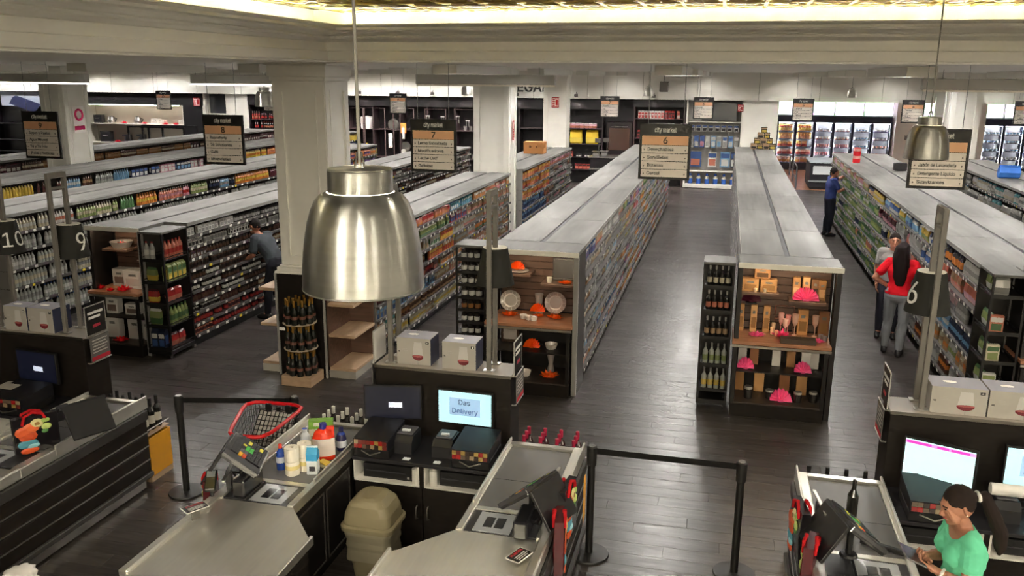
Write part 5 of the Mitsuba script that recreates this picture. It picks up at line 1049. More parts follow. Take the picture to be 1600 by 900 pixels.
def glass_box(x0, x1, y0, y1, h, label, side='#23283c', rz=0):
    k = thing('wine_glass_box', label, 'box', None); z = 1.4505; w = x1 - x0
    m = MB().box(x0, x1, y0, y1, z, z + h, '#96928b', 0.002); part(k, 'carton', m, 'vc_satin')
    part(k, 'top_print', MB().box(x0 + 0.002, x1 - 0.002, y0 + 0.002, y1 - 0.002, z + h, z + h + 0.002, '#8f8f9c').add(hull([[x0 + w * 0.38 + 0.05 * math.cos(t) , (y0 + y1) / 2 + 0.025 * math.sin(t), z + h + e] for t in np.arange(12) * math.pi / 6 for e in (0.002, 0.004)]), '#e9e6e4'), 'vc_satin', label='grey-violet top with a white spot')
    part(k, 'side_print', MB().box(x1 - 0.001, x1 + 0.002, y0 + 0.002, y1 - 0.002, z + 0.002, z + h - 0.002, side), 'vc_satin', label='navy side face')
    p = MB(); cx = x0 + w * 0.63; f = y0 - 0.002
    def ell(cz, rx, rz_, col, half=False, yy=f):
        a = np.linspace(math.pi if half else 0, 2 * math.pi, 17)
        v = [[cx + rx * math.cos(t), yy, cz + rz_ * math.sin(t)] for t in a]; n = len(v)
        p.raw(np.vstack([v, [[cx, yy, cz]]]), [[i, i + 1, n] for i in range(n - 1)] if not half else [[i, i + 1, n] for i in range(n - 1)], col)
    p.raw([[cx - w * 0.15, f, z + h * 0.34], [cx + w * 0.15, f, z + h * 0.34], [cx + w * 0.11, f, z + h * 0.86], [cx - w * 0.11, f, z + h * 0.86]], [[0, 1, 2], [0, 2, 3]], '#aaa7a3')
    ell(z + h * 0.34, w * 0.165, h * 0.17, '#5a1f26', True, f - 0.001); ell(z + h * 0.34, w * 0.165, h * 0.045, '#8c4a4c', False, f - 0.0015)
    p.box(cx - 0.003, cx + 0.003, f - 0.001, f, z + 0.004, z + h * 0.18, '#8a8784')
    p.box(x1 - w * 0.14, x1 - w * 0.05, f - 0.001, f, z + h * 0.80, z + h * 0.90, '#1c1c20').box(x1 - w * 0.11, x1 - w * 0.08, f - 0.002, f - 0.001, z + h * 0.83, z + h * 0.87, '#d5d2cc')
    p.box(x0 + w * 0.05, x0 + w * 0.10, f - 0.001, f, z + h * 0.45, z + h * 0.51, '#55524e')
    for i in range(3): p.box(x0 + w * 0.16, x0 + w * (0.34 - 0.03 * i), f - 0.0005, f, z + h * (0.52 + 0.06 * i), z + h * (0.535 + 0.06 * i), '#9c9892')
    part(k, 'front_print', p, 'vc_satin', label='printed wine glass half full of red wine')
glass_box(-2.72, -2.405, 6.83, 7.06, 0.245, 'left wine glass carton on the middle back wall'); glass_box(-2.29, -1.985, 6.81, 7.04, 0.245, 'right wine glass carton on the middle back wall')
glass_box(1.65, 2.045, 6.80, 7.06, 0.215, 'left wine glass carton on the right back wall'); glass_box(2.055, 2.45, 6.80, 7.06, 0.215, 'wine glass carton at the right edge of the picture')
glass_box(-6.865, -6.60, 6.80, 6.98, 0.245, 'left wine glass carton on the left back wall'); glass_box(-6.585, -6.29, 6.80, 7.04, 0.245, 'right wine glass carton on the left back wall beside the pole')

def sign_holder(x, s, label, black=True):
    """wire frame on the end of a back wall, signs facing sideways (s = +1 looks towards +x)"""
    k = thing('sign_holder', label, 'sign'); x1 = x + s * 0.035; y0, y1 = 6.79, 7.06; C = '#b5b2ac'
    for z in (1.18, 1.44): part(k, 'rail', MB().tube([[x, y0 - 0.01, z], [x1, y0 - 0.01, z], [x1, y1 + 0.01, z], [x, y1 + 0.01, z]], 0.007, C, 6), 'vc_metal')
    m = MB(); sbox(m, x1, x1 + s * 0.004, y0, y1, 1.19, 1.43, '#4e4c4b'); part(k, 'lower_poster', m, 'vc_satin')
    t = MB()
    U = [0, s, 0]; oy = y0 + 0.02 if s > 0 else y1 - 0.02
    for i in range(5): sbox(t, x1 + s * 0.005, x1 + s * 0.006, y0 + 0.03, y1 - 0.03 - 0.02 * (i % 2), 1.27 + i * 0.03, 1.282 + i * 0.03, '#8d8a86')
    sbox(t, x1 + s * 0.005, x1 + s * 0.006, y0 + 0.005, y1 - 0.005, 1.195, 1.235, '#8e1f2c'); part(k, 'poster_print', t, 'vc_satin')
    m = MB(); sbox(m, x1 - s * 0.02, x1 - s * 0.015, y0, y1, 1.455, 1.74, '#0d0c0d' if black else '#c9c6c0'); 
    for a, b, z0, z1 in ((y0 - 0.008, y0, 1.445, 1.745), (y1, y1 + 0.008, 1.445, 1.745), (y0, y1, 1.737, 1.745)): sbox(m, x1 - s * 0.022, x1 - s * 0.013, a, b, z0, z1, '#8a8884')
    part(k, 'upper_card', m, 'vc_satin', label='black card with pale lines' if black else 'white card')
    if black:
        t = MB()
        for i, (w0, w1) in enumerate(((0.03, 0.03), (0.04, 0.07))): sbox(t, x1 - s * 0.014, x1 - s * 0.012, y0 + w0, y1 - w1, 1.655 - i * 0.045, 1.68 - i * 0.045, '#c6c4c0')
        sbox(t, x1 - s * 0.014, x1 - s * 0.012, y0 + 0.09, y1 - 0.08, 1.52, 1.55, '#8c2230'); part(k, 'card_print', t, 'vc_satin')
sign_holder(-5.925, 1, 'black card in a wire holder at the end of the left back wall'); sign_holder(-1.655, 1, 'wire sign holder at the right end of the middle back wall')
sign_holder(1.365, -1, 'wire sign holder at the left end of the right back wall'); sign_holder(-2.905, -1, 'white card in a wire holder at the left end of the middle back wall', False)

# ------------------------------------------------------------------ wine crates behind the lanes
def wine_stand(x0, x1, glass, capc, label, cap_word, rows=3, cols=4, dark=False, side='#c88a1c', deck=0.575):
    k = thing('wine_stand', label, 'stand'); y0, y1 = 6.755, 7.09
    part(k, 'base', MB().box(x0, x1, y0, y1, 0.0, 0.06, '#3a2c20'), 'oak')
    part(k, 'deck', MB().box(x0, x1, y0, y1, deck - 0.015, deck, '#8a6a44'), 'oak')
    for x, e in ((x0, 0), (x1, 0)):
        part(k, 'side_panel', MB().box(x - 0.006, x + 0.006, y0, y1, 0.06, 0.46, side, 0.002), 'vc_satin', label='yellow cardboard side')
        part(k, 'rail', MB().tube([[x, y0, deck + 0.05], [x, y1, deck + 0.05]], 0.006, '#d9d7d2', 6), 'vc_metal')
    part(k, 'back_panel', MB().box(x0, x1, y1 - 0.008, y1, 0.06, 0.46, side), 'vc_satin')
    p = Proto()
    p.add('body', MB().lathe([(0.001, 0), (0.036, 0), (0.037, 0.06), (0.0375, 0.065, '#b9b3a8'), (0.0375, 0.15), (0.037, 0.155), (0.037, 0.19), (0.015, 0.235), (0.0145, 0.25)], glass, 12), 'vc_gloss')
    p.add('cap', MB().lathe([(0.0150, 0.25), (0.0165, 0.255), (0.0165, 0.32), (0.001, 0.325)], capc, 12), 'vc_satin')
    if x1 - x0 > 0.3:
        for i in range(cols):
            for j in range(rows):
                p.put('wine_bottle', TR(x0 + 0.07 + i * (x1 - x0 - 0.14) / (cols - 1), y0 + 0.06 + j * 0.1, deck + 0.001), f'{cap_word} wine bottle in the {label}, ' + ('front', 'middle', 'rear')[j] + ' row, ' + ('leftmost', 'second', 'third', 'rightmost')[i], 'bottle', f'bottles in the {label}')
wine_stand(-5.90, -5.31, '#0b0b0a', '#141416', 'wine stand behind the left lane', 'black-capped', deck=0.50); wine_stand(-3.52, -2.96, '#15130f', '#d3d0c8', 'wine stand behind the grocery lane', 'white-capped')
wine_stand(-1.62, -1.04, '#2a0a12', '#8e1c36', 'wine stand behind the centre lane', 'red-capped'); wine_stand(0.75, 1.32, '#0b0b0c', '#0e0e10', 'wine stand behind the right lane', 'dark', rows=1)

# ------------------------------------------------------------------ belt barriers
def stanchion(x, y, label):
    k = thing('barrier_post', label, 'barrier post', None); B = '#101010'
    part(k, 'base', MB().lathe([(0.001, 0), (0.165, 0), (0.17, 0.006), (0.165, 0.018), (0.04, 0.028), (0.001, 0.028)], '#161616', 40, (x, y, 0)), 'vc_satin')
    part(k, 'pole', MB().lathe([(0.031, 0.02), (0.031, 0.90)], B, 20, (x, y, 0)), 'vc_satin')
    part(k, 'head', MB().lathe([(0.031, 0.82), (0.04, 0.83), (0.043, 0.93), (0.043, 0.985), (0.036, 0.995), (0.001, 0.995)], B, 20, (x, y, 0)), 'vc_satin')
    part(k, 'cap_disc', MB().lathe([(0.03, 0.995), (0.028, 1.0), (0.001, 1.0)], '#6e6e6c', 20, (x, y, 0)), 'vc_metal')
SY = 6.53
stanchion(-0.91, SY, 'black belt barrier post right of the red-capped bottles'); stanchion(0.285, SY, 'black belt barrier post left of the right lane')
stanchion(-4.86, 6.66, 'black belt barrier post left of the red cart'); stanchion(-3.80, 6.92, 'black belt barrier post hidden behind the red cart')
def belt(x0, x1, y0, y1, label):
    single('barrier_belt', MB().tube([[x0, y0, 0.955], [(x0 + x1) / 2, (y0 + y1) / 2, 0.94], [x1, y1, 0.955]], 0.004, '#0c0c0c', 4).prism([(x0, 0.93), ((x0 + x1) / 2, 0.918), (x1, 0.93), (x1, 0.98), ((x0 + x1) / 2, 0.968), (x0, 0.98)], 0, 0.003, 'y', '#0c0c0c').move(np.eye(4)) if False else
           MB().raw([[x0, y0, 0.925], [x1, y1, 0.925], [x1, y1, 0.975], [x0, y0, 0.975], [x0, y0 + 0.003, 0.925], [x1, y1 + 0.003, 0.925], [x1, y1 + 0.003, 0.975], [x0, y0 + 0.003, 0.975]], [[0, 1, 2], [0, 2, 3], [5, 4, 7], [5, 7, 6], [3, 2, 6], [3, 6, 7], [4, 5, 1], [4, 1, 0]], '#0c0c0c'), 'vc_cloth', label, 'barrier belt')
belt(-0.888, 0.243, SY, SY, 'black belt stretched between the two right barrier posts'); belt(-4.818, -3.84, 6.67, 6.91, 'black belt stretched behind the red cart')

# ------------------------------------------------------------------ point-of-sale panels and hanging bags on the lanes
def pos_panel(x, y, d, label, keys=True, rz=0, z=1.12):
    """tilted key panel on an arm, facing the cashier side (-d)"""
    k = thing('pos_keyboard', label, 'keyboard'); M = TR(x, y, z, rz) @ TR(ry=-d * 38)
    part(k, 'pole', MB().tube([[x + d * 0.02, y - 0.02, 0.881], [x + d * 0.02, y - 0.02, z - 0.03]], 0.022, '#0d0d0e', 10), 'vc_satin')
    part(k, 'pole_foot', MB().lathe([(0.001, 0), (0.06, 0), (0.05, 0.015), (0.001, 0.018)], '#0d0d0e', 16, (x + d * 0.02, y - 0.02, 0.8805)), 'vc_satin')
    m = MB().box(-0.15, 0.15, -0.20, 0.20, -0.02, 0.02, '#1b1b1d', 0.006); part(k, 'case', m, 'vc_gloss', M=M)
    part(k, 'screen_back', MB().box(-0.155, 0.155, -0.205, -0.12, 0.0, 0.03, '#26262a', 0.004), 'vc_gloss', M=M)
    rx, rz_ = x + d * 0.12, z + 0.095; M2 = TR(rx + d * 0.085, y, rz_ - 0.125, 0) @ TR(ry=d * 56)
    part(k, 'rear_display', MB().box(-0.15, 0.15, -0.18, 0.18, -0.012, 0.012, '#101012', 0.004), 'vc_satin', M=TR(x, y, 0, rz) @ TR(-x, -y, 0) @ M2)
    part(k, 'edge_strip', MB().box(-d * 0.152 - 0.006, -d * 0.152 + 0.006, -0.20, 0.20, 0.0, 0.022, '#8e8c88'), 'vc_metal', M=M)
    r = random.Random(5); cols = {}
    mm = MB()
    if keys:
        for i in range(8):
            for j in range(11):
                u, v = -0.115 + i * 0.033, -0.10 + j * 0.027
                cc = '#1a1a1c'
                if j in (0, 1) and i in (2, 3): cc = '#c9401f' if i == 3 else '#d9a51f'
                elif j in (2, 3) and i in (2, 3): cc = '#55555a'
                elif j in (4, 5, 6) and i in (3, 4): cc = '#3aa83a'
                elif j == 6 and i == 2: cc = '#d8cf3a'
                elif j in (8, 9) and i in (3, 6): cc = '#d8cf3a'
                mm.box(u, u + 0.028, v, v + 0.022, 0.02, 0.032, cc)
        part(k, 'key_block', mm, 'vc_satin', M=M, label='rows of keys with red, yellow and green ones', kind='stuff')
    return k
pos_panel(-3.42, 5.42, -1, 'keyboard with coloured keys beside the red cart', True, 18)
pos_panel(-1.20, 5.48, 1, 'tilted key panel on the centre lane beside the hanging bags', True, -22, 1.08)
pos_panel(-5.30, 5.88, 1, 'tilted dark key panel on the left lane', False, -25, 1.12)
pos_panel(0.98, 5.52, -1, 'tilted key panel behind the bottle on the right lane', True, 18, 1.08)
def veg_bag(x, y, z0, z1, w, d, rz, label, mat='vc_gloss', plain=False):
    """folded shopping bag hanging flat, printed with food, red handles on top; face looks along +x before the turn"""
    k = thing('shopping_bag', label, 'bag'); M = TR(x, y, 0, rz); h = z1 - z0; s = d
    m = MB().add(hull([[a, b * w / 2, z0 + (0 if e < 0 else h)] for a in (-0.03, 0.03) for b in (-1, 1) for e in (-1, 1)] + [[a, b * w * 0.47, z0 + h * 0.5] for a in (-0.04, 0.04) for b in (-1, 1)]), '#0e0d10' if not plain else '#3a0f14'); part(k, 'body', m, mat, M=M)
    xf = 0.044 * s
    p = MB(); r = random.Random(int(abs(x * 100)))
    def blob(cy, cz, ry, rz_, col, th=0.006):
        ry, rz_ = ry * 1.3, rz_ * 1.3
        pts = [[xf * e, cy + ry * math.cos(t), cz + rz_ * math.sin(t)] for t in np.arange(10) * math.pi / 5 for e in (0.92, 1.0)] + [[xf + s * th, cy + ry * 0.6 * math.cos(t), cz + rz_ * 0.6 * math.sin(t)] for t in np.arange(6) * math.pi / 3]
        p.add(hull(pts), col)
    L = -s
    blob(L * -w * 0.28 * -1, z0 + h * 0.62, w * 0.16, h * 0.12, '#b84f2a'); blob(L * w * 0.12, z0 + h * 0.70, w * 0.15, h * 0.11, '#c25c34'); blob(L * w * 0.20, z0 + h * 0.48, w * 0.16, h * 0.12, '#a84222')
    blob(L * -w * 0.02, z0 + h * 0.80, w * 0.12, h * 0.10, '#c9c08a', 0.010); blob(L * -w * 0.02, z0 + h * 0.80, w * 0.07, h * 0.055, '#8a6a3a', 0.014)
    blob(L * -w * 0.2, z0 + h * 0.84, w * 0.09, h * 0.05, '#8fa85a', 0.010); blob(L * -w * 0.22, z0 + h * 0.66, w * 0.09, h * 0.07, '#a6b56a', 0.010); blob(L * -w * 0.18, z0 + h * 0.54, w * 0.06, h * 0.05, '#3f6a38')
    blob(L * w * 0.22, z0 + h * 0.27, w * 0.18, h * 0.10, '#3f7a8a'); blob(L * w * 0.12, z0 + h * 0.20, w * 0.12, h * 0.06, '#7fb0ba', 0.010); blob(L * w * 0.20, z0 + h * 0.08, w * 0.16, h * 0.07, '#b0441f')
    part(k, 'food_print', p, 'vc_satin', M=M, label='printed vegetables, salmon and fish')
    for b in (-1, 1): part(k, 'handle', MB().tube([[b * 0.036, -w * 0.30, z1 - 0.06], [b * 0.04, -w * 0.24, z1 + 0.012], [b * 0.03, -w * 0.05, z1 + 0.035], [b * 0.04, w * 0.16, z1 + 0.012], [b * 0.036, w * 0.24, z1 - 0.05]], 0.012, '#9c1218', 7), 'vc_cloth', M=M, label='red handle')
    return k
def bag_rack(x, y, rz, label, h=1.12):
    k = thing('bag_rack', label, 'rack'); M = TR(x, y, 0, rz)
    part(k, 'stand', MB().box(-0.02, 0.02, -0.03, 0.03, 0.891, h, '#111113', 0.003), 'vc_satin', M=M)
    part(k, 'arm', MB().box(-0.012, 0.012, -0.19, 0.17, h, h + 0.016, '#c9c7c2', 0.003), 'vc_metal', M=M)
    return k
bag_rack(-5.47, 5.55, -34, 'metal arm holding the printed bag on the left lane', 1.13); veg_bag(-5.405, 5.51, 0.895, 1.20, 0.34, 1, -34, 'black shopping bag printed with salmon and vegetables at the left lane')
bag_rack(-1.06, 5.62, -6, 'metal arm holding the printed bags on the centre lane'); veg_bag(-0.955, 5.62, 0.70, 1.09, 0.28, 1, -8, 'black printed shopping bag with red handles at the centre lane'); veg_bag(-0.945, 5.28, 0.62, 1.03, 0.24, 1, 10, 'dark red shopping bag hanging at the front of the centre lane', 'vc_gloss', True)
bag_rack(0.78, 5.72, 8, 'metal arm holding the printed bags on the right lane'); veg_bag(0.665, 5.72, 0.72, 1.09, 0.28, -1, 10, 'printed shopping bag with orange and blue print at the right lane'); veg_bag(0.70, 5.32, 0.60, 1.05, 0.24, -1, -14, 'dark red shopping bag hanging in front on the right lane', 'vc_gloss', True)
bag_rack(-3.49, 5.30, 20, 'metal arm on the grocery lane below the keyboard', 1.03); veg_bag(-3.615, 5.24, 0.66, 1.0, 0.2, -1, 20, 'dark folded shopping bag hanging outside the grocery lane', 'vc_gloss', True)
def pin_pad(x, y, z, rz, label):
    k = thing('card_terminal', label, 'card terminal'); M = TR(x, y, z, rz) @ TR(rx=28)
    part(k, 'body', MB().box(-0.04, 0.04, -0.09, 0.09, -0.02, 0.02, '#101012', 0.008), 'vc_gloss', M=M); part(k, 'display', MB().box(-0.03, 0.03, 0.02, 0.075, 0.021, 0.024, '#565c62'), 'vc_gloss', M=M)
    part(k, 'stalk', MB().tube([[x, y, 0.89], [x, y, z - 0.02]], 0.015, '#141416', 8), 'vc_satin')
pin_pad(-3.54, 5.14, 1.02, 25, 'black card terminal on the grocery lane beside the sign card'); pin_pad(-1.10, 5.36, 0.98, -30, 'black card terminal on the centre lane')
def scan_tower(x, y, label): single('scanner_tower', MB().box(-0.05, 0.05, -0.14, 0.14, 0, 0.13, '#17171a', 0.012).box(-0.054, -0.05, -0.11, 0.11, 0.02, 0.11, '#060608'), 'vc_gloss', label, 'scanner', M=TR(x, y, 0.8805))
scan_tower(-3.36, 5.34, 'black upright scanner on the grocery lane beside the toilet paper'); scan_tower(-1.19, 5.27, 'black upright scanner on the centre lane by the steel plate')
def card(x, y, z, rz, word, label, stand=0.0):
    k = thing('counter_card', label, 'sign'); M = TR(x, y, z, rz)
    part(k, 'frame', MB().box(-0.085, 0.085, -0.055, 0.055, 0, 0.006, '#d8d6cf', 0.002), 'vc_satin', M=M); part(k, 'face', MB().box(-0.078, 0.078, -0.048, 0.048, 0.006, 0.0075, '#0f0d0d'), 'vc_satin', M=M)
    t = MB().text(word, 0.022, [-0.055, 0.018, 0.0076], [1, 0, 0], [0, 1, 0], '#b3202c', 0.0008)
    for i, w in enumerate((0.11, 0.12, 0.10)): t.box(-0.055, -0.055 + w, -0.005 - i * 0.016, 0.003 - i * 0.016, 0.0076, 0.0084, '#a9a7a2')
    part(k, 'print', t, 'vc_satin', M=M)
    if stand: part(k, 'support', MB().box(-0.03, 0.03, -0.004, 0.004, -stand, 0, '#6d6b67', 0.001), 'vc_metal', M=M)
card(-1.14, 4.91, 0.90, 68, 'PUNTOS', 'black and red loyalty card sign on the centre steel plate', 0.027); card(-3.45, 4.80, 0.99, 58, 'PUNTOS', 'framed card sign raised at the edge of the grocery lane plate', 0.088)
single('paper_roll', MB().lathe([(0.015, 0), (0.045, 0), (0.045, 0.05), (0.015, 0.05), (0.015, 0)], '#dcd9d0', 16), 'vc_matte', 'white paper roll behind the centre lane key panel', 'paper roll', M=TR(-1.13, 5.66, 0.891))
for i, (x, y) in enumerate(((0.86, 4.98), (0.93, 4.90))): single('paper_roll', MB().lathe([(0.015, 0), (0.045, 0), (0.045, 0.06), (0.015, 0.06), (0.015, 0)], '#d6d0c4', 16), 'vc_matte', 'pale paper roll at the bottom of the right lane, ' + ('rear', 'front')[i], 'paper roll', M=TR(x, y, 0.8725))
single('folded_leaflets', MB().box(-0.09, 0.09, -0.12, 0.12, 0, 0.02, '#232529', 0.003).box(-0.085, 0.0, -0.11, 0.11, 0.02, 0.024, '#6c7278').box(0.01, 0.08, -0.11, 0.11, 0.02, 0.024, '#3f444a').move(TR(rz=20, rx=18)), 'vc_gloss', 'dark folded leaflets at the bottom of the right lane', 'leaflet', M=TR(1.04, 5.02, 0.912))
single('wine_bottle', MB().lathe([(0.001, 0), (0.037, 0), (0.038, 0.05), (0.038, 0.19), (0.015, 0.24), (0.0145, 0.31), (0.001, 0.312)], '#0c0c0b', 16), 'vc_gloss', 'single dark wine bottle lying upright on the right lane belt', 'bottle', M=TR(1.04, 6.02, 0.869))
single('belt_divider', MB().box(-0.17, 0.17, -0.02, 0.02, 0, 0.03, '#121214', 0.006).move(TR(rz=-22)), 'vc_satin', 'black belt divider bar on the right lane', 'divider bar', M=TR(1.22, 5.64, 0.873))

# ------------------------------------------------------------------ groceries on the belt, cart, waste bin, bag
ZB = 0.8695
def grocery(name, m, x, y, rz, label, cat, mat='vc_satin', z=ZB): return single(name, m, mat, label, cat, M=TR(x, y, z, rz))
def roll_pack():
    m = MB()
    for dx in (-0.058, 0.058):
        for dz in (0, 0.115): m.lathe([(0.02, dz + 0.003), (0.056, dz), (0.058, dz + 0.05, '#d9c98a' if dz == 0 else None), (0.058, dz + 0.085), (0.056, dz + 0.112), (0.02, dz + 0.112), (0.018, dz + 0.09, '#b8ab94'), (0.001, dz + 0.09)], '#e6dfcf', 18, (dx, 0, 0))
    return m
grocery('toilet_paper_pack', roll_pack(), -3.14, 5.73, 60, 'white toilet paper pack on the grocery belt', 'toilet paper')
mk = MB().box(-0.042, 0.042, -0.042, 0.042, 0, 0.17, '#d7dde0', 0.002).box(-0.0425, 0.0425, -0.0425, 0.0425, 0.115, 0.171, '#2f86b5', 0.001).box(-0.02, 0.025, -0.0435, -0.042, 0.03, 0.07, '#23242a')
mk.prism([(-0.0425, 0.17), (0.0425, 0.17), (0.006, 0.215), (-0.006, 0.215)], -0.0425, 0.0425, 'x', '#3f93bd').box(-0.0425, 0.0425, -0.005, 0.005, 0.213, 0.228, '#cfe0e8')
grocery('milk_carton', mk, -3.02, 5.74, 12, 'blue and white milk carton right of the toilet paper', 'carton')
grocery('detergent_bottle', k_jug(c('#d2331b'), c('#e0d4cc'), c('#2a2a72')).move(TR(s=1.25)), -3.05, 6.0, 25, 'red detergent bottle with a dark blue cap on the belt', 'bottle', 'vc_gloss')
dg = MB().box(-0.10, 0.10, -0.035, 0.035, 0, 0.25, '#d6d2bd', 0.002).box(-0.101, 0.101, -0.036, 0.036, 0.18, 0.251, '#6f9a3d', 0.001).box(-0.06, 0.05, -0.0375, -0.036, 0.205, 0.235, '#e8ead8').add(hull([[0.03 + 0.05 * math.cos(t), -0.035 - e, 0.085 + 0.05 * math.sin(t)] for t in np.arange(10) * math.pi / 5 for e in (0, 0.004)]), '#8e2a4a').box(-0.085, -0.03, -0.0375, -0.036, 0.04, 0.12, '#a09a80')
grocery('snack_box', dg, -3.17, 6.20, 22, 'tall white and green box at the back of the grocery items', 'box')
grocery('soap_bottle', MB().lathe([(0.001, 0), (0.036, 0), (0.038, 0.06, '#d8dce6'), (0.038, 0.11), (0.03, 0.15), (0.014, 0.175), (0.016, 0.18, '#d33a2a'), (0.014, 0.21, '#d33a2a'), (0.001, 0.212)], '#24408e', 16), -3.30, 5.74, 0, 'blue soap bottle left of the toilet paper', 'bottle', 'vc_gloss')
grocery('margarine_tub', MB().lathe([(0.001, 0), (0.045, 0), (0.055, 0.06), (0.06, 0.062, '#e0c02a'), (0.06, 0.075, '#e0c02a'), (0.001, 0.078)], '#d8c88a', 18), -3.32, 5.90, 0, 'tub with a yellow lid behind the blue soap bottle', 'tub')
grocery('cleaner_bottle', MB().lathe([(0.001, 0), (0.04, 0), (0.045, 0.03, '#d6dbe4'), (0.045, 0.09), (0.035, 0.14, '#26387e'), (0.02, 0.16), (0.02, 0.2), (0.001, 0.202)], '#24244a', 16), -2.99, 6.20, 0, 'dark blue and white bottle right of the red detergent', 'bottle', 'vc_gloss')
grocery('soft_bottle', MB().lathe([(0.001, 0), (0.04, 0), (0.045, 0.05), (0.04, 0.13), (0.02, 0.16), (0.022, 0.19, '#3a55b0'), (0.001, 0.192)], '#cfd4dc', 16), -3.28, 6.12, 0, 'pale bottle with a blue cap left of the tall box', 'bottle', 'vc_gloss')
grocery('sponge', MB().box(-0.06, 0.06, -0.035, 0.035, 0, 0.035, '#d8d0a8', 0.008).box(-0.06, 0.06, -0.035, 0.035, 0.035, 0.042, '#c9a83a', 0.003), -2.98, 5.86, -25, 'pale sponge in front of the red detergent bottle', 'sponge')

def cart():
    k = thing('shopping_cart', 'shopping cart with red rim and black wire basket beside the grocery lane', 'shopping cart')
    rim = [[-4.13, 6.60, 1.0], [-4.06, 6.70, 1.0], [-3.68, 6.72, 1.0], [-3.58, 6.66, 1.0], [-3.575, 6.1, 1.0], [-3.62, 5.98, 1.0], [-3.85, 5.95, 1.0], [-3.93, 6.02, 1.0]]
    P = []
    for a, b in zip(rim, rim[1:] + rim[:1]):
        for t in (0.15, 0.5, 0.85): P.append(np.array(a) * (1 - t) + np.array(b) * t)
    part(k, 'rim', MB().tube(P, 0.017, '#b01018', 10, closed=True), 'vc_gloss', label='red plastic rim')
    cen = np.array([-3.83, 6.33, 0.62]); m = MB()
    top = np.array(P); bot = cen + (top - [-3.83, 6.33, 1.0]) * 0.72 + [0, 0, 0.0]
    n = len(P)
    dense = lambda A: np.array([A[i] * (1 - t) + A[(i + 1) % n] * t for i in range(n) for t in (0, 0.5)])
    dt, db = dense(top), dense(bot)
    for a, b in zip(dt, db): m.tube([a, b], 0.0028, '#0c0c0c', 4)
    for t in np.linspace(0.15, 1, 7): m.tube(dt * (1 - t) + db * t, 0.0028, '#0c0c0c', 4, closed=True)
    part(k, 'wire_basket', m, 'vc_satin', label='black wire mesh basket')
    fy = lambda z: 6.42 + (z - 0.70) * 0.9
    part(k, 'flap_board', MB().prism([(fy(0.70) + .012, 0.70), (fy(0.70) + .018, 0.70), (fy(0.95) + .018, 0.95), (fy(0.95) + .012, 0.95)], -4.0, -3.64, 'x', '#8d8b86'), 'vc_satin', label='pale board behind the mesh flap')
    m = MB()
    for i in range(10): m.tube([[-4.0 + i * 0.04, fy(.70), 0.70], [-4.0 + i * 0.04, fy(.95), 0.95]], 0.004, '#080808', 4)
    for j in range(8): m.tube([[-4.0, fy(.70 + j * .0357), .70 + j * .0357], [-3.64, fy(.70 + j * .0357), .70 + j * .0357]], 0.004, '#080808', 4)
    for x in (-3.92, -3.72): m.box(x - 0.03, x + 0.03, 6.645, 6.67, 0.93, 1.012, '#0c0c0c', 0.006)
    m.box(-3.84, -3.80, 6.645, 6.665, 0.95, 0.99, '#0c0c0c', 0.004); part(k, 'back_flap', m, 'vc_satin', label='black hinged mesh flap')
    m = MB().box(-4.02, -3.64, 6.05, 6.58, 0.60, 0.62, '#101010', 0.004); part(k, 'basket_floor', m, 'vc_satin')
    m = MB()
    for x in (-4.02, -3.64): m.tube([[x, 6.55, 0.62], [x, 6.58, 0.35], [x, 6.5, 0.12], [x, 6.08, 0.10]], 0.013, '#2a2a2c', 8)
    m.tube([[-4.02, 6.3, 0.11], [-3.64, 6.3, 0.11]], 0.012, '#2a2a2c', 8).tube([[-4.02, 6.1, 0.62], [-4.02, 6.5, 0.14]], 0.01, '#2a2a2c', 8).tube([[-3.64, 6.1, 0.62], [-3.64, 6.5, 0.14]], 0.01, '#2a2a2c', 8); part(k, 'frame', m, 'vc_satin')
    for x in (-4.02, -3.64):
        for y in (6.10, 6.50): part(k, 'wheel', MB().lathe([(0.001, -0.013), (0.045, -0.013), (0.05, 0), (0.045, 0.013), (0.001, 0.013)], '#18181a', 16).move(TR(x, y, 0.051, ry=90)), 'vc_satin')
cart()

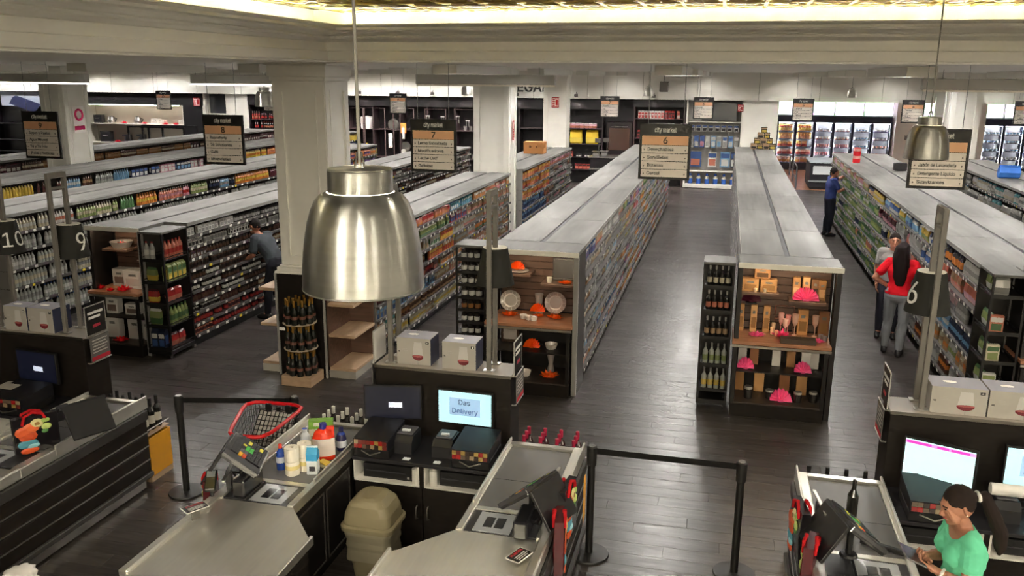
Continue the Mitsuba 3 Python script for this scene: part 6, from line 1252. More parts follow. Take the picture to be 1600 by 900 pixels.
def bin_(x, y, label):
    k = thing('waste_bin', label, 'waste bin'); B = '#6e664f'
    def ring(w, d, z, r): 
        out = []
        for cx, cy, a0 in ((1, 1, 0), (-1, 1, 90), (-1, -1, 180), (1, -1, 270)):
            for a in np.linspace(0, 90, 6): t = math.radians(a0 + a); out.append([x + cx * (w / 2 - r) + r * math.cos(t), y + cy * (d / 2 - r) + r * math.sin(t), z])
        return np.array(out)
    def loft(m, rings, col, cap=False):
        n = len(rings[0])
        for A, Bq in zip(rings[:-1], rings[1:]):
            i = np.arange(n); j = (i + 1) % n
            m.raw(np.vstack([A, Bq]), np.vstack([np.c_[i, j, j + n], np.c_[i, j + n, i + n]]), col)
        if cap: m.raw(np.vstack([rings[-1], rings[-1].mean(0)[None]]), [[i, (i + 1) % n, n] for i in range(n)], col)
        return m
    part(k, 'body', loft(MB(), [ring(0.27, 0.23, 0.0, 0.05), ring(0.37, 0.33, 0.50, 0.06)], B), 'vc_satin')
    bg = loft(MB(), [ring(0.372, 0.332, 0.24, 0.06) - [0, 0, 0.0], ring(0.355, 0.315, 0.33, 0.06), ring(0.372, 0.332, 0.36, 0.06), ring(0.362, 0.322, 0.40, 0.06), ring(0.388, 0.348, 0.46, 0.06), ring(0.378, 0.338, 0.50, 0.06)], '#77715f')
    for A in bg.v: A += (np.array([meshkit.noise(A * 18, 3), meshkit.noise(A * 18, 5), 0 * A[:, 0]]).T - [0.5, 0.5, 0]) * 0.012
    part(k, 'liner', bg, 'vc_gloss', label='translucent plastic liner over the rim')
    part(k, 'lid_rim', loft(MB(), [ring(0.37, 0.33, 0.495, 0.06), ring(0.43, 0.39, 0.50, 0.07), ring(0.435, 0.395, 0.535, 0.07), ring(0.40, 0.36, 0.55, 0.07)], B), 'vc_satin')
    dome = [ring(0.40 * math.cos(t) ** 0.6 + 0.0, 0.36 - 0.02 * math.sin(t), 0.548 + 0.0, 0.06) for t in ()]
    part(k, 'lid_dome', loft(MB(), [ring(0.395, 0.355, 0.55, 0.07), ring(0.375, 0.34, 0.63, 0.07), ring(0.32, 0.31, 0.70, 0.07), ring(0.22, 0.26, 0.745, 0.07), ring(0.12, 0.20, 0.76, 0.05)], B, True), 'vc_satin', label='taupe domed lid')
    fl = MB().add(hull([[x + 0.09 + 0.055 * math.cos(t), y - 0.125 + 0.028 * math.sin(t) * 0.6, 0.695 + 0.035 * math.sin(t)] for t in np.arange(14) * math.pi / 7] + [[x + 0.085 + 0.05 * math.cos(t), y - 0.10, 0.69 + 0.03 * math.sin(t)] for t in np.arange(14) * math.pi / 7]), '#968c74'); part(k, 'swing_flap', fl, 'vc_satin')
bin_(-2.52, 5.74, 'taupe swing-top waste bin between the two middle lanes'); bin_(2.12, 5.45, 'taupe waste bin behind the cashier at the lower right corner')
# crumpled white plastic bag
ico = trimesh.creation.icosphere(subdivisions=4, radius=1.0); v = ico.vertices.copy()
n1 = meshkit.fbm(v * 1.6 + 5, 4, 3); n2 = np.abs(meshkit.noise(v * 5.0 + 9, 8) - 0.5); ang = np.arctan2(v[:, 1], v[:, 0]); t = (v[:, 2] + 1) / 2
prof = np.interp(t, [0, .06, .3, .6, .8, .9, 1], [.55, .85, 1.0, .92, .6, .32, .42]); rad = np.hypot(v[:, 0], v[:, 1]) + 1e-9
pleat = 1 + (0.10 * np.sin(ang * 9 + 5 * n1) + 0.12 * (n1 - .5) + 0.10 * n2) * np.interp(t, [0, .2, 1], [.4, .7, 1.4])
v = np.c_[v[:, 0] / rad * prof * pleat * np.minimum(1, rad * 3) * .25, v[:, 1] / rad * prof * pleat * np.minimum(1, rad * 3) * .23, t * .80 + 0.03 * (n1 - .5)]; v[:, 2] -= v[:, 2].min()
single('plastic_bag', MB().raw(v, ico.faces, '#cfccc6'), 'vc_satin', 'crumpled white plastic bag at the bottom left corner beside the left lane', 'bag', M=TR(-4.30, 4.10, 0.0))
# ------------------------------------------------------------------ people
def ball(p, r, n=10): 
    return mf.Manifold.sphere(r, n).translate([float(q) for q in p])
def bone(*pr):       # hull of spheres (point, radius)
    return mf.Manifold.batch_hull([ball(p, r) for p, r in pr])
def ellipsoid(p, r, n=20): return mf.Manifold.sphere(1.0, n).scale([float(q) for q in r]).translate([float(q) for q in p])
def melt(parts, edge=0.018, it=12, minus=None):
    m = mf.Manifold.batch_boolean(parts, mf.OpType.Add)
    if minus is not None: m = m - minus
    m = m.refine_to_length(edge)
    me = m.to_mesh(); t = trimesh.Trimesh(me.vert_properties[:, :3], me.tri_verts, process=True)
    trimesh.smoothing.filter_taubin(t, lamb=0.5, nu=0.52, iterations=it)
    return t
def V(*a): return np.array(a, float)
def folds(t, amp):      # cloth folds running mostly around the body
    v = t.vertices.copy(); q = v * [14, 14, 30] + meshkit.noise(v * 8, 4)[:, None] * 1.6
    t.vertices = v + np.asarray(t.vertex_normals) * ((meshkit.fbm(q, 2, 6) - 0.45) * amp)[:, None]
def hand(wrist, elbow, palm_dir, curl, side):
    """palm, four fingers of different length and a thumb from the side; palm_dir = where the palm looks"""
    d = wrist - elbow; d /= np.linalg.norm(d); n = palm_dir - d * (palm_dir @ d); n /= np.linalg.norm(n); s = np.cross(d, n) * side
    out = [bone((wrist, 0.024), (wrist + d * 0.03, 0.026)), bone((wrist + d * 0.03 + s * 0.022, 0.014), (wrist + d * 0.03 - s * 0.022, 0.014), (wrist + d * 0.085 + s * 0.03, 0.012), (wrist + d * 0.08 - s * 0.03, 0.012))]
    for k, L in enumerate((0.068, 0.078, 0.073, 0.056)):
        b = wrist + d * (0.083 - 0.003 * abs(k - 1.3)) + s * (0.030 - 0.02 * k)
        a1, a2 = curl * 0.6, curl * 1.5
        p1 = b + (d * math.cos(a1) + n * math.sin(a1)) * L * 0.5; p2 = p1 + (d * math.cos(a2) + n * math.sin(a2)) * L * 0.5
        out += [bone((b, 0.0088), (p1, 0.0082)), bone((p1, 0.0082), (p2, 0.0070))]
    b = wrist + d * 0.025 + s * 0.028; p1 = b + (d * 0.6 + s * 0.65 + n * 0.35) * 0.042; p2 = p1 + (d * 0.85 + s * 0.1 + n * 0.5) * 0.036
    out += [bone((b, 0.012), (p1, 0.0105)), bone((p1, 0.0105), (p2, 0.0085))]
    return out
def person(label, x, y, rz, h, J, skin, top, bottom, shoe, hair, hair_kind, female=True, sleeve=0.55, neckline=0.0, extra=None, edge=0.018):
    """J: joints in a 1.65 m figure, person's right = +x, ahead = +y"""
    k = thing('person', label, 'person'); s = h / 1.65; M = TR(x, y, 0, rz, s)
    D = dict(pel=V(0, 0, 0.93), wai=V(0, 0.0, 1.08), che=V(0, 0.01, 1.25), nek=V(0, 0.0, 1.42), hed=V(0, 0.03, 1.535), tilt=0.0, turn=0.0,
             shL=V(-0.165, 0, 1.365), shR=V(0.165, 0, 1.365), elL=V(-0.21, -0.03, 1.10), elR=V(0.21, -0.03, 1.10), wrL=V(-0.20, 0.06, 0.87), wrR=V(0.20, 0.06, 0.87),
             hiL=V(-0.09, 0, 0.90), hiR=V(0.09, 0, 0.90), knL=V(-0.10, 0.02, 0.49), knR=V(0.10, 0.02, 0.49), anL=V(-0.10, -0.02, 0.085), anR=V(0.10, -0.02, 0.085), curl=0.5, palmL=V(1, 0, 0), palmR=V(-1, 0, 0), toeL=V(-0.02, 0.15, 0), toeR=V(0.02, 0.15, 0))
    D.update(J); j = D; w = 0.92 if female else 1.05
    X = V(1, 0, 0)
    def torso(g):
        hp, ws = (0.105 if female else 0.095), (0.078 if female else 0.095)
        lv = [(j['pel'], 0.075, hp), (j['wai'], 0.05, ws), (j['che'], 0.085 * w, 0.102), ((j['shL'] + j['shR']) / 2 - V(0, 0, 0.03), 0.10 * w, 0.062)]
        o = []
        for (p0, a0, r0), (p1, a1, r1) in zip(lv[:-1], lv[1:]): o.append(bone(*[(p + X * q * a, r + g) for p, a, r in ((p0, a0, r0), (p1, a1, r1)) for q in (-1, 1)]))
        for sd in ('shL', 'shR'): o.append(bone((j[sd], 0.056 * w + g), (j['nek'] - V(0, 0, 0.06), 0.055 + g)))
        if female: o += [ellipsoid(j['che'] + V(q * 0.075, 0.075, -0.02), V(0.062, 0.055, 0.06) + g) for q in (-1, 1)]
        return o
    def arm(sd, g, t=1.0):
        a, b, e = j['sh' + sd], j['el' + sd], j['wr' + sd]
        if t >= 1.5: return [bone((a, 0.054 * w + g), (b, 0.040 + g)), bone((b, 0.040 + g), (b + (e - b) * 0.35, 0.039 + g), (e, 0.025 + g))]
        return [bone((a, 0.054 * w + g), (a + (b - a) * t, 0.048 + g + 0.006))]
    def leg(sd, g, low=1.0):
        a, b, e = j['hi' + sd], j['kn' + sd], j['an' + sd]
        return [bone((a, 0.093 + g), (b, 0.060 + g)), bone((b, 0.058 + g), (b + (e - b) * 0.3 + V(0, -0.012, 0), 0.058 + g), (b + (e - b) * low, 0.040 + g))]
    hd = j['hed']; ty, tx = math.radians(j['turn']), math.radians(j['tilt'])
    Rh = TR(rz=j['turn'], rx=-j['tilt'])[:3, :3]
    H = lambda *q: hd + Rh @ V(*q)
    body = torso(0) + [bone((j['nek'] - V(0, 0, 0.04), 0.052), (hd - V(0, 0.012, 0.06), 0.046))]
    for sd in 'LR':
        body += arm(sd, 0, 2) + leg(sd, 0)
        body += [bone((j['an' + sd], 0.042), (j['an' + sd] + V(0, -0.03, -0.045), 0.035), (j['an' + sd] + j['toe' + sd] + V(0, 0, -0.055), 0.026))]
    headm = [mf.Manifold.hull_points(np.array([H(0.074 * math.cos(a) * math.cos(b), 0.096 * math.sin(a) * math.cos(b) - 0.008, 0.108 * math.sin(b) + 0.02) for a in np.arange(20) * math.pi / 10 for b in np.linspace(-1.2, 1.5, 12)])),
             bone((H(-0.038, 0.045, -0.06), 0.03), (H(0.038, 0.045, -0.06), 0.03), (H(0, 0.068, -0.085), 0.024), (H(0, 0.055, 0.03), 0.045)),
             bone((H(0, 0.088, 0.012), 0.010), (H(0, 0.108, -0.022), 0.0125), (H(0, 0.09, -0.03), 0.014)), bone((H(-0.018, 0.088, -0.056), 0.009), (H(0.018, 0.088, -0.056), 0.009))]
    for q in (-1, 1): headm.append(bone((H(q * 0.074, -0.01, 0.02), 0.013), (H(q * 0.076, -0.012, -0.02), 0.009)))
    bm = melt(body + headm, edge, 8)
    hm = [melt(hand(j['wr' + sd], j['el' + sd], j['palm' + sd], j['curl'], 1 if sd == 'L' else -1), 0.007, 4) for sd in 'LR']
    mb = MB().add(bm, skin, False)
    for q in hm: mb.add(q, skin, False)
    part(k, 'body', mb, 'vc_skin', M=M)
    f = MB()
    for q in (-1, 1):
        f.add(melt([ellipsoid(H(q * 0.031, 0.083, 0.018), V(0.011, 0.0065, 0.0042))], 0.006, 2), '#b09a8c', False); f.add(melt([ellipsoid(H(q * 0.031, 0.0885, 0.018), V(0.0055, 0.004, 0.0045))], 0.006, 2), '#1a1210', False)
        f.tube([H(q * 0.050, 0.080, 0.036), H(q * 0.032, 0.092, 0.041), H(q * 0.015, 0.092, 0.037)], 0.0035, '#1c1410', 5)
    for q in (-1, 1): f.tube([H(q * 0.043, 0.084, 0.020), H(q * 0.031, 0.0905, 0.0235), H(q * 0.019, 0.088, 0.020)], 0.0024, '#1a1210', 5)
    f.tube([H(-0.022, 0.090, -0.052), H(0, 0.099, -0.053), H(0.022, 0.090, -0.052)], 0.0042, '#9c4a44', 5)
    part(k, 'face', f, 'vc_satin', M=M)
    sh = torso(0.012) + arm('L', 0.012, sleeve) + arm('R', 0.012, sleeve)
    # neck opening: what lies inside an ellipsoid at the throat is left out
    nk = neckline or 0.075
    st = melt(sh, edge * 0.8, 5, ellipsoid(j['nek'] + V(0, 0.05 if neckline else 0.01, -0.005 if neckline else 0.03), V(nk * 1.15, nk, nk), 32))
    folds(st, 0.012)
    part(k, 'shirt', MB().add(st, top, False), 'vc_cloth', M=M)
    pel = [bone(*[(p + X * q * 0.075, 0.112 if female else 0.104) for p in (j['pel'] + V(0, 0, 0.02), j['pel'] - V(0, 0, 0.05)) for q in (-1, 1)])]
    tm = melt(pel + leg('L', 0.010, 0.93) + leg('R', 0.010, 0.93), edge, 8); folds(tm, 0.010)
    part(k, 'trousers', MB().add(tm, bottom, False), 'vc_cloth', M=M)
    for sd in 'LR':
        a = j['an' + sd]; z = -a[2]
        part(k, 'shoe', MB().add(melt([bone((a + V(0, -0.045, -0.045), 0.040), (a + j['toe' + sd] * 0.6 + V(0, 0, -0.048), 0.040), (a + j['toe' + sd] + V(0, 0.01, -0.052), 0.033), (a + V(0, -0.01, -0.01), 0.045))], 0.02, 6), shoe, False), 'vc_satin', M=M)
    hr = [mf.Manifold.hull_points(np.array([H(0.082 * math.cos(a) * math.cos(b), 0.100 * math.sin(a) * math.cos(b) - 0.016, 0.108 * math.sin(b) + 0.030) for a in np.arange(20) * math.pi / 10 for b in np.linspace(0.25 if hair_kind == 'short' else 0.1, 1.5, 10)] + [H(q * 0.075, -0.05, -0.02) for q in (-1, 1)] + [H(0, -0.105, -0.04)]))]
    hr = [hr[0] - mf.Manifold.sphere(1.0, 40).scale([0.080, 0.110, 0.105]).transform(np.c_[Rh, H(0, 0.082, -0.028)])]
    if hair_kind == 'pony':
        hr.append(bone((H(0, -0.095, 0.035), 0.032), (H(0, -0.125, 0.03), 0.024)))
        P = [H(0, -0.125, 0.03), H(0, -0.17, 0.015), V(0, -0.20, 0) + H(0, 0, -0.07), V(0, -0.215, 0) + H(0, 0, -0.17), V(0.005, -0.20, 0) + H(0, 0, -0.27), V(0.01, -0.185, 0) + H(0, 0, -0.33)]
        for (a, ra), (b, rb) in zip(zip(P[:-1], (0.022, 0.036, 0.045, 0.046, 0.038)), zip(P[1:], (0.036, 0.045, 0.046, 0.038, 0.012))): hr.append(bone((a, ra), (b, rb)))
    if hair_kind == 'long':
        P = [(H(0, -0.07, 0.03), 0.078, 0.02), (H(0, -0.085, -0.08), 0.068, 0.045), (V(0, -0.085, 0) + H(0, 0, -0.20), 0.062, 0.05), (V(0, -0.10, 0) + H(0, 0, -0.36), 0.045, 0.05), (V(0.01, -0.11, 0) + H(0, 0, -0.47), 0.02, 0.03)]
        for (a, ra, wa), (b, rb, wb) in zip(P[:-1], P[1:]): hr.append(bone((a - X * wa, ra), (a + X * wa, ra), (b - X * wb, rb), (b + X * wb, rb)))
    ht = melt(hr, 0.010, 4)
    v = ht.vertices; nrm = np.asarray(ht.vertex_normals); q = v * [70, 70, 9]
    ht.vertices = v + nrm * ((meshkit.noise(q, 2) - 0.5) * 0.005)[:, None]
    part(k, 'hair', MB().add(ht, hair, False), 'vc_cloth', M=M)
    if hair_kind == 'pony': part(k, 'hair_tie', MB().tube([H(0.026 * math.cos(t), -0.128 , 0.03 + 0.026 * math.sin(t)) for t in np.arange(12) * math.pi / 6], 0.012, '#d9d6d2', 7, closed=True), 'vc_cloth', M=M)
    if extra: extra(k, M, j, H)
    return k, M
SKIN = '#a9745a'
def cashier_extra(k, M, j, H):
    w, e = j['wrL'], j['elL']; d = (e - w) / np.linalg.norm(e - w); a = np.cross(d, V(0, 0, 1)); a /= np.linalg.norm(a); b = np.cross(d, a)
    part(k, 'wrist_band', MB().tube([w + d * 0.03 + (a * math.cos(t) + b * math.sin(t)) * 0.028 for t in np.arange(14) * math.pi / 7], 0.010, '#d8d6d0', 7, closed=True), 'vc_satin', M=M, label='white watch band')
    part(k, 'earring', MB().add(trimesh.creation.icosphere(1, 0.006), '#d8d0c0').move(TR(*H(-0.082, -0.012, -0.028))), 'vc_metal', M=M)
k1, M1 = person('woman in a mint green top with dark ponytail holding a tablet at the right lane', 1.55, 5.17, 96, 1.60,
       dict(hed=V(0.0, 0.075, 1.525), tilt=18, turn=6, shL=V(-0.155, 0.02, 1.355), shR=V(0.155, 0.02, 1.355), nek=V(0, 0.02, 1.42), elL=V(-0.185, 0.03, 1.085), elR=V(0.19, 0.06, 1.085), wrL=V(-0.085, 0.175, 1.12), wrR=V(0.075, 0.185, 1.135), palmL=V(0.6, 0.1, 0.8), palmR=V(-0.6, 0.1, 0.8), curl=0.75),
       '#8f634e', '#5ab08b', '#23242c', '#151515', '#17100e', 'pony', True, 0.5, 0.105, cashier_extra, 0.014)
tab = MB().box(-0.10, 0.10, -0.07, 0.07, -0.005, 0.005, '#4a4a4e', 0.003).box(-0.09, 0.09, -0.06, 0.06, 0.005, 0.006, '#1c1e24')
single('tablet', tab, 'vc_gloss', 'grey tablet held in both hands by the woman in mint green', 'tablet', M=M1 @ TR(-0.005, 0.305, 1.175, 0, rx=24))
person('woman in a red top and grey jeans with long black hair, seen from behind', 2.56, 13.05, -18, 1.66,
       dict(elL=V(-0.33, -0.07, 1.13), wrL=V(-0.15, 0.02, 1.00), elR=V(0.27, -0.02, 1.12), wrR=V(0.22, 0.17, 1.0), anL=V(-0.12, 0.06, 0.085), knL=V(-0.11, 0.06, 0.49), anR=V(0.09, -0.06, 0.085), hed=V(0, 0.02, 1.535), turn=-10),
       SKIN, '#c41a26', '#7d7f82', '#1c1a1c', '#120c0b', 'long', True, 0.62)
person('person in a grey shirt half hidden before the woman in red', 2.60, 13.95, 172, 1.64, dict(elL=V(-0.22, 0.02, 1.10)), '#a8745c', '#8f8d8a', '#2a2b33', '#1a1a1a', '#18100d', 'short', False, 0.6)
person('man in a dark grey shirt bending towards the jar gondola', -7.08, 12.45, 82, 1.70,
       dict(pel=V(0, -0.06, 0.93), wai=V(0, 0.02, 1.07), che=V(0, 0.13, 1.22), nek=V(0, 0.23, 1.37), hed=V(0, 0.31, 1.47), tilt=12, shL=V(-0.17, 0.19, 1.32), shR=V(0.17, 0.19, 1.32), elL=V(-0.22, 0.20, 1.06), elR=V(0.22, 0.24, 1.07), wrL=V(-0.20, 0.40, 0.95), wrR=V(0.18, 0.45, 1.0), hiL=V(-0.09, -0.06, 0.90), hiR=V(0.09, -0.06, 0.90), knL=V(-0.10, 0.05, 0.49), anL=V(-0.10, 0.08, 0.085), knR=V(0.10, -0.12, 0.49), anR=V(0.1, -0.26, 0.085)),
       '#8a5a44', '#2b3033', '#15161b', '#121112', '#0e0b0a', 'short', False, 0.75)
def vest_extra(k, M, j, H):
    part(k, 'badge', MB().box(-0.13, -0.03, 0.115, 0.12, 1.17, 1.30, '#c9962a', 0.002), 'vc_cloth', M=M, label='yellow patch on the shirt')
person('man in dark blue reaching up to the red packs on the right gondola', 2.66, 23.1, -72, 1.72,
       dict(elL=V(-0.20, 0.25, 1.36), wrL=V(-0.16, 0.47, 1.50), elR=V(0.22, 0.10, 1.12), wrR=V(0.19, 0.32, 1.22), hed=V(0, 0.05, 1.535), shL=V(-0.17, 0.03, 1.39)),
       '#8d5d48', '#26305a', '#16181f', '#101010', '#100c0b', 'short', False, 0.7, 0.0, vest_extra)
# ------------------------------------------------------------------ back of the store
Y0 = 32.0
def fascia():
    m = MB().box(XL, XR, Y0 - 0.25, Y0 - 0.05, 3.13, ZS, '#d5d1c4')
    struct('trim_3', m, 'white_paint', label='white fascia band above the back shelves')
    for i in range(24):
        x = XL + 1 + i * 2.0
        part('trim_3', 'joint_strip', MB().box(x - 0.01, x + 0.01, Y0 - 0.255, Y0 - 0.25, 3.13, ZS, '#a9a598'), 'vc_satin')
    struct('trim_4', MB().box(XL, -6.0, Y0 + 0.75, Y0 + 0.85, 0, 3.3, '#8f887e').box(-6.0, 1.66, Y0 + 0.75, Y0 + 0.85, 0, 3.3, '#141112'), 'vc_satin', label='recessed wall behind the back shelves')
    struct('trim_5', MB().box(0.52, 1.66, Y0 - 0.05, Y0 + 0.2, 0, 3.13, '#cfd0d6'), 'white_paint', label='pale wall panel between the packet rack and the refrigerators')
    struct('trim_6', MB().box(1.62, 1.72, Y0 + 0.2, YB, 0, ZS, '#cfd0d6'), 'white_paint', label='pale side wall of the refrigerator hall')
fascia()
k = single('wall_lettering', MB().text('REGALOS', 0.34, [-7.95, Y0 - 0.252, 3.36], [1, 0, 0], [0, 0, 1], '#1b1917', 0.02, bold=True, wmax=2.55), 'vc_satin', 'dark lettering on the white fascia between the two rear columns', 'lettering')
def opensheving(name, x0, x1, z0, z1, zs, colr, label, depth=0.6, y=Y0, header=None, uprights=2, backc=None):
    k = thing('back_shelving', label, 'shelving')
    part(k, 'back_panel', MB().box(x0, x1, y + depth - 0.02, y + depth, z0, z1, backc or colr), 'vc_satin')
    for i in range(uprights):
        x = x0 + (x1 - x0) * i / (uprights - 1)
        part(k, 'upright', MB().box(x - 0.03, x + 0.03, y, y + depth, z0, z1, colr, 0.004), 'vc_satin')
    for z in zs: part(k, 'shelf', MB().box(x0 + 0.03, x1 - 0.03, y + 0.02, y + depth - 0.02, z - 0.03, z, colr), 'vc_satin')
    if header: part(k, 'header', MB().box(x0 - 0.03, x1 + 0.03, y - 0.03, y + depth, header, z1, '#100f10'), 'vc_satin')
    return k
WS = '#dcd8cf'
# white gift niche at the left
kk = opensheving('n', -26.6, -21.9, 0, 3.12, (0.31, 1.05, 1.84), WS, 'white wall shelves with appliances and red bows at the far left', backc='#b5ada3')
part(kk, 'header', MB().box(-26.7, -20.9, Y0 - 0.04, Y0 + 0.6, 2.64, 3.12, '#0f0f11'), 'vc_satin', label='black header panel')
part(kk, 'strip_light', MB().box(-26.4, -22.1, Y0 + .02, Y0 + .05, 2.6, 2.635, '#ffffff'), 'vc_glow', emit=np.array(WARM) * 16.0)  # light strip added under the header to brighten the niche
part(kk, 'side_panel', MB().box(-21.86, -20.95, Y0 - 0.04, Y0 + 0.6, 0, 2.64, '#101012'), 'vc_satin', label='black side panel')
r = random.Random(3)
def appliance(kind, x, y, z, s, label):
    k = thing('kitchen_appliance', label, 'appliance'); D = '#17171a'
    if kind == 0:
        part(k, 'body', MB().box(x - .2 * s, x + .2 * s, y - .12, y + .12, z, z + .34 * s, D, 0.02), 'vc_gloss'); part(k, 'handle', MB().tube([[x - .1 * s, y - .13, z + .2 * s], [x + .1 * s, y - .13, z + .2 * s]], 0.012, '#8a8a8c', 6), 'vc_metal')
    elif kind == 1:
        part(k, 'body', MB().lathe([(0.001, 0), (.15 * s, 0), (.17 * s, .12 * s), (.12 * s, .26 * s), (.05 * s, .3 * s), (0.001, .31 * s)], '#8c8a88', 14, (x, y, z)), 'vc_metal'); part(k, 'handle', MB().tube([[x + .14 * s, y, z + .22 * s], [x + .26 * s, y, z + .18 * s], [x + .17 * s, y, z + .06 * s]], 0.018, D, 6), 'vc_satin')
    else:
        part(k, 'base', MB().box(x - .16 * s, x + .16 * s, y - .14, y + .14, z, z + .05, D, 0.01), 'vc_satin'); part(k, 'tower', MB().box(x + .02, x + .16 * s, y - .14, y + .14, z + .05, z + .36 * s, D, 0.01).box(x - .16 * s, x + .16 * s, y - .14, y + .14, z + .28 * s, z + .36 * s, D, 0.01), 'vc_satin'); part(k, 'jug', MB().lathe([(0.001, 0), (.07, 0), (.08, .1), (.05, .17), (0.001, .17)], '#4a4a50', 12, (x - .06, y, z + .055)), 'vc_gloss')
seq = ['leftmost', 'second', 'third', 'fourth', 'fifth']
for i, x in enumerate((-26.2, -25.6, -24.3)): appliance((0, 1, 1)[i], x, Y0 + 0.3, 1.84, 1.0, f'dark kitchen appliance on the top shelf of the far left white shelves, {seq[i]}')
for i, x in enumerate((-25.9, -24.9, -24.2)): appliance((0, 2, 2)[i], x, Y0 + 0.3, 1.05, (1.3, .9, .95)[i], f'dark kitchen appliance on the middle shelf of the far left white shelves, {seq[i]}')
for i, (x, z) in enumerate(((-24.9, 1.84), (-23.9, 1.84), (-22.9, 1.84), (-22.4, 1.84), (-25.3, 1.05), (-25.6, 0.31))): item('gift_bow', flower(0.17, '#d8344e', 40 + i, 0.8), x, Y0 + 0.2, z, 'pinkish red bow on the far left white shelves, ' + ('top shelf leftmost', 'top shelf second', 'top shelf third', 'top shelf rightmost', 'middle shelf', 'lowest shelf')[i], 'bow')
for i, (x, h) in enumerate(((-23.4, .22), (-23.1, .18), (-22.1, .2))): item('gift_box', giftbox(.34, .25, h, '#d9d5ce', '#bdb7ae'), x, Y0 + 0.3, 1.841, 'white gift box on the top shelf of the far left shelves, ' + seq[i], 'box')
k = thing('gift_table', 'black framed open table rack before the far left white shelves', 'table'); B = '#121113'; x0, x1, y0, y1 = -21.2, -18.9, 27.6, 28.4
for x in (x0, x0 + 0.85, x1): 
    for y in (y0, y1): part(k, 'leg', MB().box(x - .03, x + .03, y - .03, y + .03, 0, 2.05, B), 'vc_satin')
for z in (0.6, 1.25): part(k, 'shelf', MB().box(x0, x1, y0, y1, z - .04, z, '#d8d3ca' if z > 1 else B), 'vc_satin')
for y in (y0, y1): part(k, 'top_rail', MB().box(x0, x1, y - .03, y + .03, 2.0, 2.06, B), 'vc_satin')
for i, (x, kd) in enumerate(((-20.9, 3), (-20.3, 1), (-19.7, 2), (-19.2, 3))):
    if kd == 3: item('gift_bow', flower(0.16, '#e0506c', 50 + i, 0.9), x, 28.0, 1.25, 'pink bow on the black framed table rack, ' + ('left' if i == 0 else 'right'), 'bow')
    else: appliance(kd, x, 28.0, 1.25, 0.8, 'small dark appliance on the black framed table rack, ' + ('left' if i == 1 else 'right'))
for i, x in enumerate((-20.6, -19.9)): item('gift_box', giftbox(.4, .3, .28, '#dcd7cc', '#e08a9a'), x, 27.8, 1.251, 'white gift box before the appliances on the black table rack, ' + seq[i], 'box')
k = thing('display_table', 'dark table with red patterned runner before the far left shelves', 'table')
part(k, 'top', MB().box(-25.2, -22.8, 28.4, 29.3, 1.02, 1.08, '#4b4744', 0.006), 'vc_satin'); part(k, 'front', MB().box(-25.2, -23.2, 28.4, 28.45, 0.5, 1.0, '#1d1615'), 'vc_satin')
pr = MB(); 
for i in range(12): pr.box(-25.1 + i * .15, -24.99 + i * .15, 28.385, 28.40, 0.62 + .05 * (i % 3), 0.88, ('#b8382c', '#d06a4a', '#7a2a20')[i % 3])
part(k, 'runner', pr, 'vc_cloth', label='red patterned cloth front')
for x in (-25.1, -22.9): part(k, 'leg', MB().box(x - .05, x + .05, 28.5, 29.2, 0, 1.02, '#2a2725'), 'vc_satin')
# pilaster with small sign and a dark window
struct('trim_7', MB().box(-20.95, -18.87, Y0 - 0.03, Y0 + 0.7, 0, 2.33, WS).box(-20.95, -20.8, Y0 - 0.03, Y0 + 0.7, 2.33, 3.12, WS).box(-19.87, -18.87, Y0 - 0.03, Y0 + 0.7, 2.33, 3.12, WS), 'white_paint', label='white wall piece around the small dark window')
struct('window_1', MB().box(-20.8, -19.87, Y0 + 0.3, Y0 + 0.34, 2.33, 3.12, '#23262a'), 'vc_gloss', label='small dark interior window above sign 8')
single('hydrant_sign', red_sign(None, None, 0.3, 0.34).move(TR(-21.15, Y0 - 0.1, 2.62)), 'vc_satin', 'small red hydrant sign left of the dark window', 'sign')
# bottle wall
WB = [0.62, 1.0, 1.38, 1.76, 2.14]
opensheving('b', -18.85, -14.75, 0, 3.12, WB, '#191416', 'dark wall shelves of red bottles behind sign 8', header=2.7, uprights=4)
for i, z in enumerate(WB): stock(None, 'x', -18.8, -14.8, 4 - i, Y0 + 0.02, 0, z, 0.36, [S('wine_bottle', 'wine', 'red', 'dark', 2), S('wine_bottle', 'red', 'salmon', 'white', 2), S('wine_bottle', 'black', 'salmon', 'red', 1)], 400 + i, 'red bottle wall shelves', 4 - i)
# kitchenware wall
kk = opensheving('k', -14.6, -9.0, 0, 3.12, (0.78, 1.86), '#2a2223', 'dark kitchenware wall shelves with lit niches behind sign 7', header=2.74, uprights=6, backc='#171314')
for i, x in enumerate((-14.3, -13.4, -12.2, -10.9, -9.7)): part(kk, 'niche_frame', MB().tube([[x - .42, Y0 - .02, 0.8], [x - .42, Y0 - .02, 2.66], [x + .42, Y0 - .02, 2.66], [x + .42, Y0 - .02, 0.8]], 0.025, '#4a3c3c', 4), 'vc_satin')
for i, (x, z, q) in enumerate(((-12.68, 2.03, .24), (-11.72, 2.02, .24), (-12.2, 1.2, .2))):
    k = thing('frying_pan', 'round steel pan hanging on the dark kitchenware wall, ' + seq[i], 'pan')
    part(k, 'pan', MB().lathe([(0.001, 0.0), (q * .8, 0), (q, -.05), (q, -.06), (q * .78, -.012), (0.001, -.012)], '#b5b3ae', 24).move(TR(x, Y0 + 0.1, z, rx=90) ), 'vc_metal'); part(k, 'handle', MB().tube([[x, Y0 + .08, z - q], [x, Y0 + .06, z - q - .3]], 0.016, '#2a2828', 6), 'vc_satin')
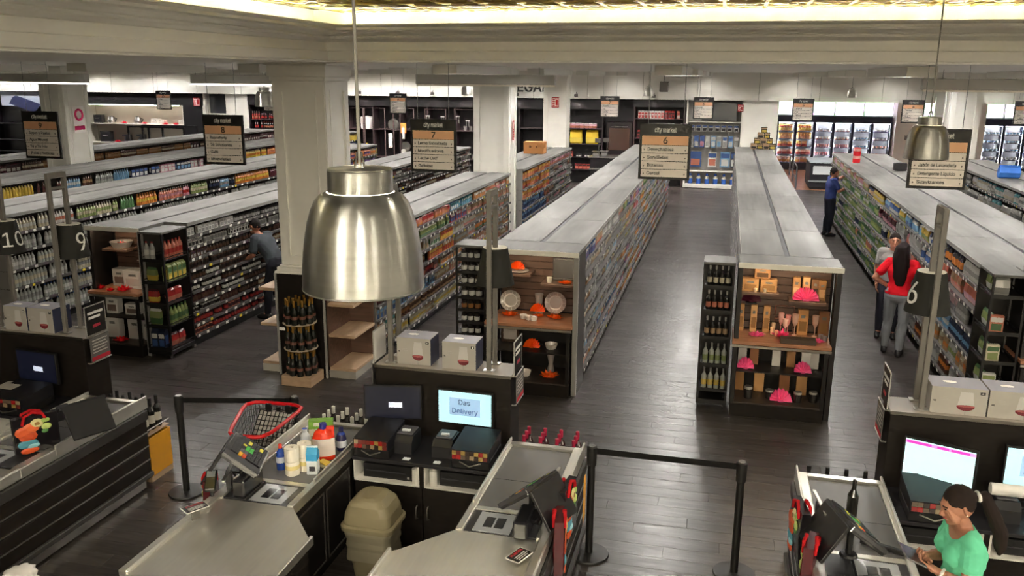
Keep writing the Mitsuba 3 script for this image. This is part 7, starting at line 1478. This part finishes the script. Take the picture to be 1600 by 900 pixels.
for i, (x, z, w, h, cc) in enumerate(((-12.2, 1.72, .22, .4, '#d97a3a'), (-12.2, 1.5, .1, .5, '#b8b5ae'), (-12.75, 1.15, .16, .55, '#b9b7b2'), (-12.2, .8, .2, .3, '#8f8d88'))): item('kitchen_tool_pack', MB().box(-w / 2, w / 2, -.03, .03, 0, h, cc, 0.01).box(-w / 4, w / 4, -.035, -.03, h * .1, h * .5, '#e2ded6'), x, Y0 - 0.06, z, 'packaged kitchen tool on the dark kitchenware wall, ' + ('orange one', 'tall pale one', 'long silver one', 'lowest one')[i], 'tool')
item('white_canister', MB().lathe([(0.001, 0), (.26, 0), (.27, .36), (.28, .37), (.28, .42), (.24, .46), (.1, .48), (0.001, .5)], '#ded6d2', 20), -13.85, Y0 + 0.3, 1.86, 'big white canister in the left niche of the kitchenware wall', 'canister')
for i, x in enumerate((-14.15, -13.85, -13.55)): item('yellow_bottle', MB().lathe([(0.001, 0), (.11, 0), (.11, .3, '#d8c23a'), (.05, .42), (.04, .52, '#2a2725'), (0.001, .52)], '#b99a2a', 12), x, Y0 + 0.2, 0.78, 'yellow bottle in the lowest left niche of the kitchenware wall, ' + seq[i], 'bottle')
for i in range(14): item('drinking_glass', cup(.06, .16, '#6f6b6a'), -9.85 + (i % 7) * .11, Y0 + 0.12 + .3 * (i // 7), 1.861 if i % 2 else 0.781, 'clear drinking glass on the right niche of the kitchenware wall', 'glass', 'vc_gloss', group='glasses on the right niche of the kitchenware wall')
for i, (x, z) in enumerate(((-10.0, 2.4), (-11.2, 2.4), (-10.6, 2.38), (-9.6, 2.25))): item('ladle_set', MB().tube([[-.08, 0, 0], [.08, 0, 0]], .02, '#c9c7c4', 6).tube([[-.05, 0, 0], [-.05, 0, -.25]], .012, '#8a8886', 5).tube([[.05, 0, 0], [.05, 0, -.25]], .012, '#8a8886', 5), x, Y0 - .05, z, 'small hanging utensil pair high on the kitchenware wall, ' + seq[i], 'utensil')
# dark shelf between the rear columns
kk = opensheving('d', -8.7, -6.5, 0, 3.12, (0.9, 2.02), '#1c191a', 'dark empty wall shelf between the two rear columns', header=2.72, uprights=3, backc='#0f0d0e')
# plates and pink packages
kk = opensheving('p', -6.4, -4.45, 0, 3.12, (0.55, 1.0, 1.48, 2.05), '#1d1819', 'dark wall shelf with pink packs and yellow bags right of the far column', header=2.74, uprights=2, backc='#120f10')
stock(None, 'x', -6.3, -4.5, 0, Y0 + .02, 0, 2.05, 0.66, [S('food_pouch', 'pink', 'salmon', 'white')], 431, 'pink and yellow wall shelf', 0, blk=(4, 4.1))
for i, x in enumerate((-6.0, -5.45, -4.85)): item('yellow_bag', pillow(.46, .2, .5, c('#d8b62a'), c('#e6cf5a'), c('#c9a01f')), x, Y0 + .22, 1.48, 'yellow bag on the wall shelf right of the far column, ' + seq[i], 'bag')
stock(None, 'x', -6.3, -4.5, 2, Y0 + .02, 0, 1.0, 0.4, [S('tea_box', 'black', 'white', 'dark'), S('small_box', 'red', 'salmon', 'dark')], 432, 'pink and yellow wall shelf', 2, blk=(.8, .9)); stock(None, 'x', -6.3, -4.5, 3, Y0 + .02, 0, 0.55, 0.38, [S('tea_box', 'black', 'white', 'dark'), S('small_box', 'red', 'salmon', 'dark')], 433, 'pink and yellow wall shelf', 3, blk=(.8, .9))
# black service counter
k = thing('service_counter', 'black service counter with oven in the middle of the back wall', 'counter')
part(k, 'base', MB().box(-4.6, -3.3, 30.2, 31.2, 0, 1.15, '#121012', 0.01), 'vc_satin'); part(k, 'top', MB().box(-4.65, -3.25, 30.15, 31.25, 1.15, 1.19, '#8f8d8a', 0.006), 'vc_metal'); part(k, 'lower_rail', MB().box(-4.62, -3.28, 30.14, 30.17, 0.75, 0.8, '#8f8d8a'), 'vc_metal')
k = thing('wall_oven', 'dark brown oven cabinet behind the black service counter', 'oven')
part(k, 'body', MB().box(-4.25, -3.35, Y0 - 0.2, Y0 + .6, 0, 2.3, '#181313', 0.01), 'vc_satin'); part(k, 'door', MB().box(-4.18, -3.42, Y0 - .23, Y0 - .2, 1.3, 2.1, '#3a2a22', 0.01), 'vc_gloss'); part(k, 'handle', MB().tube([[-4.1, Y0 - .26, 2.15], [-3.5, Y0 - .26, 2.15]], .015, '#8f8d8a', 6), 'vc_metal')
for i, x in enumerate((-4.45, -4.2)): item('metal_scale', MB().box(-.11, .11, -.1, .1, 0, .1, '#8f8d8b', .01).box(-.14, .14, -.13, .13, .14, .16, '#b9b7b4', .004).tube([[.08, .08, .1], [.08, .08, .5]], .014, '#8a8886', 6).box(-.06, .14, .05, .1, .45, .6, '#6d6b6a', .01), x, 30.6 + .3 * i, 1.19, 'steel counter scale on the black service counter, ' + seq[i], 'scale', 'vc_metal')
# red packs shelf
kk = opensheving('r', -3.3, -1.5, 0, 3.12, (0.5, 1.1, 1.75, 2.45), '#2b2122', 'dark wall shelf of red and white packs left of the packet rack', header=2.86, uprights=2, backc='#130f10')
for i, z in enumerate((1.1, 1.75, 2.45)): stock(None, 'x', -3.2, -1.6, 2 - i, Y0 + .02, 0, z, 0.42, [S('drink_carton', 'salmon', 'white', 'red'), S('drink_carton', 'white', 'red', 'red'), S('drink_carton', 'red', 'wine', 'dark')], 440 + i, 'red pack wall shelf', 2 - i, blk=(.4, .6))
# white packet rack at the end of aisle 6
k = opensheving('w', -1.42, 0.5, 0, 3.12, (0.12, 0.62, 2.38), WS, 'white rack of hanging packets at the end of aisle 6', uprights=2, backc='#8f8c88', depth=0.7)
part(k, 'window', MB().box(-0.9, 0.3, Y0 + 0.02, Y0 + 0.06, 2.42, 3.05, '#2a2d30'), 'vc_gloss', label='dark glass panel above the shelf'); part(k, 'front_rail', MB().box(-1.42, .5, Y0 - .12, Y0 + .02, 0.02, 0.16, '#cfccc4', .006), 'vc_satin')
def packet(x, z, w, h, b, a, cp, label):
    m = boxy(w, 0.04, h, COL[b], COL[a], COL[cp]); item('hanging_packet', m, x, Y0 + 0.25, z, label, 'packet', group='hanging packets on the white rack')
r = random.Random(12)
for i in range(8): packet(-1.22 + i * .22, 2.02, .17, .24, 'white', 'dark', 'blue', 'white packet with dark goods on the top row of the white rack')
for i in range(9): packet(-1.25 + i * .2, 1.45, .16, .42, ('silver', 'blue', 'blue', 'white', 'sky', 'silver', 'white', 'sky', 'grey')[i], ('grey', 'white', 'pink', 'silver', 'white', 'sky', 'grey', 'white', 'silver')[i], ('grey', 'blue', 'blue', 'white', 'white', 'grey', 'blue', 'blue', 'white')[i], 'packet on the second row of the white rack, ' + ['first', 'second', 'third', 'fourth', 'fifth', 'sixth', 'seventh', 'eighth', 'ninth'][i] + ' from the left')
for i, (x, w, b, a) in enumerate(((-1.05, .42, 'blue', 'salmon'), (-.45, .3, 'white', 'salmon'), (0.0, .34, 'sky', 'white'), (.3, .2, 'navy', 'white'))): packet(x, 0.75, w, .55, b, a, 'blue', 'large packet with food picture low on the white rack, ' + seq[i])
for i in range(6): item('blue_bottle', MB().lathe([(0.001, 0), (.08, 0), (.085, .2, '#d5d0c0'), (.05, .3), (.04, .38, '#2a5a9a'), (0.001, .38)], '#2a4f95', 10), -1.2 + i * .3, Y0 + .25, 0.125, 'blue-capped bottle on the lowest shelf of the white rack', 'bottle', group='blue bottles on the lowest shelf of the white rack')
single('no_smoking_sign', red_sign(None, None, .2, .24).move(TR(.42, Y0 - .06, 2.75)), 'vc_satin', 'small red sign at the right of the dark glass panel above the white rack', 'sign')
single('loudspeaker', MB().box(-2.28, -2.0, 29.9, 30.1, 3.43, 3.77, '#57534e', .01).tube([[-2.14, 30, 3.77], [-2.14, 30, ZS]], .01, '#57534e', 5), 'vc_satin', 'grey square loudspeaker hanging above sign 6', 'loudspeaker')
# pyramid of packs on the pink-display gondola
n = 0
for lv, cnt in enumerate((4, 3, 2, 1)):
    for i in range(cnt):
        n += 1; item('stacked_pack', boxy(.17, .2, .16, COL['black' if (lv + i) % 2 else 'tan'], COL['yellow' if (lv + i) % 2 else 'dark'], COL['tan']), 0.80 + .09 * lv + i * .18, 26.9, 1.861 + lv * .161, 'black and yellow pack in the pyramid on the far gondola top, ' + ('bottom', 'second', 'third', 'top')[lv] + ' layer', 'pack', group=('bottom', 'second', 'third', 'top')[lv] + ' layer of the pack pyramid')
single('cardboard_box', MB().box(-.28, .28, -.2, .2, 0, .32, '#b07a4a', .004).box(-.12, -.06, -.202, -.2, .16, .22, '#6a4428').box(.06, .1, -.202, -.2, .16, .22, '#6a4428').box(.1, .34, -.22, -.16, .18, .26, '#9c6a3e'), 'vc_matte', 'brown cardboard box on the gondola top between the rear columns', 'box', M=TR(-5.1, 23.4, 1.8605))
item('steel_lid', MB().lathe([(0.001, .12), (.06, .11), (.13, .05), (.14, 0), (0.001, 0)], '#9a9896', 16), -5.1, 23.9, 1.861, 'shiny dome behind the brown cardboard box', 'lid', 'vc_metal')
for i in range(2): item('red_pack', MB().lathe([(0.001, 0), (.09, 0), (.09, .1, '#e8a8a0'), (.09, .17), (.09, .18), (0.001, .19)], '#c8202a', 14), 3.22, 23.3, 1.861 + i * .19, 'red round pack on the right gondola beside the reaching man, ' + ('lower', 'upper')[i], 'pack')
item('blue_bag', pillow(.42, .25, .28, c('#2f66b8'), c('#3f7acc'), c('#28529a')), 5.95, 20.6, 1.861, 'blue plastic bag on the far right gondola top', 'bag'); item('cream_box', MB().box(-.22, .22, -.15, .15, 0, .2, '#d8c9a0', .006), 6.35, 19.9, 1.861, 'cream box beside the blue bag on the far right gondola top', 'box')
item('dark_case', MB().box(-.14, .14, -.1, .1, 0, .18, '#1b1a1c', .02), 3.95, 21.6, 1.861, 'small dark case on the right gondola top below sign 5', 'case')
# items on the leftmost gondolas
for i, (x, y) in enumerate(((-15.9, 17.0), (-16.6, 17.3))): item('white_hamper', MB().box(-.3, .3, -.2, .2, 0, .3, '#d9d4cd', .01).box(-.2, .05, -.205, -.2, .06, .22, '#8e2440').lathe([(0.001, 0), (.12, 0), (.14, .2), (0.001, .22)], '#6a3a34', 10, (.42, 0, 0)), x - 1.2, y - .4, 1.861, 'white and wine-red pack on the leftmost gondola top, ' + ('right', 'left')[i], 'pack')
# dark wall and white pottery at the far left
kk = opensheving('q', -31.5, -26.8, 0, 3.12, (0.55, 1.05, 1.75), '#1a1a1c', 'dark shelf of white pottery at the far left edge', header=2.75, uprights=3, backc='#26262a')
for i in range(20): item('white_cup', cup(.11, .17, '#d8d5d0'), -29.4 + (i % 10) * .24, Y0 + .1 + .22 * (i // 10), 1.05 if i % 3 else 0.55, 'white cup on the dark pottery shelf at the far left', 'cup', group='white cups on the dark pottery shelf')
single('wall_poster', MB().box(-30.8, -28.6, Y0 - .06, Y0 - .04, 2.5, 3.1, '#a9b2c6').add(hull([[-30.4 + .8 * t, Y0 - .065, 2.6 + .35 * math.sin(3.1 * t) * (1 if e else .1)] for t in np.linspace(0, 2, 9) for e in (0, 1)] + [[-30.4, Y0 - .06, 2.6], [-28.8, Y0 - .06, 2.6]]), '#1b2140'), 'vc_satin', 'dark blue and white poster at the far left edge', 'poster')
# scallops of light on the dark headers come from small downlights
for i, x in enumerate((-13.85, -12.3, -10.9, -9.6, -7.6, -5.4, -2.6)):
    k = thing('wall_downlight', 'small downlight before the dark back shelves, ' + ['first', 'second', 'third', 'fourth', 'fifth', 'sixth', 'seventh'][i] + ' from the left', 'ceiling light', 'downlights before the back shelves')
    part(k, 'can', MB().lathe([(.06, 0), (.065, 0), (.065, .1), (.06, .1), (.06, 0)], '#3a3634', 12, (x, Y0 - .36, 3.2)), 'vc_satin'); part(k, 'stem', MB().tube([[x, Y0 - .36, 3.3], [x, Y0 - .26, 3.36]], .01, '#3a3634', 5), 'vc_satin')
    scene[k + '_spot'] = {'type': 'spot', 'to_world': T().look_at(origin=[x, Y0 - .36, 3.19], target=[x, Y0 + .05, 2.0], up=[0, 1, 0]), 'intensity': {'type': 'rgb', 'value': [16.0, 12.5, 11.0]}, 'cutoff_angle': 42.0, 'beam_width': 30.0}

# ------------------------------------------------------------------ refrigerator hall on the right
YR = 39.8
struct('floor_2', MB().box(1.75, 12.0, 32.6, YR, 0.0002, 0.003, '#8a5a40'), 'red_wood', label='brown wooden floor before the refrigerators')
struct('trim_8', MB().box(6.82, 7.66, YR - .6, YB, 0, ZS, '#cfcbc6').box(9.5, 10.2, YR - .6, YB, 0, ZS, '#cfcbc6'), 'white_paint', label='pale pillars between the refrigerators')
struct('trim_9', MB().box(1.72, XR, YR + .1, YR + .2, 3.1, ZS, '#d2cfca').box(1.72, XR, YR + .65, YR + .75, 2.3, 3.1, '#d2cfca'), 'white_paint', label='white wall above the backlit panes')
def lightbox(x0, x1, n, label):
    for i in range(n):
        a, b = x0 + (x1 - x0) * i / n, x0 + (x1 - x0) * (i + 1) / n
        w = struct('window_%d' % (10 + len([q for q in scene if q.startswith('window_1')])), MB().box(a + .02, b - .02, YR + .12, YR + .14, 2.34, 3.06, '#ffffff'), 'vc_glow', label=f'backlit white pane above the refrigerators, {label}', emit=(0.9, 0.95, 1.02))
        part(w, 'frame', MB().tube([[a + .02, YR + .1, 2.34], [b - .02, YR + .1, 2.34], [b - .02, YR + .1, 3.06], [a + .02, YR + .1, 3.06]], .022, '#6d6f78', 4, closed=True), 'vc_satin')
lightbox(2.1, 6.8, 4, 'left hall'); lightbox(7.66, 9.5, 2, 'middle'); lightbox(10.25, 14.2, 5, 'right hall')
def fridge(x0, x1, pal, label, wh):
    k = thing('display_refrigerator', label, 'refrigerator'); F = '#141829'
    part(k, 'carcass', MB().box(x0, x1, YR + .5, YR + .56, .12, 2.05, '#c9ccd4').box(x0, x0 + .03, YR, YR + .56, .12, 2.05, F).box(x1 - .03, x1, YR, YR + .56, .12, 2.05, F), 'vc_satin')
    part(k, 'header', MB().box(x0, x1, YR - .04, YR + .56, 2.05, 2.32, F), 'vc_satin', label='dark blue header'); part(k, 'base', MB().box(x0, x1, YR - .03, YR + .56, 0, .3, '#17181f'), 'vc_satin')
    part(k, 'door_frame', MB().tube([[x0 + .03, YR - .02, .3], [x1 - .03, YR - .02, .3], [x1 - .03, YR - .02, 2.05], [x0 + .03, YR - .02, 2.05]], .028, '#23273a', 4, closed=True), 'vc_satin')
    part(k, 'door_pane', MB().raw([[x0 + .03, YR - .02, .3], [x1 - .03, YR - .02, .3], [x1 - .03, YR - .02, 2.05], [x0 + .03, YR - .02, 2.05]], [[0, 1, 2], [0, 2, 3]], '#ffffff'), 'clear_glass')
    zs = [.32, .66, 1.0, 1.34, 1.68]
    for z in zs: part(k, 'shelf', MB().box(x0 + .03, x1 - .03, YR + .05, YR + .5, z - .02, z, '#3a3d4a'), 'vc_satin')
    part(k, 'light_tube', MB().box(x0 + .06, x1 - .06, YR + .012, YR + .02, 2.026, 2.046, '#ffffff').box(x0 + .036, x0 + .05, YR + .01, YR + .02, .35, 2.0, '#ffffff').box(x1 - .05, x1 - .036, YR + .01, YR + .02, .35, 2.0, '#ffffff'), 'vc_glow', emit=(120, 122, 128))
    for i, z in enumerate(zs): stock(None, 'x', x0 + .05, x1 - .02, 4 - i, YR + .06, 0, z + .001, .31, [pal[i]] if isinstance(pal, list) else pal[1], 700 + int(x0 * 10) + i, wh, 4 - i, blk=(4, 4.1))
Sx = S
oj = [Sx('snack_bag', 'salmon', 'orange', 'white'), Sx('snack_bag', 'salmon', 'red', 'white'), Sx('snack_bag', 'orange', 'red', 'white'), Sx('drink_carton', 'orange', 'salmon', 'orange'), Sx('drink_carton', 'orange', 'yellow', 'red')]
pk = [Sx('plastic_tub', 'pink', 'white', 'pink'), Sx('food_can', 'pink', 'red', 'white'), Sx('food_can', 'pink', 'salmon', 'pink'), Sx('plastic_tub', 'salmon', 'cream', 'white'), Sx('plastic_tub', 'salmon', 'white', 'white')]
wt = [Sx('plastic_tub', 'white', 'silver', 'white')] * 2 + [Sx('plastic_tub', 'white', 'sky', 'white')] * 3
mx = [Sx('plastic_tub', 'salmon', 'white', 'purple'), Sx('plastic_tub', 'salmon', 'white', 'red'), Sx('plastic_tub', 'cream', 'salmon', 'white'), Sx('plastic_tub', 'pink', 'white', 'purple'), Sx('plastic_tub', 'purple', 'white', 'white')]
nm = ['first', 'second', 'third', 'fourth', 'fifth', 'sixth']
for i, pal in enumerate((oj, oj, pk, pk, wt, mx)): fridge(2.12 + i * .775, 2.12 + (i + 1) * .775, pal, f'lit refrigerator in the rear right hall, {nm[i]} from the left', f'{nm[i]} lit refrigerator')
for i in range(5): fridge(10.3 + i * .775, 10.3 + (i + 1) * .775, wt, f'lit refrigerator of white tubs at the right edge, {nm[i]} from the left', f'{nm[i]} right-edge refrigerator')
k = thing('chest_freezer', 'dark chest freezer with pale glass top in the rear right hall', 'freezer')
part(k, 'body', MB().box(3.0, 4.1, 32.8, 34.6, .08, .95, '#15161b', .01), 'vc_satin'); part(k, 'rim', MB().box(2.97, 4.13, 32.77, 34.63, .95, 1.0, '#b9c6cc', .01), 'vc_satin', label='pale rim'); part(k, 'front_print', MB().box(3.1, 4.0, 32.785, 32.8, .55, .85, '#d5d9dc'), 'vc_satin'); part(k, 'bumper', MB().box(2.96, 4.14, 32.75, 32.78, .28, .34, '#a9b0b4'), 'vc_metal'); part(k, 'foot_plinth', MB().box(3.05, 4.05, 32.85, 34.55, 0, .08, '#0c0c0e'), 'vc_satin')
k = thing('guard_rail', 'low metal guard rail before the chest freezer', 'rail')
for z in (.35, .8): part(k, 'bar', MB().tube([[2.55, 32.8, z], [2.62, 37.5, z]], .025, '#8a8c90', 6), 'vc_metal')
for y in (32.8, 35.2, 37.5): part(k, 'post', MB().tube([[2.55 + .07 * (y - 32.8) / 4.7, y, 0], [2.55 + .07 * (y - 32.8) / 4.7, y, .82]], .03, '#8a8c90', 6), 'vc_metal')
single('wall_switch', MB().box(7.2, 7.42, YR - .63, YR - .6, 1.42, 1.62, '#77746f', .006), 'vc_satin', 'small grey plate on the pale pillar behind the right pendant', 'plate')
# ------------------------------------------------------------------ hanging aisle signs
def aisle_sign(x, y, num, rows, label, small=False, pre=3.42):
    k = thing('aisle_sign', label, 'sign'); w, z0, z1 = 0.295, pre - 0.645, pre
    part(k, 'board', MB().box(x - w, x + w, y - 0.012, y + 0.015, z0, z1, '#100f10', 0.003), 'vc_satin')
    part(k, 'number_strip', MB().box(x - w + 0.03, x + w - 0.03, y - 0.016, y - 0.0125, z1 - 0.245, z1 - 0.14, '#f2bf93'), 'vc_satin', label='peach number strip')
    t = MB().text('city market', 0.055, [x, y - 0.0125, z1 - 0.098], [1, 0, 0], [0, 0, 1], '#f1efe9', 0.002, center=True, wmax=0.25, bold=True); part(k, 'header_lettering', t, 'vc_satin')
    t = MB().text(num, 0.072, [x, y - 0.0165, z1 - 0.228], [1, 0, 0], [0, 0, 1], '#3a1a10', 0.002, center=True, bold=True); part(k, 'number', t, 'vc_satin')
    n = 4; H = (z1 - 0.25 - z0 - 0.025) / n
    for i in range(n):
        za = z1 - 0.25 - (i + 1) * H
        part(k, 'row_panel', MB().box(x - w + 0.03, x + w - 0.03, y - 0.017, y - 0.0125, za + 0.006, za + H, '#f2eadf', 0.0015), 'vc_satin')
        t = MB()
        if i < len(rows): t.text(rows[i], 0.036, [x - w + 0.095, y - 0.0175, za + 0.032], [1, 0, 0], [0, 0, 1], '#2a2320', 0.0015, bold=True, wmax=0.38)
        for u in (-w + 0.06, w - 0.06): t.box(x + u - 0.007, x + u + 0.007, y - 0.019, y - 0.0172, za + 0.034, za + 0.05, '#6a5f58')
        part(k, 'row_lettering', t, 'vc_satin')
    for s in (-1, 1): part(k, 'wire', MB().tube([[x + s * 0.2, y, z1], [x + s * 0.2, y, ZS]], 0.003, '#8a8a88', 4), 'vc_satin')
AS = [(-0.685, '6', ['Desechables', 'Servilletas', 'Botanas', 'Cereal'], 'hanging aisle sign listing Cereal and Servilletas, over the centre aisle'), (-3.505, '7', ['Leche Saborizada', 'Modificadores', 'Leche UHT', 'Galletas'], 'hanging aisle sign listing Leche UHT, right of the big pendant'),
      (-6.40, '8', ['Repostería', 'Té Infusiones', 'Café', 'Mermeladas'], 'hanging aisle sign listing Café and Mermeladas, left of the near column'), (-9.23, '9', ['Sopas y Pastas', 'Agua Mineral', 'Té y Té Frío', 'Frutas y Verduras'], 'hanging aisle sign listing Agua Mineral, at the far left'),
      (2.24, '5', ['Limpiadores', 'Jabón de Lavandería', 'Detergente Líquido', 'Suavizantes'], 'hanging aisle sign partly hidden behind the right pendant lamp')]
for x, num, rows, l in AS: aisle_sign(x, 10.2, num, rows, l)
for x, num in ((-19.2, '11'), (-15.05, '10'), (-10.48, '9'), (-3.55, '7'), (-0.73, '6'), (2.12, '5'), (5.1, '4'), (8.0, '3')): aisle_sign(x, 27.0, num, ['Aceites', 'Sal', 'Salsas', 'Arroz'], 'small far aisle sign, ' + {'11': 'before the white gift shelves', '10': 'before the red bottle wall', '9': 'before the kitchenware wall', '7': 'left of the near sign over the centre aisle', '6': 'before the white packet rack', '5': 'before the left refrigerators', '4': 'left of the upper right pendant lamp', '3': 'cut by the right edge'}[num], True, 3.34)

# ------------------------------------------------------------------ pendant lamps
def pendant(x, y, z, r, label, ztop, mat='spun_aluminium', lit=3.0, cable=True):
    k = thing('pendant_lamp', label, 'lamp'); s = r / 0.225
    pr = [(0.225, 0), (0.2255, 0.02), (0.2235, 0.07), (0.218, 0.13), (0.210, 0.19), (0.199, 0.245), (0.186, 0.29), (0.170, 0.325), (0.150, 0.347), (0.128, 0.356)]
    n = 64; a = np.arange(n) * 2 * math.pi / n
    def surf(prof):
        P = np.array([[q * s, h * s] for q, h in prof]); v = np.vstack([np.c_[q * np.cos(a) + x, q * np.sin(a) + y, np.full(n, h + z)] for q, h in P])
        i = np.arange(n); j = (i + 1) % n
        uvs = np.vstack([np.c_[np.full(n, h + 0.0), a / 6.2832] for q, h in P])
        return v, uvs, np.vstack([np.c_[i + kk * n, j + kk * n, j + kk * n + n] for kk in range(len(P) - 1)] + [np.c_[i + kk * n, j + kk * n + n, i + kk * n + n] for kk in range(len(P) - 1)])
    def skin(prof, colr):
        v, uvs, f = surf(prof)
        return MB().raw(v, f, colr), uvs
    q, uvs = skin(pr, '#b9b7b0')
    part(k, 'shade', shape(q, mat, uvs), label='spun aluminium bell shade')
    part(k, 'inner_shade', skin([(q - 0.004, h) for q, h in pr], '#e6e2d6')[0], 'vc_satin')
    part(k, 'rim', MB().tube([[x + math.cos(t) * 0.224 * s, y + math.sin(t) * 0.224 * s, z] for t in a[::2]], 0.004 * s, '#b9b7b0', 6, closed=True), mat)
    for nm, prof in (('neck', [(0.119, 0.358), (0.119, 0.435)]), ('neck_cap', [(0.119, 0.435), (0.115, 0.442), (0.02, 0.446)])):
        q, uvs = skin(prof, '#b9b7b0'); part(k, nm, shape(q, mat, uvs))
    part(k, 'bulb', MB().lathe([(0.001, 0.12 * s), (0.04 * s, 0.14 * s), (0.05 * s, 0.18 * s), (0.03 * s, 0.25 * s), (0.02 * s, 0.32 * s)], '#fff0d0', 10, (x, y, z)), 'vc_glow', emit=np.array(WARM) * lit)
    if cable:
        part(k, 'cable', MB().tube([[x, y, z + 0.44 * s], [x - 0.004, y, ztop]], 0.0065 * min(1, s + 0.2), '#8e8b84', 8), 'vc_satin')
        part(k, 'hook', MB().tube([[x - 0.02, y, z + 0.44 * s], [x - 0.008, y, z + 0.50 * s], [x + 0.008, y, z + 0.50 * s], [x + 0.02, y, z + 0.44 * s]], 0.004, '#55524e', 6), 'vc_metal')
pendant(-1.305, 2.96, 3.165, 0.228, 'big spun aluminium pendant lamp left of centre', ZC, lit=30.0)
pendant(1.83, 8.85, 3.215, 0.195, 'aluminium pendant lamp at upper right before the sign', ZC, lit=22.0)
for x, y, z, l in ((-6.95, 23.0, 3.42, 'behind sign 7'), (-2.2, 25.0, 3.40, 'above sign 6'), (3.55, 28.0, 3.36, 'before the white windows'), (-11.9, 21.0, 3.10, 'right of sign 8')):
    pendant(x, y, z, 0.14 if x > -11 else 0.25, 'small far pendant lamp ' + l, ZS, 'spun_aluminium', 12.0)
flush_goods()
